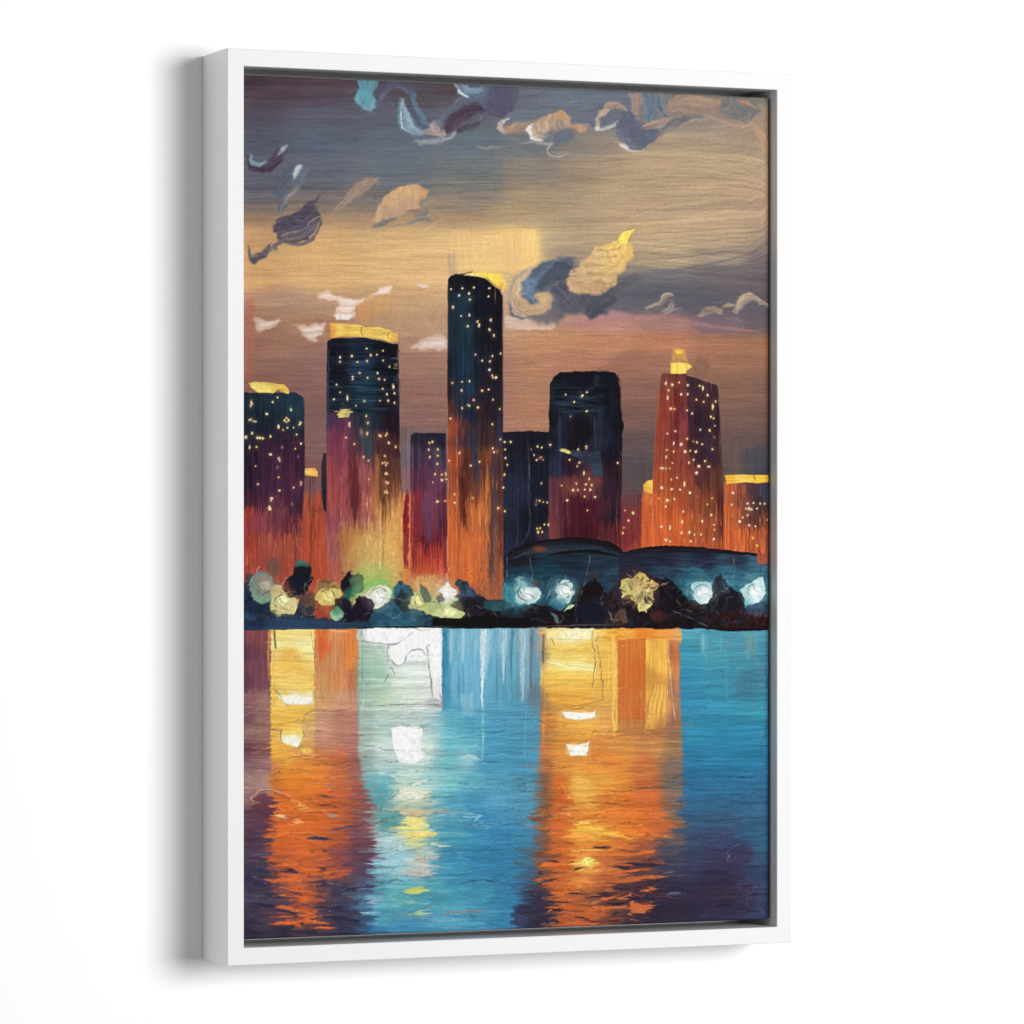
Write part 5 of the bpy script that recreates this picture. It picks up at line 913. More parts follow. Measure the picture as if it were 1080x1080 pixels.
    line([(385, 660.5), (430, 660), (480, 661.5)], .8, (120, 140, 160), .6, .3); stroke([(560, 661), (610, 659.5), (660, 658.5)], [1, 2, 1], (92, 82, 76), a=.7, seed=4)
    stroke([(740, 662), (770, 664), (812, 663.5)], [2, 4, 3], (22, 10, 14), seed=5)

# ================================================================ WATER
def paint_water():
    sl = box(X0, 662, X1, Y1)
    x = GX[sl]; y = GY[sl]
    def F(t, ax=1., ay=1., k=70):
        pts = [tuple(float(v) for v in e.split()) for l in t.strip().split('\n') for e in l.split(';') if e.strip()]
        return field(pts, sl, ax, ay, k)
    A = F("""258 668 122 68 76;272 670 138 76 80;258 690 92 50 66;272 700 124 72 84;258 720 96 52 68;275 722 120 70 84;262 738 142 96 98;278 738 168 120 112;260 755 110 70 80;278 758 150 104 98;262 772 140 104 102;278 775 158 112 100;260 790 104 60 74;278 790 128 80 80;262 806 132 96 100;280 806 160 118 112;264 822 168 134 128;280 825 186 146 132;260 842 150 112 110;278 850 116 66 76;262 860 100 60 76;280 865 108 58 78;262 885 92 54 76;284 885 96 58 80;262 905 84 64 90;284 905 78 66 92;262 925 58 48 72;284 925 70 56 80;262 945 80 66 90;284 945 70 58 84;262 965 66 52 78;284 965 84 60 82;262 985 52 42 66;300 985 58 48 72""")
    B = F("""290 668 246 206 118;320 668 250 226 136;290 680 250 228 140;320 680 250 236 156;305 690 242 192 88;305 702 240 188 84;305 712 248 210 106;305 722 250 216 112;288 735 246 204 96;288 760 242 186 78;305 750 244 196 84;305 760 240 184 72;290 775 244 190 76;310 768 248 212 94;325 772 216 168 110;290 790 242 178 66;318 792 228 166 92;300 800 238 172 62;320 806 232 140 54;290 812 206 120 62;305 820 236 136 42;325 830 232 128 44;290 835 216 116 54;305 850 232 116 42;325 850 228 112 44;292 870 226 108 42;320 870 226 108 46;292 890 222 104 42;320 895 224 106 46;292 910 176 86 60;320 912 220 102 48;292 930 156 80 66;320 930 206 98 54;292 950 84 60 82;320 952 196 92 58;295 970 92 58 78;320 972 150 74 66;300 985 52 42 66;335 985 60 52 80""")
    Cc = F("""336 668 226 118 58;345 680 222 106 54;355 672 228 150 96;370 672 228 128 66;338 700 214 140 90;352 695 208 142 92;368 690 224 132 66;340 720 216 150 92;356 720 212 138 84;372 720 202 124 84;340 740 218 166 104;360 738 212 160 124;375 738 206 150 122;340 755 210 158 124;360 760 188 124 104;375 760 186 126 112;338 775 202 150 124;360 775 184 126 108;376 780 176 120 108;345 788 194 130 98;338 798 220 124 66;358 800 200 104 66;376 800 158 98 94;338 815 230 128 50;358 818 204 108 62;376 818 158 98 90;338 840 226 112 44;360 840 204 100 56;380 842 146 86 84;340 858 222 108 46;362 860 208 98 52;382 862 134 84 86;340 880 220 106 46;358 882 190 92 60;378 882 120 74 86;340 900 216 104 48;358 902 140 74 76;380 902 104 62 86;340 918 196 94 58;358 920 176 84 62;384 918 96 62 88;340 932 100 70 80;360 935 66 62 86;385 932 84 96 124;340 950 92 64 78;362 955 62 60 86;386 952 74 118 152;340 972 96 64 78;362 975 58 56 82;386 975 58 84 118;362 988 46 46 68""")
    D = F("""382 668 206 216 204;395 667 246 248 246;430 668 252 252 250;462 668 248 248 244;382 685 172 200 182;398 690 186 212 192;415 682 222 230 224;440 685 250 250 248;460 690 244 244 240;382 705 150 186 168;398 706 166 200 178;418 700 214 226 218;440 705 222 230 224;460 708 236 238 232;382 725 152 186 168;400 725 178 206 182;425 722 222 232 218;450 725 220 226 220;384 740 184 208 188;405 740 208 226 196;440 740 228 234 224;462 742 196 200 198;384 755 166 188 178;405 752 190 212 204;440 755 196 212 206;462 758 160 198 208;384 772 164 182 172;405 768 178 208 196;440 765 180 206 198;464 775 170 206 206;384 792 156 172 162;405 788 204 220 212;450 790 212 226 216;466 792 160 200 200;384 808 150 178 172;405 808 186 212 208;440 808 206 226 218;464 810 142 194 200;386 825 110 170 178;405 825 108 178 192;430 822 200 222 208;452 822 158 204 202;386 845 118 140 140;402 842 88 160 174;425 838 206 222 196;445 840 202 212 182;464 842 120 184 196;388 860 136 124 120;404 860 112 160 160;430 858 206 196 158;455 858 150 184 176;390 875 168 176 168;404 872 110 172 170;436 870 244 226 124;462 872 96 166 184;394 890 170 200 206;410 890 184 214 218;440 886 214 214 150;462 888 90 158 180;396 905 150 196 212;415 905 160 208 224;445 902 190 206 190;464 905 90 150 180;396 920 120 168 188;420 918 156 200 208;445 915 198 196 186;466 918 84 152 180;398 935 80 160 184;425 935 90 170 190;455 935 78 156 180;396 950 116 170 200;425 950 96 168 170;460 950 72 148 178;398 965 90 160 196;430 965 70 140 184;460 968 78 148 188;396 982 58 124 176;430 982 66 136 186;460 982 74 146 190""")
    E_ = F("""468 670 64 136 180;476 672 112 176 210;468 700 52 124 170;480 700 104 170 206;468 735 62 128 170;480 738 100 166 202;495 680 130 182 212;520 680 126 180 210;495 705 112 172 208;520 710 104 166 202;540 690 104 160 188;558 680 132 164 178;540 715 96 160 192;556 715 110 160 186;500 740 106 168 204;525 740 92 158 198;545 745 84 148 184;562 730 104 126 138;475 765 98 174 200;500 765 84 162 200;525 765 78 152 194;550 765 82 146 184;475 785 110 182 202;495 785 96 172 200;520 785 76 150 192;550 785 76 142 180;475 805 112 184 200;490 800 156 200 210;515 805 76 150 192;545 805 74 144 186;475 825 128 192 204;500 825 104 174 202;530 825 84 156 192;552 825 82 142 176;475 845 84 156 192;500 845 72 144 190;525 845 92 160 200;550 845 84 150 184;478 862 88 156 186;505 862 62 134 186;530 862 72 142 192;552 862 76 138 172;478 882 70 150 184;505 882 64 138 184;530 882 54 124 178;552 880 62 130 172;478 905 62 138 180;505 905 54 124 176;535 905 56 126 178;556 902 72 118 148;478 925 60 132 174;505 925 58 128 172;535 925 52 120 170;556 925 66 98 126;478 945 72 152 182;505 945 68 144 180;535 945 56 126 174;560 945 54 60 84;478 968 92 162 198;505 968 76 146 188;535 968 60 130 178;560 968 50 48 74;478 985 70 138 186;535 985 56 124 176""", 1., .9)
    G = F("""570 668 176 138 96;570 690 140 110 92;570 740 150 116 92;580 668 250 224 140;600 668 252 238 176;618 668 252 238 180;630 668 248 206 96;645 668 242 168 62;585 685 250 212 104;605 685 248 206 96;622 685 246 200 92;640 690 244 192 86;585 700 252 226 130;610 702 252 234 150;640 705 242 190 84;585 715 246 196 84;610 715 246 196 82;640 725 238 180 78;585 735 228 162 62;610 735 232 168 66;640 745 228 168 82;575 760 196 124 60;595 765 228 160 66;620 765 234 172 72;640 765 230 164 80;575 785 190 116 62;592 785 222 146 62;632 785 224 138 60;645 780 222 148 72;575 805 176 106 62;595 806 222 146 62;620 810 226 144 56;645 808 220 130 54;572 825 130 92 70;590 826 216 108 44;612 826 244 186 84;640 824 238 164 66;572 845 120 92 72;590 845 212 100 42;615 842 244 182 76;640 845 226 128 50;572 862 150 86 54;590 862 214 104 44;615 862 226 128 48;640 862 230 124 46;572 880 120 84 62;590 880 212 102 44;612 876 246 178 66;636 878 244 172 64;572 898 122 78 58;592 896 214 104 44;615 896 232 134 52;640 896 224 122 48;572 915 150 84 56;592 914 216 106 46;616 910 248 180 72;640 912 196 104 56;572 932 76 60 66;592 932 208 104 50;614 930 236 140 62;640 932 188 98 56;572 950 56 48 66;595 950 204 98 50;620 950 140 76 54;645 950 90 52 54;572 968 48 44 64;595 968 198 96 50;620 966 204 100 52;645 968 120 68 56;572 985 52 46 60;600 985 206 102 54;630 985 206 100 52;650 985 52 40 54""")
    I = F("""655 668 242 168 64;675 667 236 144 52;700 667 234 142 56;715 670 196 140 88;655 685 212 110 46;665 720 212 108 44;665 750 208 112 50;675 700 212 112 46;682 690 240 178 76;695 700 244 186 82;690 730 226 160 70;700 750 232 166 82;710 690 190 110 66;712 730 172 118 86;708 755 160 108 90;660 768 190 124 68;690 768 180 116 70;712 768 152 110 84;660 785 220 148 72;690 785 206 142 80;714 785 160 120 84;655 805 226 140 58;680 805 208 118 62;712 805 136 110 92;655 825 232 140 56;680 825 206 106 58;712 825 116 106 98;660 842 226 118 46;685 845 216 108 52;712 845 124 104 92;660 862 230 122 46;685 862 222 108 48;712 862 112 100 92;660 880 236 130 48;685 876 228 112 44;704 872 210 102 48;714 882 86 86 96;660 898 208 108 50;682 896 160 84 60;700 896 72 76 96;660 915 150 84 58;682 915 96 62 66;702 915 58 62 88;660 935 110 66 60;682 935 66 42 62;702 935 52 46 70;660 952 76 48 58;682 952 58 36 56;702 952 52 42 66;660 970 70 46 58;690 970 50 38 58;680 986 44 38 54""")
    J = F("""725 668 82 158 186;760 668 74 148 178;800 668 80 150 180;725 690 64 146 182;755 690 74 150 178;785 690 72 142 170;808 690 70 134 166;725 715 56 136 178;760 715 60 136 170;790 720 64 118 150;725 745 54 136 182;760 745 56 140 180;800 745 60 140 174;725 775 50 134 176;760 775 48 132 176;800 775 48 132 174;725 800 44 118 164;760 800 46 124 172;800 800 44 120 166;725 825 46 106 156;760 825 46 110 158;800 825 48 108 154;725 845 50 102 146;760 845 52 100 142;800 845 54 100 144;725 865 54 92 128;760 865 58 86 120;800 865 52 94 130;725 885 60 78 106;760 885 60 72 104;805 885 50 98 134;725 905 58 66 94;760 905 60 56 84;785 905 58 56 86;808 905 54 88 122;725 925 54 54 82;760 925 56 46 72;808 925 56 74 108;725 945 54 44 70;760 945 60 44 68;790 945 58 46 72;808 945 58 70 104;725 965 50 42 66;770 965 50 46 72;808 965 54 62 94""")
    w1 = fbm(x/9, y/3.5, 41)*1.; soft_y = sst(760, 860, y)
    def edge(pos, sh, so, jag):
        return sst(-1, 1, (x-pos+jag*w1+jag*.6*nz(x/14, y/1.6, 44))/(sh+(so-sh)*soft_y))
    out = A
    e = edge(285.5-3*sst(800, 880, y)*0, 1.0, 5.0, 1.2+9*sst(850, 960, y)); out = out*(1-e[..., None])+B*e[..., None]
    e = edge(332, 1.6, 12, 1.+5*sst(780, 900, y)); out = out*(1-e[..., None])+Cc*e[..., None]
    e = edge(378+12*sst(790, 860, y)+6*sst(860, 900, y)-4*sst(905, 960, y), 1.2, 6, .8+3*sst(760, 830, y)+6*sst(900, 960, y)); out = out*(1-e[..., None])+D*e[..., None]
    e = edge(466, 1.0+8*sst(748, 752, y), 12, .6+5*sst(748, 800, y)); out = out*(1-e[..., None])+E_*e[..., None]
    e = edge(570-4*sst(760, 860, y)-4*sst(930, 960, y), 2.5, 9, 1.+4*sst(780, 900, y)); out = out*(1-e[..., None])+G*e[..., None]
    e = edge(651, 1.6+10*sst(760, 775, y), 14, 1.); out = out*(1-e[..., None])+I*e[..., None]
    e = edge(717+3*sst(700, 820, y)-2*sst(860, 900, y), 1.2, 2.0+6*sst(870, 900, y).mean(), .5+5*sst(872, 910, y)); out = out*(1-e[..., None])+J*e[..., None]
    P[sl] = out; Hh[sl] = .12
    wob = 1.1*fbm(x/50, y/18, 51)+.5*nz(x/8, y/3, 57)
    vert = (1-sst(728, 752, y))*(((x > 332) & (x < 376)) | ((x > 466) & (x < 575)) | ((x > 651) & (x < 716)) | (x < 285))+sst(752, 700, y)*0
    vert = np.clip(vert+((1-sst(752, 775, y))*((x > 651) & (x < 716))), 0, 1).astype(np.float32)
    streakify(sl, .050, (1.1, 26.), 'h', 61, y+wob, .13, 1-vert)
    streakify(sl, .035, (2.6, 60.), 'h', 66, y+wob, .06, 1-vert)
    streakify(sl, .040, (.7, 9.), 'h', 68, y+wob*.6, .08, 1-vert)
    streakify(sl, .07, (1.2, 40.), 'v', 63, None, .14, vert)
    # ---- automatic brushwork
    low = lambda a, b: y
    dabs(900, (258, 750, 812, 988), (8, 34), (.9, 2.6), samp=(9, 3.5), a=.62, jit=.09, seed=21, h=.14, angj=.07)
    dabs(700, (258, 850, 720, 988), (6, 24), (.9, 2.8), samp=(12, 5), a=.75, jit=.10, seed=22, h=.2, angj=.13)
    dabs(260, (380, 664, 466, 750), (8, 30), (.8, 2.0), samp=(12, 3), a=.45, jit=.035, seed=23, h=.14, angj=.05)
    dabs(160, (287, 664, 328, 800), (8, 26), (.8, 2.2), samp=(6, 3), a=.5, jit=.05, seed=24, h=.14, angj=.05)
    dabs(200, (576, 664, 640, 800), (8, 30), (.8, 2.2), samp=(8, 3), a=.5, jit=.06, seed=25, h=.14, angj=.05)
    dabs(260, (720, 690, 812, 990), (10, 40), (.8, 2.4), samp=(12, 5), a=.45, jit=.09, seed=26, h=.12, angj=.04)
    dabs(120, (466, 664, 568, 740), (10, 40), (.8, 3), samp=(6, 8), ang=1.57, a=.5, jit=.10, seed=27, h=.14, angj=.02, curve=.02)
    dabs(90, (332, 664, 376, 745), (10, 40), (.8, 2.6), samp=(6, 8), ang=1.57, a=.5, jit=.10, seed=28, h=.14, angj=.03, curve=.02)
    dabs(60, (257, 664, 284, 735), (10, 40), (.8, 2.2), samp=(6, 8), ang=1.57, a=.45, jit=.12, seed=29, h=.14, angj=.03, curve=.02)
    r = np.random.RandomState(77)
    def hs(n, rect, cols, ln, wd, a, ang=0., angj=.1, seed=0, h=.25):
        rr = np.random.RandomState(seed)
        for i in range(n):
            X = rr.uniform(rect[0], rect[2]); Y = rr.uniform(rect[1], rect[3]); l = rr.uniform(*ln)/2; an = ang+rr.normal(0, angj); w = rr.uniform(*wd)
            stroke([(X-l*np.cos(an), Y-l*np.sin(an)), (X, Y+rr.normal(0, .12)*l), (X+l*np.cos(an), Y+l*np.sin(an))], [w*.2, w, w*.15], cols[rr.randint(len(cols))], a=a*rr.uniform(.5, 1), seed=i, h=h, tail=.25)
    # ---- left: pale scumbled ripples over plum
    hs(40, (258, 730, 284, 775), [(196, 158, 142), (134, 92, 94), (176, 134, 122)], (10, 26), (.7, 1.6), .6, -.3, .12, 1)
    hs(40, (258, 775, 286, 845), [(206, 176, 164), (96, 58, 72), (186, 148, 136), (112, 78, 86)], (10, 28), (.7, 1.8), .6, -.08, .08, 2)
    hs(46, (258, 905, 300, 982), [(112, 100, 124), (44, 38, 62), (96, 60, 82), (140, 134, 150)], (8, 26), (.6, 1.6), .55, .12, .16, 3)
    hs(60, (330, 735, 378, 796), [(224, 172, 138), (160, 96, 86), (214, 150, 112), (196, 138, 124)], (12, 36), (.7, 1.7), .55, .05, .1, 4)
    hs(30, (334, 664, 376, 735), [(236, 150, 78), (196, 110, 72), (232, 168, 104), (170, 110, 84)], (10, 36), (.8, 2.4), .5, 1.57, .05, 5)
    stroke([(340, 672), (341, 685), (338, 698)], [5, 9, 3], (222, 102, 48), a=.8, seed=6); stroke([(352, 672), (354, 690), (352, 704)], [7, 6, 3], (196, 150, 104), a=.45, seed=8)
    stroke([(370, 666), (371, 685), (369, 705)], [4, 8, 4], (234, 140, 62), a=.7, seed=7); stroke([(346, 665), (358, 666), (370, 666)], [1, 2.4, 1], (246, 186, 120), a=.8, seed=9)
    # yellow column details
    stroke([(284, 664), (283, 700), (284, 720)], [2.5, 2.4, 1.2], (226, 148, 90), a=.8, seed=10)
    poly([(289, 665), (328, 665), (330, 672), (326, 682), (290, 683)], [(300, 668, 250, 226, 128), (320, 668, 248, 220, 130), (300, 680, 250, 236, 160), (322, 680, 252, 240, 176)], a=.8, warp=.8, dirn='h', h=.35, rim=.2)
    poly([(290, 728), (330, 727), (330, 742), (326, 743), (302, 743), (294, 736)], [(300, 730, 246, 218, 122), (320, 730, 248, 222, 130), (300, 740, 255, 252, 236), (324, 740, 255, 250, 226), (312, 741, 255, 255, 250)], warp=.7, dirn='h', h=.6, rim=.3, seed=5)
    line([(290, 728), (296, 735), (300, 742), (304, 744)], 1.3, (96, 72, 40), .75, .4); line([(330, 728), (330, 738), (326, 743)], 1., (130, 104, 60), .7, .3); line([(291, 726), (310, 727), (328, 726)], .9, (190, 150, 90), .6, .5)
    poly([(296, 770), (319, 770), (320, 776), (316, 786), (313, 788), (297, 783)], [(302, 772, 248, 214, 96), (315, 772, 250, 218, 100), (300, 781, 255, 244, 196), (312, 784, 255, 252, 236)], warp=.7, dirn='h', h=.6, rim=.3, seed=6)
    line([(297, 769), (295.5, 776), (297, 784)], 1.5, (84, 74, 60), .75, .4); line([(319, 770), (320, 776), (317, 782), (314, 788)], 1.2, (120, 92, 50), .8, .5)
    line([(289.5, 664), (290, 674), (291, 684)], 1.3, (40, 36, 34), .85, .3); line([(288, 684), (289, 720), (289, 760)], .8, (190, 130, 60), .5, .5)
    line([(327, 664), (329, 676), (332, 692), (331.5, 715), (331, 725)], 1., (150, 90, 50), .75, .5, hi=(255, 232, 170)); line([(331, 672), (333, 690), (334, 710)], .8, (120, 70, 60), .5, .4)
    line([(334, 668), (334.5, 700), (333, 745)], .8, (200, 140, 90), .5)
    line([(322, 753), (334, 748), (350, 750), (372, 747)], 1., (120, 84, 70), .7, .6); line([(292, 764), (308, 761), (318, 757), (324, 752)], .9, (140, 96, 50), .6, .5); line([(318, 762), (321, 757), (323, 752)], .9, (120, 84, 60), .6)
    line([(290, 764), (320, 766), (345, 764)], .8, (170, 110, 70), .5)
    for k in range(8): line([(322+k*2, 772+k % 3*2), (328+k, 770), (334+k*1.3, 768+k % 2*4)], .8, (110, 80, 70) if k % 2 else (232, 200, 160), .5, seed=k)
    line([(313, 790), (318, 786), (326, 788), (334, 792), (326, 797), (316, 796)], 1., (130, 90, 50), .7, .6); poly([(316, 790), (326, 788), (330, 793), (322, 796)], (240, 200, 90), a=.8, warp=1)
    line([(286, 822), (290, 813), (296, 806), (306, 800), (322, 797)], 1.1, (140, 80, 50), .75, .5, hi=(246, 190, 110)); line([(284, 824), (286, 818), (292, 812)], 1.4, (236, 180, 140), .7)
    line([(286, 812), (300, 803), (312, 799)], 1., (250, 200, 110), .6); line([(293, 817), (298, 813), (301, 816)], 1., (240, 170, 90), .7)
    # the curl
    blob(278, 850, 12, 13, (122, 66, 74), (104, 54, 72), seed=44, soft=1.4, amp=.05)
    stroke([(267, 853), (266, 843), (270, 835), (278, 832.5), (290, 834), (302, 838), (309, 843)], [1, 1.6, 1.6, 1.4, 1.2, 1, 1], (226, 178, 150), seed=3, h=.7); line([(268, 850), (268, 842), (273, 835.5), (282, 834), (296, 838), (308, 844)], .8, (70, 30, 36), .75, .2)
    stroke([(286, 846), (291, 849), (290, 854), (286, 859)], [2, 4, 4, 2], (222, 110, 50), seed=11); line([(284, 845), (290, 845), (292, 851)], .9, (240, 190, 140), .7, .3)
    poly([(308, 843), (313, 846), (319, 848), (321, 855), (315, 853), (310, 848)], (240, 172, 84), warp=.6, h=.6, rim=.3)
    line([(319, 854), (327, 852), (331, 846), (328, 840)], 1., (236, 190, 120), .7, .5); line([(327, 838), (328, 848), (332, 852)], .9, (110, 60, 40), .6)
    line([(332, 849), (345, 850), (358, 851)], 1.6, (60, 44, 50), .8, .3); line([(258, 855), (266, 855)], 1.5, (50, 28, 40), .8, .3)
    stroke([(294, 860), (303, 861), (310, 862)], [2, 3.4, 1], (250, 214, 150), seed=12, h=.6); stroke([(304, 870), (312, 866), (318, 863)], [3, 4, 1], (250, 180, 96), seed=13, h=.5)
    line([(305, 862), (322, 856), (340, 855), (352, 861), (372, 858)], 1.1, (246, 176, 110), .6, .6); line([(300, 864), (318, 858), (334, 857), (350, 863), (390, 862)], .9, (110, 60, 50), .6, .6)
    stroke([(344, 861), (352, 860), (358, 862)], [2, 4, 2], (176, 160, 156), a=.8, seed=14)
    line([(282, 890), (290, 882), (300, 879), (330, 879)], 1.2, (246, 170, 100), .7, .5); line([(288, 884), (310, 880), (340, 880), (372, 879)], .8, (120, 56, 36), .6, .5)
    stroke([(326, 885), (336, 884), (346, 886)], [2, 5, 1], (58, 60, 88), seed=15); stroke([(336, 838), (345, 840), (355, 841)], [1.5, 3, 1], (88, 70, 84), a=.8, seed=16); stroke([(345, 828), (352, 829)], [2, 2.4], (140, 120, 130), a=.7, seed=17)
    stroke([(338, 899), (346, 898), (352, 897)], [1.5, 3, 1], (70, 62, 84), a=.8, seed=18); stroke([(322, 900), (330, 898)], [2, 2], (110, 70, 70), a=.7, seed=19); line([(325, 891), (350, 888), (370, 886)], .8, (120, 60, 50), .4)
    stroke([(350, 875), (366, 873), (392, 866)], [2, 4, 1.5], (104, 68, 88), a=.8, seed=20)
    # broken orange reflection, lower left
    ORG = [(226, 106, 46), (212, 98, 50), (236, 122, 56)]
    DRK = [(58, 48, 74), (70, 54, 80), (46, 44, 68)]
    for (x0, y0, x1, y1, w, c) in [(290, 912, 340, 908, 5, 0), (282, 906, 330, 910, 5, 1), (300, 918, 345, 922, 5, 0), (290, 924, 320, 930, 5, 2), (280, 928, 318, 926, 4, 0), (286, 934, 330, 940, 5, 0), (300, 944, 342, 950, 5, 1), (292, 957, 322, 960, 5, 0), (296, 955, 310, 962, 5, 2), (308, 966, 338, 960, 5, 0), (280, 974, 330, 971, 3.6, 0), (300, 970, 345, 972, 4.5, 1), (306, 978, 330, 966, 6, 0), (326, 977, 350, 978, 3.4, 0), (322, 968, 346, 974, 3.6, 2), (320, 920, 368, 918, 4, 0), (340, 926, 366, 922, 3, 1)]:
        stroke([(x0, y0), ((x0+x1)/2, (y0+y1)/2+1), (x1, y1)], [1, w, 1], ORG[c], seed=int(x0+y0), h=.4, rag=.6)
    for (x0, y0, x1, y1, w, c) in [(296, 918, 312, 920, 3.5, 0), (332, 920, 342, 914, 4, 2), (330, 930, 350, 936, 9, 0), (335, 944, 372, 938, 9, 1), (258, 916, 296, 922, 2.5, 2), (262, 932, 300, 936, 4, 0), (262, 940, 296, 948, 3, 2), (258, 952, 292, 958, 5, 2), (284, 958, 312, 966, 5, 1), (330, 957, 372, 962, 8, 0), (340, 966, 380, 972, 6, 2), (258, 978, 300, 984, 6, 1), (292, 981, 350, 985, 6, 2), (314, 974, 326, 978, 4, 2), (262, 968, 292, 968, 3, 1), (350, 945, 392, 935, 6, 2), (300, 950, 330, 956, 2.5, 0)]:
        stroke([(x0, y0), ((x0+x1)/2, (y0+y1)/2-1), (x1, y1)], [1, w, 1], DRK[c], a=.9, seed=int(x0+y0), rag=.6)
    hs(40, (290, 905, 345, 975), ORG, (5, 16), (.8, 2.6), .8, .15, .3, 31, .4); hs(46, (286, 900, 372, 985), DRK, (5, 18), (.7, 2.2), .7, .2, .3, 32)
    hs(60, (340, 925, 400, 955), [(110, 140, 166), (52, 56, 84), (84, 110, 140), (38, 42, 66)], (8, 30), (.6, 1.6), .7, -.18, .2, 33)
    line([(262, 925), (280, 930), (300, 938)], .9, (140, 150, 166), .6); line([(266, 945), (290, 948), (330, 956)], .8, (130, 120, 140), .5); line([(350, 961), (356, 961)], 1.4, (180, 190, 196), .7)
    # ---- white-green column
    poly([(383, 664), (384, 664), (466, 664), (466, 700), (468, 742), (384, 744), (381, 700)], (220, 228, 220), a=.0)
    poly([(386, 663.5), (437, 663.5), (437, 670), (430, 675), (418, 679), (400, 679), (387, 676)], (252, 252, 250), warp=.5, h=.5, rim=.2, amp=.015)
    poly([(438, 664), (463, 664), (464, 700), (466, 740), (456, 735), (452, 700), (450, 690), (440, 685), (432, 692), (428, 699), (420, 702), (411, 694), (409, 684), (420, 678), (432, 672)], [(455, 670, 251, 251, 249), (430, 690, 250, 250, 249), (460, 700, 244, 244, 240), (460, 730, 232, 232, 228)], warp=.6, h=.45, rim=.2, amp=.02)
    stroke([(380, 664), (380, 672), (384, 676)], [6, 7, 4], (188, 200, 186), seed=21); line([(384.5, 664), (386, 675)], 1.2, (240, 246, 238), .8, .2)
    line([(379, 676), (400, 678.5), (416, 679.5), (426, 674), (436, 666)], 1.2, (84, 84, 84), .8, .4); line([(436, 662), (444, 665), (455, 664)], 1., (90, 90, 90), .6, .3)
    line([(410, 679), (408, 688), (409, 698)], 1.1, (96, 100, 98), .7, .5); line([(411, 696), (418, 702), (426, 699), (430, 690), (438, 685), (446, 687), (450, 692)], 1.2, (84, 88, 86), .75, .8)
    line([(450, 682), (452, 700), (454, 715), (456, 735)], 1.4, (90, 92, 92), .75, .4); line([(449, 683), (452, 680.5), (453, 683)], 1.4, (84, 88, 88), .7); line([(411, 703), (416, 711)], 1.1, (80, 90, 84), .7); line([(410, 710), (405, 719)], 1.2, (84, 96, 88), .7)
    line([(382, 677), (382, 710), (382, 744)], .9, (90, 110, 100), .6, .3); line([(383, 718), (383, 743)], 1., (226, 240, 226), .8, .2); line([(400, 680), (405, 690)], .8, (120, 130, 126), .5)
    line([(382, 745), (405, 744), (430, 743), (452, 743), (466, 744)], 1.2, (96, 110, 108), .8, .4); stroke([(464, 732), (466, 744), (458, 745)], [2, 3.4, 1.4], (160, 156, 160), a=.8, seed=22)
    stroke([(376, 700), (378, 740), (379, 770)], [3, 4, 3], (134, 168, 152), a=.6, seed=23, soft=2)
    hs(50, (384, 746, 462, 812), [(150, 184, 176), (226, 238, 230), (176, 208, 202), (206, 224, 214)], (14, 40), (.7, 1.7), .55, -.06, .14, 41)
    line([(398, 766), (416, 762), (434, 756), (450, 750)], .9, (150, 174, 170), .6); line([(372, 784), (392, 787), (410, 791), (446, 792)], 1.1, (104, 122, 120), .75, .5); line([(396, 765), (430, 766), (470, 763), (510, 768)], .8, (110, 150, 164), .5)
    poly([(412, 767), (444, 766), (447, 772), (444, 782), (440, 787), (447, 793), (446, 800), (436, 806), (420, 804), (416, 794), (413, 780)], [(430, 775, 251, 252, 250), (430, 790, 250, 250, 248), (430, 803, 238, 242, 240), (442, 785, 244, 246, 242)], warp=1., h=.7, rim=.35, amp=.02, seed=9)
    line([(445, 766), (446, 774), (443, 782)], 1.2, (110, 116, 112), .7, .4); line([(412, 768), (415, 780), (417, 790)], 1.1, (246, 248, 246), .8); line([(416, 791), (432, 792), (448, 792)], 1., (120, 124, 122), .6, .3); line([(440, 788), (446, 784), (452, 781)], 1., (216, 226, 220), .7)
    stroke([(398, 815), (410, 817), (422, 824)], [2, 3, 2], (222, 232, 228), a=.8, seed=24); stroke([(424, 832), (434, 828), (450, 822)], [3, 5, 2], (222, 228, 206), a=.8, seed=25)
    hs(70, (386, 810, 470, 990), [(210, 228, 214), (96, 172, 188), (70, 146, 176), (176, 208, 206), (60, 128, 168)], (10, 36), (.8, 2.2), .5, -.08, .13, 42)
    # teal facet and yellow lights
    poly([(405, 862), (421, 853), (426, 872), (402, 873)], (92, 158, 160), a=.8, warp=.8, dirn='h', seed=3)
    stroke([(420, 838), (434, 836), (452, 836)], [5, 8, 2], (232, 232, 204), seed=26, h=.4); stroke([(424, 858), (440, 857), (466, 855), (480, 857)], [4, 6, 3, 1], (206, 184, 140), a=.85, seed=27)
    poly([(425, 864), (446, 861), (456, 872), (446, 874), (426, 874)], [(432, 868, 246, 230, 124), (448, 870, 226, 220, 140)], warp=1.2, soft=1.6, dirn='h', h=.45); stroke([(431, 881), (446, 880), (462, 879)], [3, 6, 2], (246, 222, 116), seed=28, h=.5)
    stroke([(396, 900), (415, 903), (432, 902)], [4, 9, 3], (160, 208, 226), a=.8, seed=29); stroke([(392, 888), (404, 885), (420, 884)], [2, 6, 2], (190, 214, 212), a=.8, seed=30)
    stroke([(456, 890), (466, 892), (474, 893)], [2, 3, 1], (222, 226, 190), a=.9, seed=31); stroke([(440, 908), (452, 906), (464, 905)], [3, 6, 2], (208, 190, 174), a=.9, seed=32); stroke([(428, 918), (444, 920), (455, 922)], [4, 7, 4], (196, 194, 186), a=.9, seed=33)
    poly([(424, 938), (440, 935), (455, 938), (446, 942), (432, 944)], (206, 214, 116), warp=1, soft=1.6, dirn='h', h=.45); stroke([(434, 965), (446, 962), (457, 959)], [1.5, 3.5, 1.5], (170, 202, 140), a=.9, seed=34)
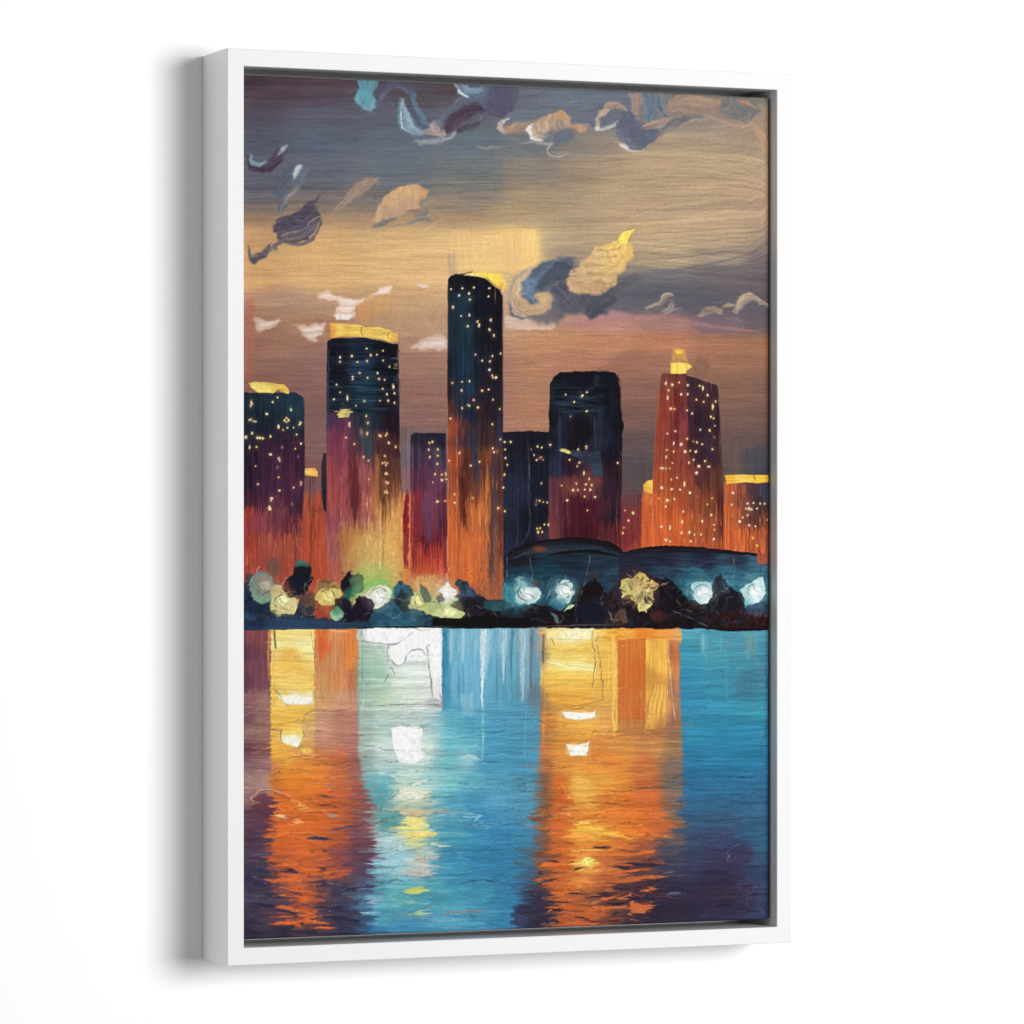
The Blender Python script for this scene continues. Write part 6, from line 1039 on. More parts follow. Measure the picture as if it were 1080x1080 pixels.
    blob(393, 950, 7, 4, (166, 186, 210), a=.7, soft=3, seed=45); stroke([(372, 963), (385, 963), (400, 963)], [1, 3, 1], (170, 204, 220), a=.85, seed=35)
    stroke([(366, 986), (372, 978), (384, 972), (400, 968)], [1, 1.2, 1, .6], (70, 120, 150), a=.5, seed=36); line([(366, 988), (373, 980), (383, 975)], 1.4, (30, 50, 70), .8, .3)
    line([(400, 857), (408, 846), (420, 836), (421, 832)], 1.2, (50, 66, 76), .8, .4, hi=(220, 232, 228)); line([(422, 850), (428, 843), (440, 842), (478, 840)], 1., (60, 84, 96), .7, .7); line([(426, 846), (428, 843), (432, 843)], 1., (60, 80, 90), .7)
    line([(370, 870), (400, 868), (418, 860), (440, 861), (464, 858)], 1., (80, 80, 84), .65, .8); line([(372, 876), (400, 874), (428, 872)], .8, (130, 90, 80), .5); line([(395, 901), (412, 898), (426, 885), (432, 884)], 1.1, (70, 76, 84), .75, .6); line([(426, 897), (446, 896), (460, 893)], 1., (110, 130, 136), .6)
    line([(440, 908), (446, 903)], 1.2, (60, 80, 90), .8); line([(452, 926), (452, 930)], 1.2, (50, 90, 110), .7)
    stroke([(394, 916), (406, 914), (414, 918)], [1, 1.6, 1], (46, 60, 86), a=.8, seed=3)
    line([(382, 900), (396, 899)], 1, (80, 60, 80), .6)
    # ---- blue column
    for (xx, w, y1, c, a_) in [(510, 7, 745, (226, 240, 246), .9), (476, 4, 700, (176, 196, 216), .7), (489, 5, 700, (178, 208, 220), .6), (532, 6, 720, (188, 216, 228), .8), (552, 8, 740, (182, 206, 214), .8), (541, 4, 730, (74, 126, 160), .8), (561, 5, 740, (96, 120, 136), .8), (522, 4, 730, (120, 176, 206), .6), (469, 4, 744, (58, 128, 172), .9), (500, 4, 740, (96, 158, 198), .6), (556, 3, 790, (104, 170, 204), .6)]:
        stroke([(xx, 664), (xx+r.normal(0, .6)-1, 690), (xx-1.5, y1)], [w, w*.8, w*.25], c, a=a_, seed=xx, h=.3)
    for (xx, w, y0, y1, c) in [(512, 13, 664, 716, (196, 222, 234)), (480, 14, 664, 735, (140, 188, 216)), (531, 11, 664, 712, (170, 206, 222)), (553, 13, 664, 740, (160, 192, 206)), (497, 9, 670, 750, (122, 178, 208))]:
        stroke([(xx, y0), (xx-.5, (y0+y1)/2), (xx-1.5, y1)], [w, w*.8, w*.3], c, a=.45, seed=xx+1, soft=4, amp=.08, h=.25)
    line([(509, 740), (509.5, 770), (509, 806)], 2., (160, 206, 226), .8, .3); poly([(486, 732), (499, 730), (500, 754), (487, 755)], (146, 194, 216), a=.5, soft=2.4, warp=1.2)
    for k, (xx, ya, yb) in enumerate([(553, 760, 800), (556, 800, 835), (542, 840, 900), (530, 860, 900), (556, 840, 870)]): line([(xx, ya), (xx+.8, (ya+yb)/2), (xx, yb)], 1., (150, 198, 220), .5, .4, seed=k)
    stroke([(484, 798), (496, 798), (506, 802)], [2, 7, 2], (168, 206, 218), a=.7, seed=38); line([(484, 790), (494, 788), (503, 785)], 1., (206, 226, 232), .6)
    line([(468, 830), (500, 832), (540, 833), (560, 836)], .9, (50, 84, 116), .7, .6); line([(465, 822), (471, 838)], 1., (180, 214, 220), .6); line([(466, 812), (480, 814), (496, 814)], .9, (190, 216, 214), .6)
    line([(464, 863), (478, 866), (500, 870), (510, 873)], 1.1, (90, 120, 136), .6, .6); stroke([(490, 858), (498, 860), (512, 874)], [1, 3, 3], (178, 208, 214), a=.5, seed=39); line([(463, 862), (478, 858), (490, 856)], 1., (214, 226, 224), .7)
    line([(486, 901), (494, 899), (504, 901)], .9, (150, 196, 216), .6); stroke([(462, 856), (476, 855), (490, 856)], [1.4, 2.4, 1], (150, 150, 140), a=.7, seed=40)
    hs(60, (466, 745, 560, 985), [(140, 194, 212), (60, 126, 172), (96, 164, 196), (46, 112, 162)], (12, 40), (.7, 2.4), .4, .0, .07, 43)
    stroke([(395, 974), (420, 968), (450, 968), (480, 962), (508, 961)], [1, 1.4, 1.6, 3.2, 2], (132, 128, 122), a=.85, seed=41); line([(372, 980), (400, 974), (430, 962), (460, 956)], 1., (110, 130, 140), .6); line([(440, 976), (456, 976), (448, 972)], .8, (190, 214, 220), .5)
    line([(480, 932), (506, 929), (528, 931), (546, 938), (562, 943)], 1.2, (40, 56, 84), .75, .3); line([(404, 975), (440, 973), (480, 966)], .9, (150, 190, 206), .5)
    poly([(539, 972), (544, 963), (552, 955), (562, 946), (574, 940), (574, 990), (540, 990)], [(548, 970, 58, 64, 96), (560, 960, 52, 50, 74), (570, 975, 48, 42, 62)], a=.9, warp=1.2, soft=1.2, dirn='h'); line([(539, 972), (545, 961), (556, 950), (572, 942)], 1.1, (24, 26, 40), .7, .3)
    line([(534, 870), (548, 869), (560, 866), (572, 862)], 1.2, (70, 96, 120), .7, .4); line([(550, 870), (562, 872), (576, 874)], .8, (180, 200, 200), .5)
    # ---- golden column
    poly([(576, 664), (624, 663), (624, 674), (600, 678), (577, 676)], [(585, 668, 252, 230, 150), (605, 668, 254, 242, 190), (620, 670, 254, 240, 186)], a=.85, warp=.7, dirn='h', h=.4)
    stroke([(578, 698), (600, 703), (626, 705)], [4, 7, 7], (255, 238, 160), seed=43, h=.3); line([(580, 685), (600, 686), (624, 686)], 1., (214, 158, 70), .6); line([(580, 673), (584, 679)], 1.4, (120, 84, 50), .7)
    stroke([(566, 666), (572, 669), (576, 668)], [2, 5, 2], (240, 180, 100), seed=44); stroke([(570, 672), (569, 690)], [2, 1.2], (206, 150, 90), a=.8, seed=45); stroke([(573, 670), (573, 700)], [3, 2], (80, 90, 106), a=.7, seed=46)
    for xx in (574, 575.5, 577): line([(xx, 690), (xx-1, 740), (xx-3, 790)], 1., (214, 140, 80) if xx != 575.5 else (250, 206, 130), .5, .5, seed=int(xx))
    line([(624, 664), (624, 676), (628, 690), (626, 710), (625, 725)], 1.3, (96, 70, 50), .75, .9, hi=(255, 250, 220)); line([(629, 680), (633, 700), (635, 720), (635, 737)], 1.1, (90, 70, 50), .7, .8); line([(632, 670), (628, 676), (634, 672), (640, 672)], 1., (110, 80, 40), .7, .6)
    line([(585, 750), (605, 745), (625, 741), (640, 736)], 1., (130, 90, 50), .65, .4)
    poly([(592, 750.5), (612, 752), (626, 751), (628, 748.5), (627, 757), (612, 759), (597, 758)], [(600, 755, 255, 254, 244), (620, 754, 255, 252, 236)], warp=.6, h=.7, rim=.35, seed=14, amp=.02)
    poly([(597, 785), (608, 785.5), (618, 784), (622, 781), (620, 792), (618, 797), (602, 797)], [(605, 787, 255, 244, 206), (605, 794, 255, 254, 248), (618, 790, 255, 250, 230)], warp=.6, h=.7, rim=.35, seed=15, amp=.02)
    line([(596, 784), (599, 793), (603, 798)], 1., (250, 220, 150), .7, .3); line([(622, 783), (620, 792), (624, 800), (630, 803)], 1., (150, 90, 50), .7, .6)
    stroke([(622, 798), (634, 796), (644, 798)], [2, 5, 2], (222, 120, 52), a=.7, seed=47); line([(619, 806), (630, 805), (640, 808)], 1.4, (150, 100, 84), .6, .8)
    hs(120, (572, 745, 716, 985), [(248, 186, 80), (196, 96, 44), (236, 140, 54), (214, 112, 46), (250, 206, 110), (160, 84, 48)], (10, 40), (.7, 2.4), .5, -.04, .12, 44)
    stroke([(646, 672), (648, 700), (648, 750), (648, 775)], [5, 7, 7, 4], (244, 196, 92), a=.7, seed=48); stroke([(640, 690), (641, 720), (640, 740)], [5, 6, 3], (240, 190, 84), a=.5, seed=49)
    # right orange panels
    poly([(652, 674), (681, 674), (681, 757), (653, 759)], [(660, 690, 214, 116, 48), (675, 700, 210, 108, 44), (660, 745, 206, 112, 52), (675, 750, 206, 110, 50)], a=.85, warp=.7, soft=1, h=.35, rim=.2, amp=.05)
    poly([(681, 673), (704, 673), (704, 755), (700, 768), (680, 770), (681, 740)], [(690, 685, 246, 188, 78), (698, 700, 244, 186, 80), (688, 715, 214, 152, 64), (698, 735, 242, 182, 82), (688, 755, 236, 170, 74), (700, 765, 200, 140, 76)], a=.85, warp=.8, soft=1.2, h=.35, rim=.15, amp=.08, cell=(1.4, 26))
    for k in range(9): stroke([(680+k*2.6, 768-k), (684+k*2.4, 742), (690+k*1.6, 722)], [.8, 2, .8], (250, 206, 104) if k % 2 else (214, 146, 62), a=.6, seed=k+3)
    line([(674, 728), (678, 742), (682, 752)], 1., (246, 190, 110), .6); line([(683, 765), (687, 752), (692, 736)], 1., (255, 226, 150), .6)
    poly([(648, 664), (718, 664), (720, 670), (718, 678), (712, 676), (690, 672), (655, 675), (650, 672)], [(660, 668, 244, 172, 66), (680, 668, 232, 134, 46), (700, 667, 238, 152, 60), (714, 672, 222, 158, 84)], warp=.9, soft=1., dirn='h', h=.5, rim=.25, seed=16)
    line([(648, 666), (656, 672), (668, 674), (700, 673)], 1., (180, 90, 36), .6); line([(704, 675), (706, 700), (708, 720), (712, 760)], 1.4, (240, 222, 206), .7, .4); line([(706, 680), (710, 730), (714, 770)], 1., (170, 100, 70), .6); stroke([(709, 676), (711, 700), (713, 730)], [3, 4, 2], (204, 110, 62), a=.6, seed=50)
    # cracks across the gold
    line([(602, 838), (612, 842), (640, 839), (660, 836)], 1., (150, 70, 40), .6); line([(642, 834), (652, 835), (680, 831), (725, 827)], 1.2, (84, 60, 50), .8, .5); line([(660, 830), (690, 831), (712, 829)], .8, (80, 54, 44), .6)
    line([(606, 847), (640, 847), (670, 849), (722, 850)], 1.2, (96, 52, 36), .75, .4); line([(594, 826), (596, 838), (602, 842), (600, 856), (604, 866)], 1.1, (255, 214, 120), .75, .8); line([(566, 866), (580, 858), (590, 852)], 1.2, (80, 50, 40), .7, .4); line([(598, 844), (606, 838), (620, 838), (644, 836)], 1., (255, 196, 96), .6)
    line([(560, 866), (575, 860), (600, 851)], 1., (90, 60, 50), .6); line([(587, 838), (582, 846), (594, 834)], .8, (140, 60, 34), .6); line([(588, 898), (592, 892), (600, 889)], 1., (150, 70, 40), .7); line([(578, 882), (586, 874)], 1., (236, 200, 160), .7)
    line([(700, 866), (720, 865), (742, 866)], .9, (60, 60, 70), .5); line([(604, 908), (602, 913), (610, 914), (626, 914)], 1., (236, 190, 110), .7, .5)
    for (x0, y0, x1, y1, w, c) in [(604, 876, 640, 874, 6, (252, 196, 72)), (634, 880, 668, 884, 6, (250, 186, 68)), (602, 870, 630, 866, 4, (252, 190, 90)), (600, 898, 628, 897, 4, (250, 184, 80)), (606, 912, 628, 908, 7, (254, 214, 90)), (616, 909, 630, 906, 6, (255, 234, 130)), (568, 914, 590, 912, 5, (220, 106, 44)), (574, 934, 612, 922, 6, (220, 106, 46)), (580, 946, 610, 938, 8, (216, 104, 46)), (574, 962, 600, 950, 5, (222, 112, 48)), (586, 962, 640, 958, 10, (206, 100, 48)), (600, 978, 644, 976, 9, (208, 102, 50)), (596, 974, 636, 980, 8, (204, 98, 48)), (640, 932, 700, 924, 7, (196, 100, 52)), (628, 928, 660, 922, 6, (206, 106, 52)), (676, 940, 694, 938, 6, (206, 104, 56)), (630, 950, 652, 946, 5, (214, 112, 58)), (640, 922, 690, 916, 3, (214, 104, 50)), (650, 904, 700, 896, 4, (216, 108, 50)), (560, 930, 600, 925, 4, (206, 100, 48)), (592, 984, 640, 984, 7, (206, 100, 52)), (612, 966, 660, 955, 6, (200, 98, 52)), (655, 913, 704, 911, 2.5, (196, 92, 52))]:
        stroke([(x0, y0), ((x0+x1)/2, (y0+y1)/2-1), (x1, y1)], [1, w, 1], c, seed=int(x0+y0), h=.4, rag=.6)
    poly([(660, 958), (668, 950), (692, 956), (676, 962), (664, 967)], (204, 104, 56), warp=1.2, h=.45); poly([(656, 945), (661, 941), (663, 948), (650, 949)], (214, 108, 58), warp=1, h=.45)
    for (x0, y0, x1, y1, w) in [(642, 931, 672, 935, 3), (640, 934, 674, 938, 4), (616, 946, 652, 940, 5), (600, 942, 622, 942, 3), (578, 952, 606, 951, 3), (604, 966, 622, 969, 2.4), (652, 962, 640, 966, 6), (632, 955, 662, 950, 3), (646, 970, 664, 976, 3), (634, 913, 668, 916, 2.4), (660, 910, 700, 912, 5), (576, 958, 596, 960, 4), (640, 980, 700, 974, 8), (612, 970, 640, 972, 2), (576, 908, 592, 907, 2.6), (576, 928, 590, 928, 4), (650, 916, 664, 914, 3), (660, 946, 700, 950, 6), (566, 918, 578, 922, 3), (600, 916, 616, 914, 2), (630, 893, 642, 893, 2), (650, 896, 672, 898, 1.5), (590, 967, 570, 975, 5)]:
        stroke([(x0, y0), ((x0+x1)/2, (y0+y1)/2+.8), (x1, y1)], [.8, w, .8], (52, 38, 56), a=.9, seed=int(x0+y0), rag=.7, h=.1)
    hs(60, (590, 935, 690, 985), [(216, 106, 50), (44, 32, 50), (190, 90, 48), (70, 44, 54)], (4, 16), (.7, 2.2), .7, -.25, .25, 45); line([(664, 970), (676, 972), (680, 976)], 1.4, (206, 110, 80), .8); line([(573, 979), (580, 972), (586, 966)], 1.4, (206, 150, 120), .8, .4)
    hs(50, (690, 885, 812, 985), [(76, 88, 120), (40, 34, 56), (66, 50, 78), (92, 96, 120)], (8, 30), (.6, 1.8), .4, -.1, .16, 46); stroke([(702, 945), (710, 942), (718, 943)], [1, 4, 1], (90, 102, 140), a=.8, seed=51)
    # ---- flecks and cracks all through the thick water paint
    hs(240, (574, 862, 706, 984), [(250, 178, 84), (232, 132, 56), (60, 40, 56), (170, 80, 44), (208, 100, 48), (96, 60, 60)], (3, 15), (.6, 2.0), .7, -.12, .3, 51, .4)
    hs(200, (286, 838, 372, 984), [(240, 140, 70), (218, 104, 48), (70, 52, 76), (150, 74, 60), (196, 90, 50), (110, 66, 78)], (3, 15), (.6, 1.8), .65, .0, .3, 52, .4)
    hs(160, (388, 815, 480, 984), [(226, 236, 220), (104, 176, 190), (66, 140, 172), (236, 226, 160), (150, 200, 206), (120, 150, 160)], (4, 18), (.6, 1.8), .55, -.1, .22, 53, .35)
    hs(110, (466, 750, 566, 984), [(150, 200, 216), (52, 116, 160), (110, 176, 204)], (4, 22), (.6, 1.4), .45, .0, .14, 54, .3)
    hs(120, (576, 668, 716, 862), [(255, 214, 120), (210, 130, 56), (244, 176, 76), (190, 104, 52)], (4, 22), (.6, 1.5), .45, -.05, .12, 55, .3)
    hs(90, (258, 735, 376, 840), [(216, 172, 146), (150, 100, 92), (240, 176, 100)], (4, 20), (.6, 1.4), .4, -.05, .15, 56, .3)
    rr = np.random.RandomState(99)
    for i in range(120):
        x0 = rr.uniform(258, 800); y0 = rr.uniform(745, 984)
        if x0 > 720 and rr.rand() < .6: continue
        l = rr.uniform(8, 38); a0 = rr.normal(-.05, .14)
        pts_ = [(x0, y0)]
        for k in range(4): pts_.append((pts_[-1][0]+l/4*rr.uniform(.6, 1.4), pts_[-1][1]+l/4*np.tan(a0)+rr.normal(0, 1.3)))
        cc = P[min(NH-1, int((y0-Y0)*S)), min(NW-1, int((x0-X0)*S))]*255
        line(pts_, rr.uniform(.7, 1.1), np.clip(cc*.42, 0, 255), .65, 1.4, hi=tuple(np.clip(cc*1.25+30, 0, 255)) if rr.rand() < .6 else None, seed=i)
    smear(256, 664, 815, 990, 7, .5, 12., 1.4, 241, 3, mask=lambda x, y: .85*sst(765, 860, y))
    smear(256, 840, 815, 990, 10, 1.4, 14., 2.4, 242, 8)
    # glowing cores of the reflected lamps
    for (cx, cy, rx, ry, c_) in [(312, 738, 13, 4, (255, 252, 240)), (307, 780, 8, 4.5, (255, 250, 224)), (429, 778, 12, 10, (254, 255, 252)), (432, 798, 12, 5, (246, 250, 246)), (611, 755, 14, 3, (255, 252, 236)), (611, 791, 9, 4.5, (255, 252, 238)), (412, 671, 20, 5, (253, 253, 251)), (458, 690, 5, 18, (252, 252, 250)), (606, 669, 16, 3.5, (255, 244, 200)), (437, 868, 10, 3.6, (250, 234, 140)), (447, 880, 10, 2.2, (250, 228, 130)), (438, 840, 9, 3, (240, 242, 220)), (618, 910, 7, 3, (255, 232, 120))]:
        blob(cx, cy, rx*1.25, ry*1.35, c_, a=.45, soft=5, rag=.4, seed=int(cx), h=.4, power=3)
        blob(cx, cy, rx*.9, ry*.9, c_, a=.8, soft=1.6, rag=.35, seed=int(cx)+3, h=.7, power=3)
    # ---- right blue
    for (xx, ya, yb, w, c) in [(741, 668, 690, 5, (140, 190, 206)), (745, 670, 696, 4, (104, 168, 192)), (789, 668, 694, 9, (116, 156, 146)), (796, 668, 700, 5, (112, 150, 150)), (760, 670, 690, 3, (96, 160, 190)), (766, 690, 760, 6, (66, 142, 174))]:
        stroke([(xx, ya), (xx, (ya+yb)/2), (xx, yb)], [w*.8, w, w*.4], c, a=.6, seed=xx, soft=1.5)
    stroke([(780, 665), (772, 673), (764, 684), (761, 690)], [2.2, 2.4, 1.6, 1], (110, 130, 158), a=.85, seed=52)
    for k in range(5): line([(722, 738+k*5), (740, 737+k*5), (775+k*6, 738+k*5)], 1.1, (76, 160, 196) if k % 2 else (40, 104, 148), .5, seed=k)
    line([(800, 690), (808, 710), (810, 740), (808, 775), (803, 782), (804, 810), (802, 830), (808, 850)], .9, (40, 70, 90), .6, .8); line([(802, 770), (803, 776)], 1, (140, 190, 200), .5)
    line([(720, 706), (745, 708), (762, 706)], 1., (40, 84, 116), .5); line([(722, 828), (745, 827), (770, 824), (800, 828)], .9, (60, 64, 90), .5, .8); line([(742, 866), (760, 865), (800, 862), (808, 862)], 1.4, (44, 54, 80), .75, .4)
    line([(782, 840), (790, 850), (796, 854)], 1.2, (50, 66, 96), .7); line([(780, 848), (788, 842)], 1., (80, 96, 120), .5); line([(770, 906), (767, 900), (774, 892), (784, 890)], 1., (120, 140, 160), .6, .8); line([(770, 901), (766, 907), (772, 908)], 1, (140, 160, 176), .6)
    for k in range(10): line([(776+k*3, 930+k*3), (782+k*2.5, 942+k*2), (780+k*3, 955+k)], .8, (104, 116, 140), .4, seed=k)
    line([(786, 938), (792, 942), (798, 930)], 1., (130, 140, 160), .55)

def finish():
    crisp(.5)
    # overall canvas grain, sparse dark pits where the ground shows, and the muted pigments
    x = GX; y = GY
    g = nz(x/.6, y/.6, 71)+.6*nz(x/1.3, y/1.1, 73)
    P[...] = P*(1+.04*g[..., None])+.006*g[..., None]
    pit = np.clip(nz(x/.7, y/.6, 75)-.72, 0, 1)*3*np.clip(nz(x/30, y/20, 76)+.4, 0, 1)
    P[...] = P*(1-.28*np.clip(pit, 0, 1))[..., None]
    L = (P*np.array([.3, .59, .11], np.float32)).sum(-1, keepdims=True)
    warm = np.clip((P[..., :1]-P[..., 2:])*3, 0, 1)
    insky = sst(430, 400, y)[..., None]
    P[...] = L+(P-L)*(.97-.02*warm-.09*warm*insky)
    # muted pigments: plum shadows in the water, blue-black tower tops, smoky cloud blues
    L2 = (P*np.array([.3, .59, .11], np.float32)).sum(-1, keepdims=True)
    plum = (np.clip((np.minimum(P[..., 0], P[..., 2])-P[..., 1])*14, 0, 1)*np.clip((.45-L2[..., 0])*6, 0, 1)*sst(760, 860, y))[..., None]
    P[...] = P*(1-plum*.55)+(L2*.94+(P-L2)*.45+np.array([-.012, .0, .018], np.float32))*plum*.55
    tops = (np.clip((P[..., 2]-P[..., 0])*12, 0, 1)*np.clip((.34-L2[..., 0])*9, 0, 1)*sst(285, 295, y)*sst(600, 560, y))[..., None]
    P[...] = P*(1-tops)+(L2*.90+(P-L2)*.70)*tops
    skb = (np.clip((P[..., 2]-P[..., 0]-.06)*10, 0, 1)*sst(352, 342, y)*np.clip((L2[..., 0]-.2)*8, 0, 1))[..., None]
    P[...] = P*(1-skb)+(L2+(P-L2)*.68)*skb
    rs = (sst(600, 660, x)*sst(112, 160, y)*sst(292, 262, y))[..., None]
    P[...] = P*(1+rs*np.array([.09, .06, .02], np.float32))
    low = (sst(530, 560, x)*sst(338, 356, y)*sst(480, 430, y))[..., None]
    P[...] = P*(1+low*np.array([.07, .04, -.05], np.float32))
    blue = np.clip((P[..., 2:]-P[..., :1]-.15)*4, 0, 1)*sst(655, 665, y)[..., None]
    P[...] = P*(1+blue*np.array([.0, .03, -.025], np.float32))
    skyk = (sst(620, 560, x)*sst(232, 246, y)*sst(345, 300, y))[..., None]
    P[...] = P*(1+.10*skyk)
    np.clip(P, 0.01, 1, out=P)

def paint_all():
    P[...] = C((120, 100, 95)); Hh[...] = .1
    paint_sky(); paint_clouds(); smear_sky(); paint_city(); paint_water(); paint_shore(); finish()

# ---------------------------------------------------------------- tuning
PAINT_K = .85       # display colour -> albedo under this light
RELIEF = .85        # height of the impasto, millimetres per unit
FILL = .22
SIDE_E = 17
KEY_W, KEY_H, KEY_E = 3.1, 2.6, 322
KEY_P = (2.2, -5.2, .50)

# ---------------------------------------------------------------- the scene
import bpy, math
from mathutils import Matrix, Vector
scn = bpy.context.scene
col = scn.collection
FH = 0.970                                   # outer height of the frame, metres
F_PX, YAW, TX, TY, TZ, CY = 4383.51, .38680, .0061, .0286, 4.6557, 562.385
ASP, DEPTH, INSET = .6825, .0868, .0190
FW = ASP*FH; FD = DEPTH*FH; RW = INSET*FH    # frame width, depth, rail face width
GAPX, GAPZ, REC = .0025, .0073, .0150        # float gap and canvas recess, metres

def project(X, Z, D):
    """where a point of the picture plane (metres, D behind the frame face) lies in the painting sheet"""
    X, Z, D = X/FH, Z/FH, D/FH
    c, s = math.cos(YAW), math.sin(YAW)
    x = c*X-s*D+TX; y = Z+TY; dep = TZ+s*X+c*D
    return 540+F_PX*x/dep, CY-F_PX*y/dep

def tag(o, label=None, cat=None, kind=None):
    if label: o['label'] = label
    if cat: o['category'] = cat
    if kind: o['kind'] = kind
    return o

def principled(name, color, rough=.5, spec=.3):
    m = bpy.data.materials.new(name); m.use_nodes = True
    b = m.node_tree.nodes['Principled BSDF']
    b.inputs['Base Color'].default_value = (*color, 1); b.inputs['Roughness'].default_value = rough
    b.inputs['Specular IOR Level'].default_value = spec
    return m, m.node_tree, b

# --- materials
m_wall, nt, b = principled('wall_paint', (.97, .97, .97), .9, .1)
n = nt.nodes.new('ShaderNodeTexNoise'); n.inputs['Scale'].default_value = 260; n.inputs['Detail'].default_value = 4
bu = nt.nodes.new('ShaderNodeBump'); bu.inputs['Strength'].default_value = .04; bu.inputs['Distance'].default_value = .0005
tc = nt.nodes.new('ShaderNodeTexCoord'); nt.links.new(tc.outputs['Object'], n.inputs['Vector'])
nt.links.new(n.outputs['Fac'], bu.inputs['Height']); nt.links.new(bu.outputs['Normal'], b.inputs['Normal'])

m_frame, nt, b = principled('white_lacquer', (.78, .78, .78), .45, .2)
tc = nt.nodes.new('ShaderNodeTexCoord'); mp = nt.nodes.new('ShaderNodeMapping'); mp.inputs['Scale'].default_value = (60, 60, 60)
n = nt.nodes.new('ShaderNodeTexNoise'); n.inputs['Scale'].default_value = 3; n.inputs['Detail'].default_value = 3
rmp = nt.nodes.new('ShaderNodeMix'); rmp.data_type = 'RGBA'
rmp.inputs['A'].default_value = (.765, .765, .767, 1); rmp.inputs['B'].default_value = (.785, .785, .785, 1)
nt.links.new(tc.outputs['Object'], mp.inputs['Vector']); nt.links.new(mp.outputs['Vector'], n.inputs['Vector'])
nt.links.new(n.outputs['Fac'], rmp.inputs['Factor']); nt.links.new(rmp.outputs['Result'], b.inputs['Base Color'])
bu = nt.nodes.new('ShaderNodeBump'); bu.inputs['Strength'].default_value = .05; bu.inputs['Distance'].default_value = .0003
nt.links.new(n.outputs['Fac'], bu.inputs['Height']); nt.links.new(bu.outputs['Normal'], b.inputs['Normal'])

m_back, nt, b = principled('grey_board', (.8, .8, .8), .8, .1)

m_cv, nt, b = principled('painted_canvas', (.5, .5, .5), .6, .03)
at = nt.nodes.new('ShaderNodeAttribute'); at.attribute_name = 'paint'; nt.links.new(at.outputs['Color'], b.inputs['Base Color'])
tc = nt.nodes.new('ShaderNodeTexCoord')
w1 = nt.nodes.new('ShaderNodeTexNoise'); w1.inputs['Scale'].default_value = 900; w1.inputs['Detail'].default_value = 2
bu = nt.nodes.new('ShaderNodeBump'); bu.inputs['Strength'].default_value = .18; bu.inputs['Distance'].default_value = .0003
nt.links.new(tc.outputs['Object'], w1.inputs['Vector']); nt.links.new(w1.outputs['Fac'], bu.inputs['Height']); nt.links.new(bu.outputs['Normal'], b.inputs['Normal'])

def mesh_obj(name, verts, faces, mat, parent=None, smooth=False):
    me = bpy.data.meshes.new(name); me.from_pydata(verts, [], faces); me.materials.append(mat); me.update()
    if smooth: me.polygons.foreach_set('use_smooth', [True]*len(me.polygons))
    o = bpy.data.objects.new(name, me); col.objects.link(o); o.parent = parent
    return o

# --- the wall behind: one level sheet, front face at y = 0.0008
wall = mesh_obj('wall', [(-6, .0008, -3.2), (6, .0008, -3.2), (6, .0008, 3.2), (-6, .0008, 3.2), (-6, .12, -3.2), (6, .12, -3.2), (6, .12, 3.2), (-6, .12, 3.2)],
                [(0, 1, 2, 3), (5, 4, 7, 6), (4, 0, 3, 7), (1, 5, 6, 2), (3, 2, 6, 7), (4, 5, 1, 0)], m_wall)
tag(wall, 'plain bright white wall behind the framed painting', 'wall', 'structure')

# --- the framed painting
art = bpy.data.objects.new('framed_painting', None); col.objects.link(art); art.empty_display_size = .1
art.location = (0, 0, 0)
tag(art, 'textured city skyline painting at dusk over water in a white floating frame', 'painting')

def rail(length_vec, a0, a1, inward):
    """mitred rail: profile swept from outer corner a0 to a1 (x,z), inward = unit vector into the picture"""
    bev = .0009
    # profile: (inset from outside, y) going round; y = 0 wall side, -FD front
    prof = [(0, -.0), (0, -FD+bev), (bev*.3, -FD+bev*.3), (bev, -FD), (RW-bev, -FD), (RW-bev*.3, -FD+bev*.3), (RW, -FD+bev), (RW, -.0)]
    A = Vector(a0); B = Vector(a1); t = (B-A).normalized(); nn = Vector(inward)
    v = []
    for p, y in prof:
        q = A+nn*p+t*p; r = B+nn*p-t*p
        v.append((q.x, y, q.y)); v.append((r.x, y, r.y))
    f = []
    k = len(prof)
    for i in range(k-1):
        f.append((2*i, 2*i+2, 2*i+3, 2*i+1))
    f.append((2*(k-1), 0, 1, 2*(k-1)+1))
    o = mesh_obj('frame_rail', v, f, m_frame, art)
    import bmesh
    bm = bmesh.new(); bm.from_mesh(o.data)
    # outward normals: the front facet must face -y
    bm.normal_update(); bm.faces.ensure_lookup_table()
    if bm.faces[3].normal.y > 0:
        for fc in bm.faces: fc.normal_flip()
    bm.to_mesh(o.data); bm.free()
    return o
hw, hh = FW/2, FH/2
r_t = rail(None, (-hw, hh), (hw, hh), (0, -1)); r_b = rail(None, (hw, -hh), (-hw, -hh), (0, 1))
r_l = rail(None, (-hw, -hh), (-hw, hh), (1, 0)); r_r = rail(None, (hw, hh), (hw, -hh), (-1, 0))
# backing board between the rails, seen only down the float gap
iw, ih = hw-RW-.0002, hh-RW-.0002
bk = mesh_obj('backing_board', [(-iw, -.008, -ih), (iw, -.008, -ih), (iw, -.008, ih), (-iw, -.008, ih), (-iw, -.003, -ih), (iw, -.003, -ih), (iw, -.003, ih), (-iw, -.003, ih)],
              [(0, 1, 2, 3), (5, 4, 7, 6), (4, 0, 3, 7), (1, 5, 6, 2), (3, 2, 6, 7), (4, 5, 1, 0)], m_back, art)

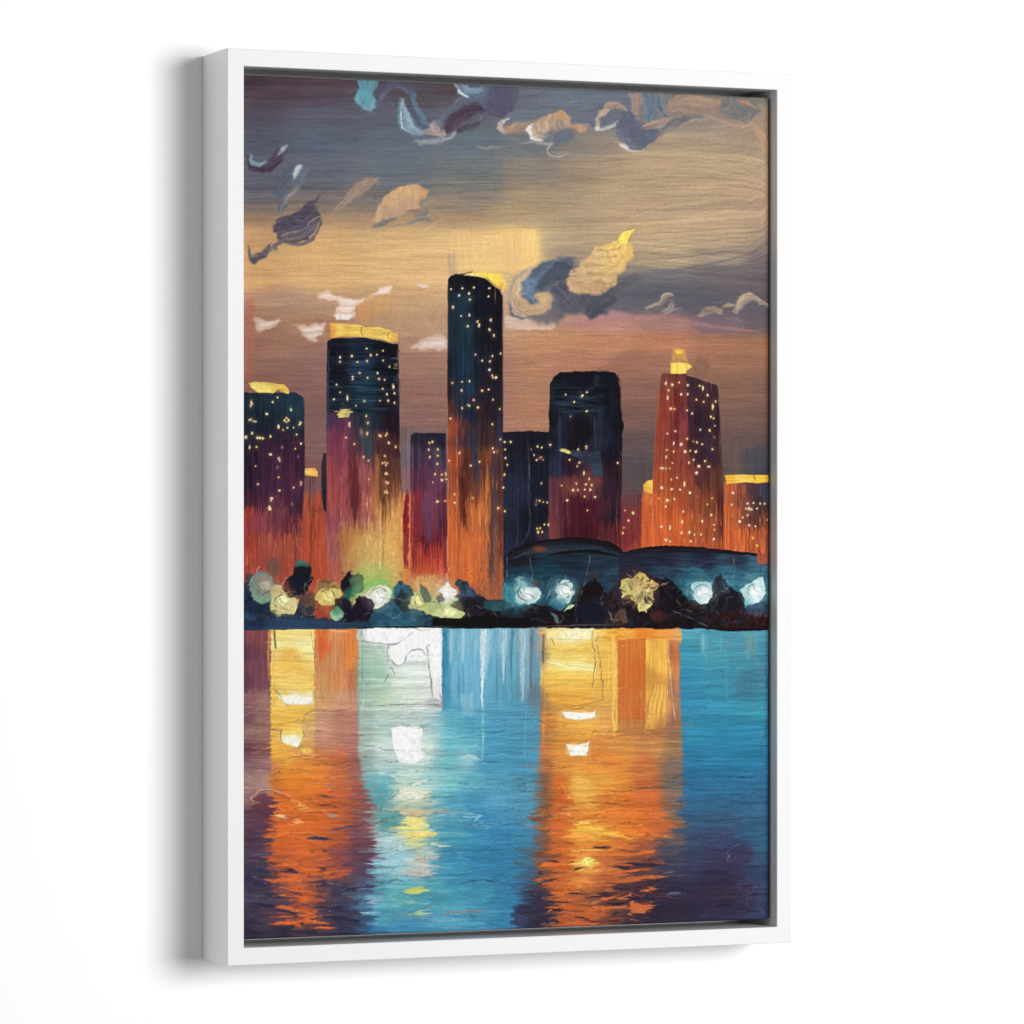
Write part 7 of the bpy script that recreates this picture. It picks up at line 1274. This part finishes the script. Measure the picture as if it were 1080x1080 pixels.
# --- canvas: one wrapped sheet with the paint's relief
paint_all()
cw, ch = hw-RW-GAPX, hh-RW-GAPZ
RAD, SIDE = .0028, .022
def axis(half, n):
    """positions along one axis, and how far each falls behind the front plane"""
    flat = np.linspace(-half+RAD, half-RAD, n)
    a = np.linspace(0, math.pi/2, 7)[1:]
    pos_a = half-RAD+RAD*np.sin(a); dep_a = RAD-RAD*np.cos(a)
    d = np.linspace(RAD, SIDE, 6)[1:]
    pos = np.concatenate([np.full(5, -half), -pos_a[::-1], flat, pos_a, np.full(5, half)])
    dep = np.concatenate([d[::-1], dep_a[::-1], np.zeros(n), dep_a, d])
    return pos, dep
px_, dx_ = axis(cw, 930); pz_, dz_ = axis(ch, 1500)
PX, PZ = np.meshgrid(px_, pz_); DX, DZ = np.meshgrid(dx_, dz_)
DD = np.maximum(DX, DZ)
U, V = project(PX, PZ, REC+np.minimum(DD, .003))
gu = np.clip((U-X0)*S-.5, 0, NW-1.001); gv = np.clip((V-Y0)*S-.5, 0, NH-1.001)
iu = gu.astype(int); iv = gv.astype(int); fu = (gu-iu)[..., None]; fv = (gv-iv)[..., None]
def samp(A):
    return (A[iv, iu]*(1-fu)+A[iv, iu+1]*fu)*(1-fv)+(A[iv+1, iu]*(1-fu)+A[iv+1, iu+1]*fu)*fv
colr = samp(P)
rel = samp(Hh[..., None])[..., 0]
k = np.array([.25, .5, .25]); 
rel = np.clip(rel, -.3, 1.4)
lin = np.where(colr <= .04045, colr/12.92, ((colr+.055)/1.055)**2.4)
lin = np.clip(lin*PAINT_K, .003, .9)
front = np.clip(1-DD/.002, 0, 1)
YY = -FD+REC+DD-rel*front*RELIEF/1000.
nz_, nx_ = PX.shape
co = np.stack([PX, YY, PZ], -1).reshape(-1, 3).astype(np.float32)
idx = np.arange(nx_*nz_).reshape(nz_, nx_)
quads = np.stack([idx[:-1, :-1], idx[:-1, 1:], idx[1:, 1:], idx[1:, :-1]], -1).reshape(-1, 4)
me = bpy.data.meshes.new('canvas')
me.vertices.add(len(co)); me.vertices.foreach_set('co', co.ravel())
me.loops.add(quads.size); me.loops.foreach_set('vertex_index', quads.ravel().astype(np.int32))
me.polygons.add(len(quads)); me.polygons.foreach_set('loop_start', (np.arange(len(quads))*4).astype(np.int32))
me.polygons.foreach_set('loop_total', np.full(len(quads), 4, np.int32))
me.update(calc_edges=True)
me.polygons.foreach_set('use_smooth', np.ones(len(quads), bool))
ca = me.color_attributes.new('paint', 'FLOAT_COLOR', 'POINT')
rgba = np.ones((len(co), 4), np.float32); rgba[:, :3] = lin.reshape(-1, 3)
ca.data.foreach_set('color', rgba.ravel())
me.materials.append(m_cv); me.update()
cv = bpy.data.objects.new('canvas', me); col.objects.link(cv); cv.parent = art

# --- light: a large soft lamp from the upper right, an added side fill, even white studio fill
w = bpy.data.worlds.new('World'); scn.world = w; w.use_nodes = True
bg = w.node_tree.nodes['Background']; bg.inputs[0].default_value = (1, 1, 1, 1); bg.inputs[1].default_value = FILL
ld = bpy.data.lights.new('softbox', 'AREA'); ld.shape = 'ELLIPSE'; ld.size = KEY_W; ld.size_y = KEY_H; ld.energy = KEY_E
lo = bpy.data.objects.new('softbox', ld); col.objects.link(lo)
lo.location = KEY_P
lo.rotation_euler = (Vector((0, 0, 0))-Vector(KEY_P)).to_track_quat('-Z', 'Y').to_euler()

l2 = bpy.data.lights.new('added_side_fill', 'AREA'); l2.shape = 'RECTANGLE'; l2.size = 1.6; l2.size_y = 2.4; l2.energy = SIDE_E  # weak unseen lamp added at left to lift the right rail's inner face
lo2 = bpy.data.objects.new('added_side_fill', l2); col.objects.link(lo2); lo2.location = (-4, -1.0, 0)
lo2.rotation_euler = (Vector((0, 0, 0))-lo2.location).to_track_quat('-Z', 'Y').to_euler()

# --- camera
c, s = math.cos(YAW), math.sin(YAW)
Xc = (-c*TX-s*TZ)*FH; Zc = (-s*TX+c*TZ)*FH; Yc = -TY*FH
cam = bpy.data.cameras.new('camera'); co_ = bpy.data.objects.new('camera', cam); col.objects.link(co_)
R = Matrix(((c, 0, -s), (0, 0, 0), (0, 0, 0)))
right = Vector((c, -s, 0)); up = Vector((0, 0, 1)); back = right.cross(up)
M = Matrix((right, up, back)).transposed().to_4x4()
M.translation = Vector((Xc, -Zc-FD, Yc))
co_.matrix_world = M
cam.sensor_width = 36; cam.lens = F_PX/1080*36; cam.shift_y = (CY-540)/1080; cam.clip_start = .05; cam.clip_end = 100
scn.camera = co_
scn.view_settings.view_transform = 'Standard'; scn.view_settings.look = 'None'
scn.view_settings.exposure = 0; scn.view_settings.gamma = 1; scn.view_settings.use_curve_mapping = False
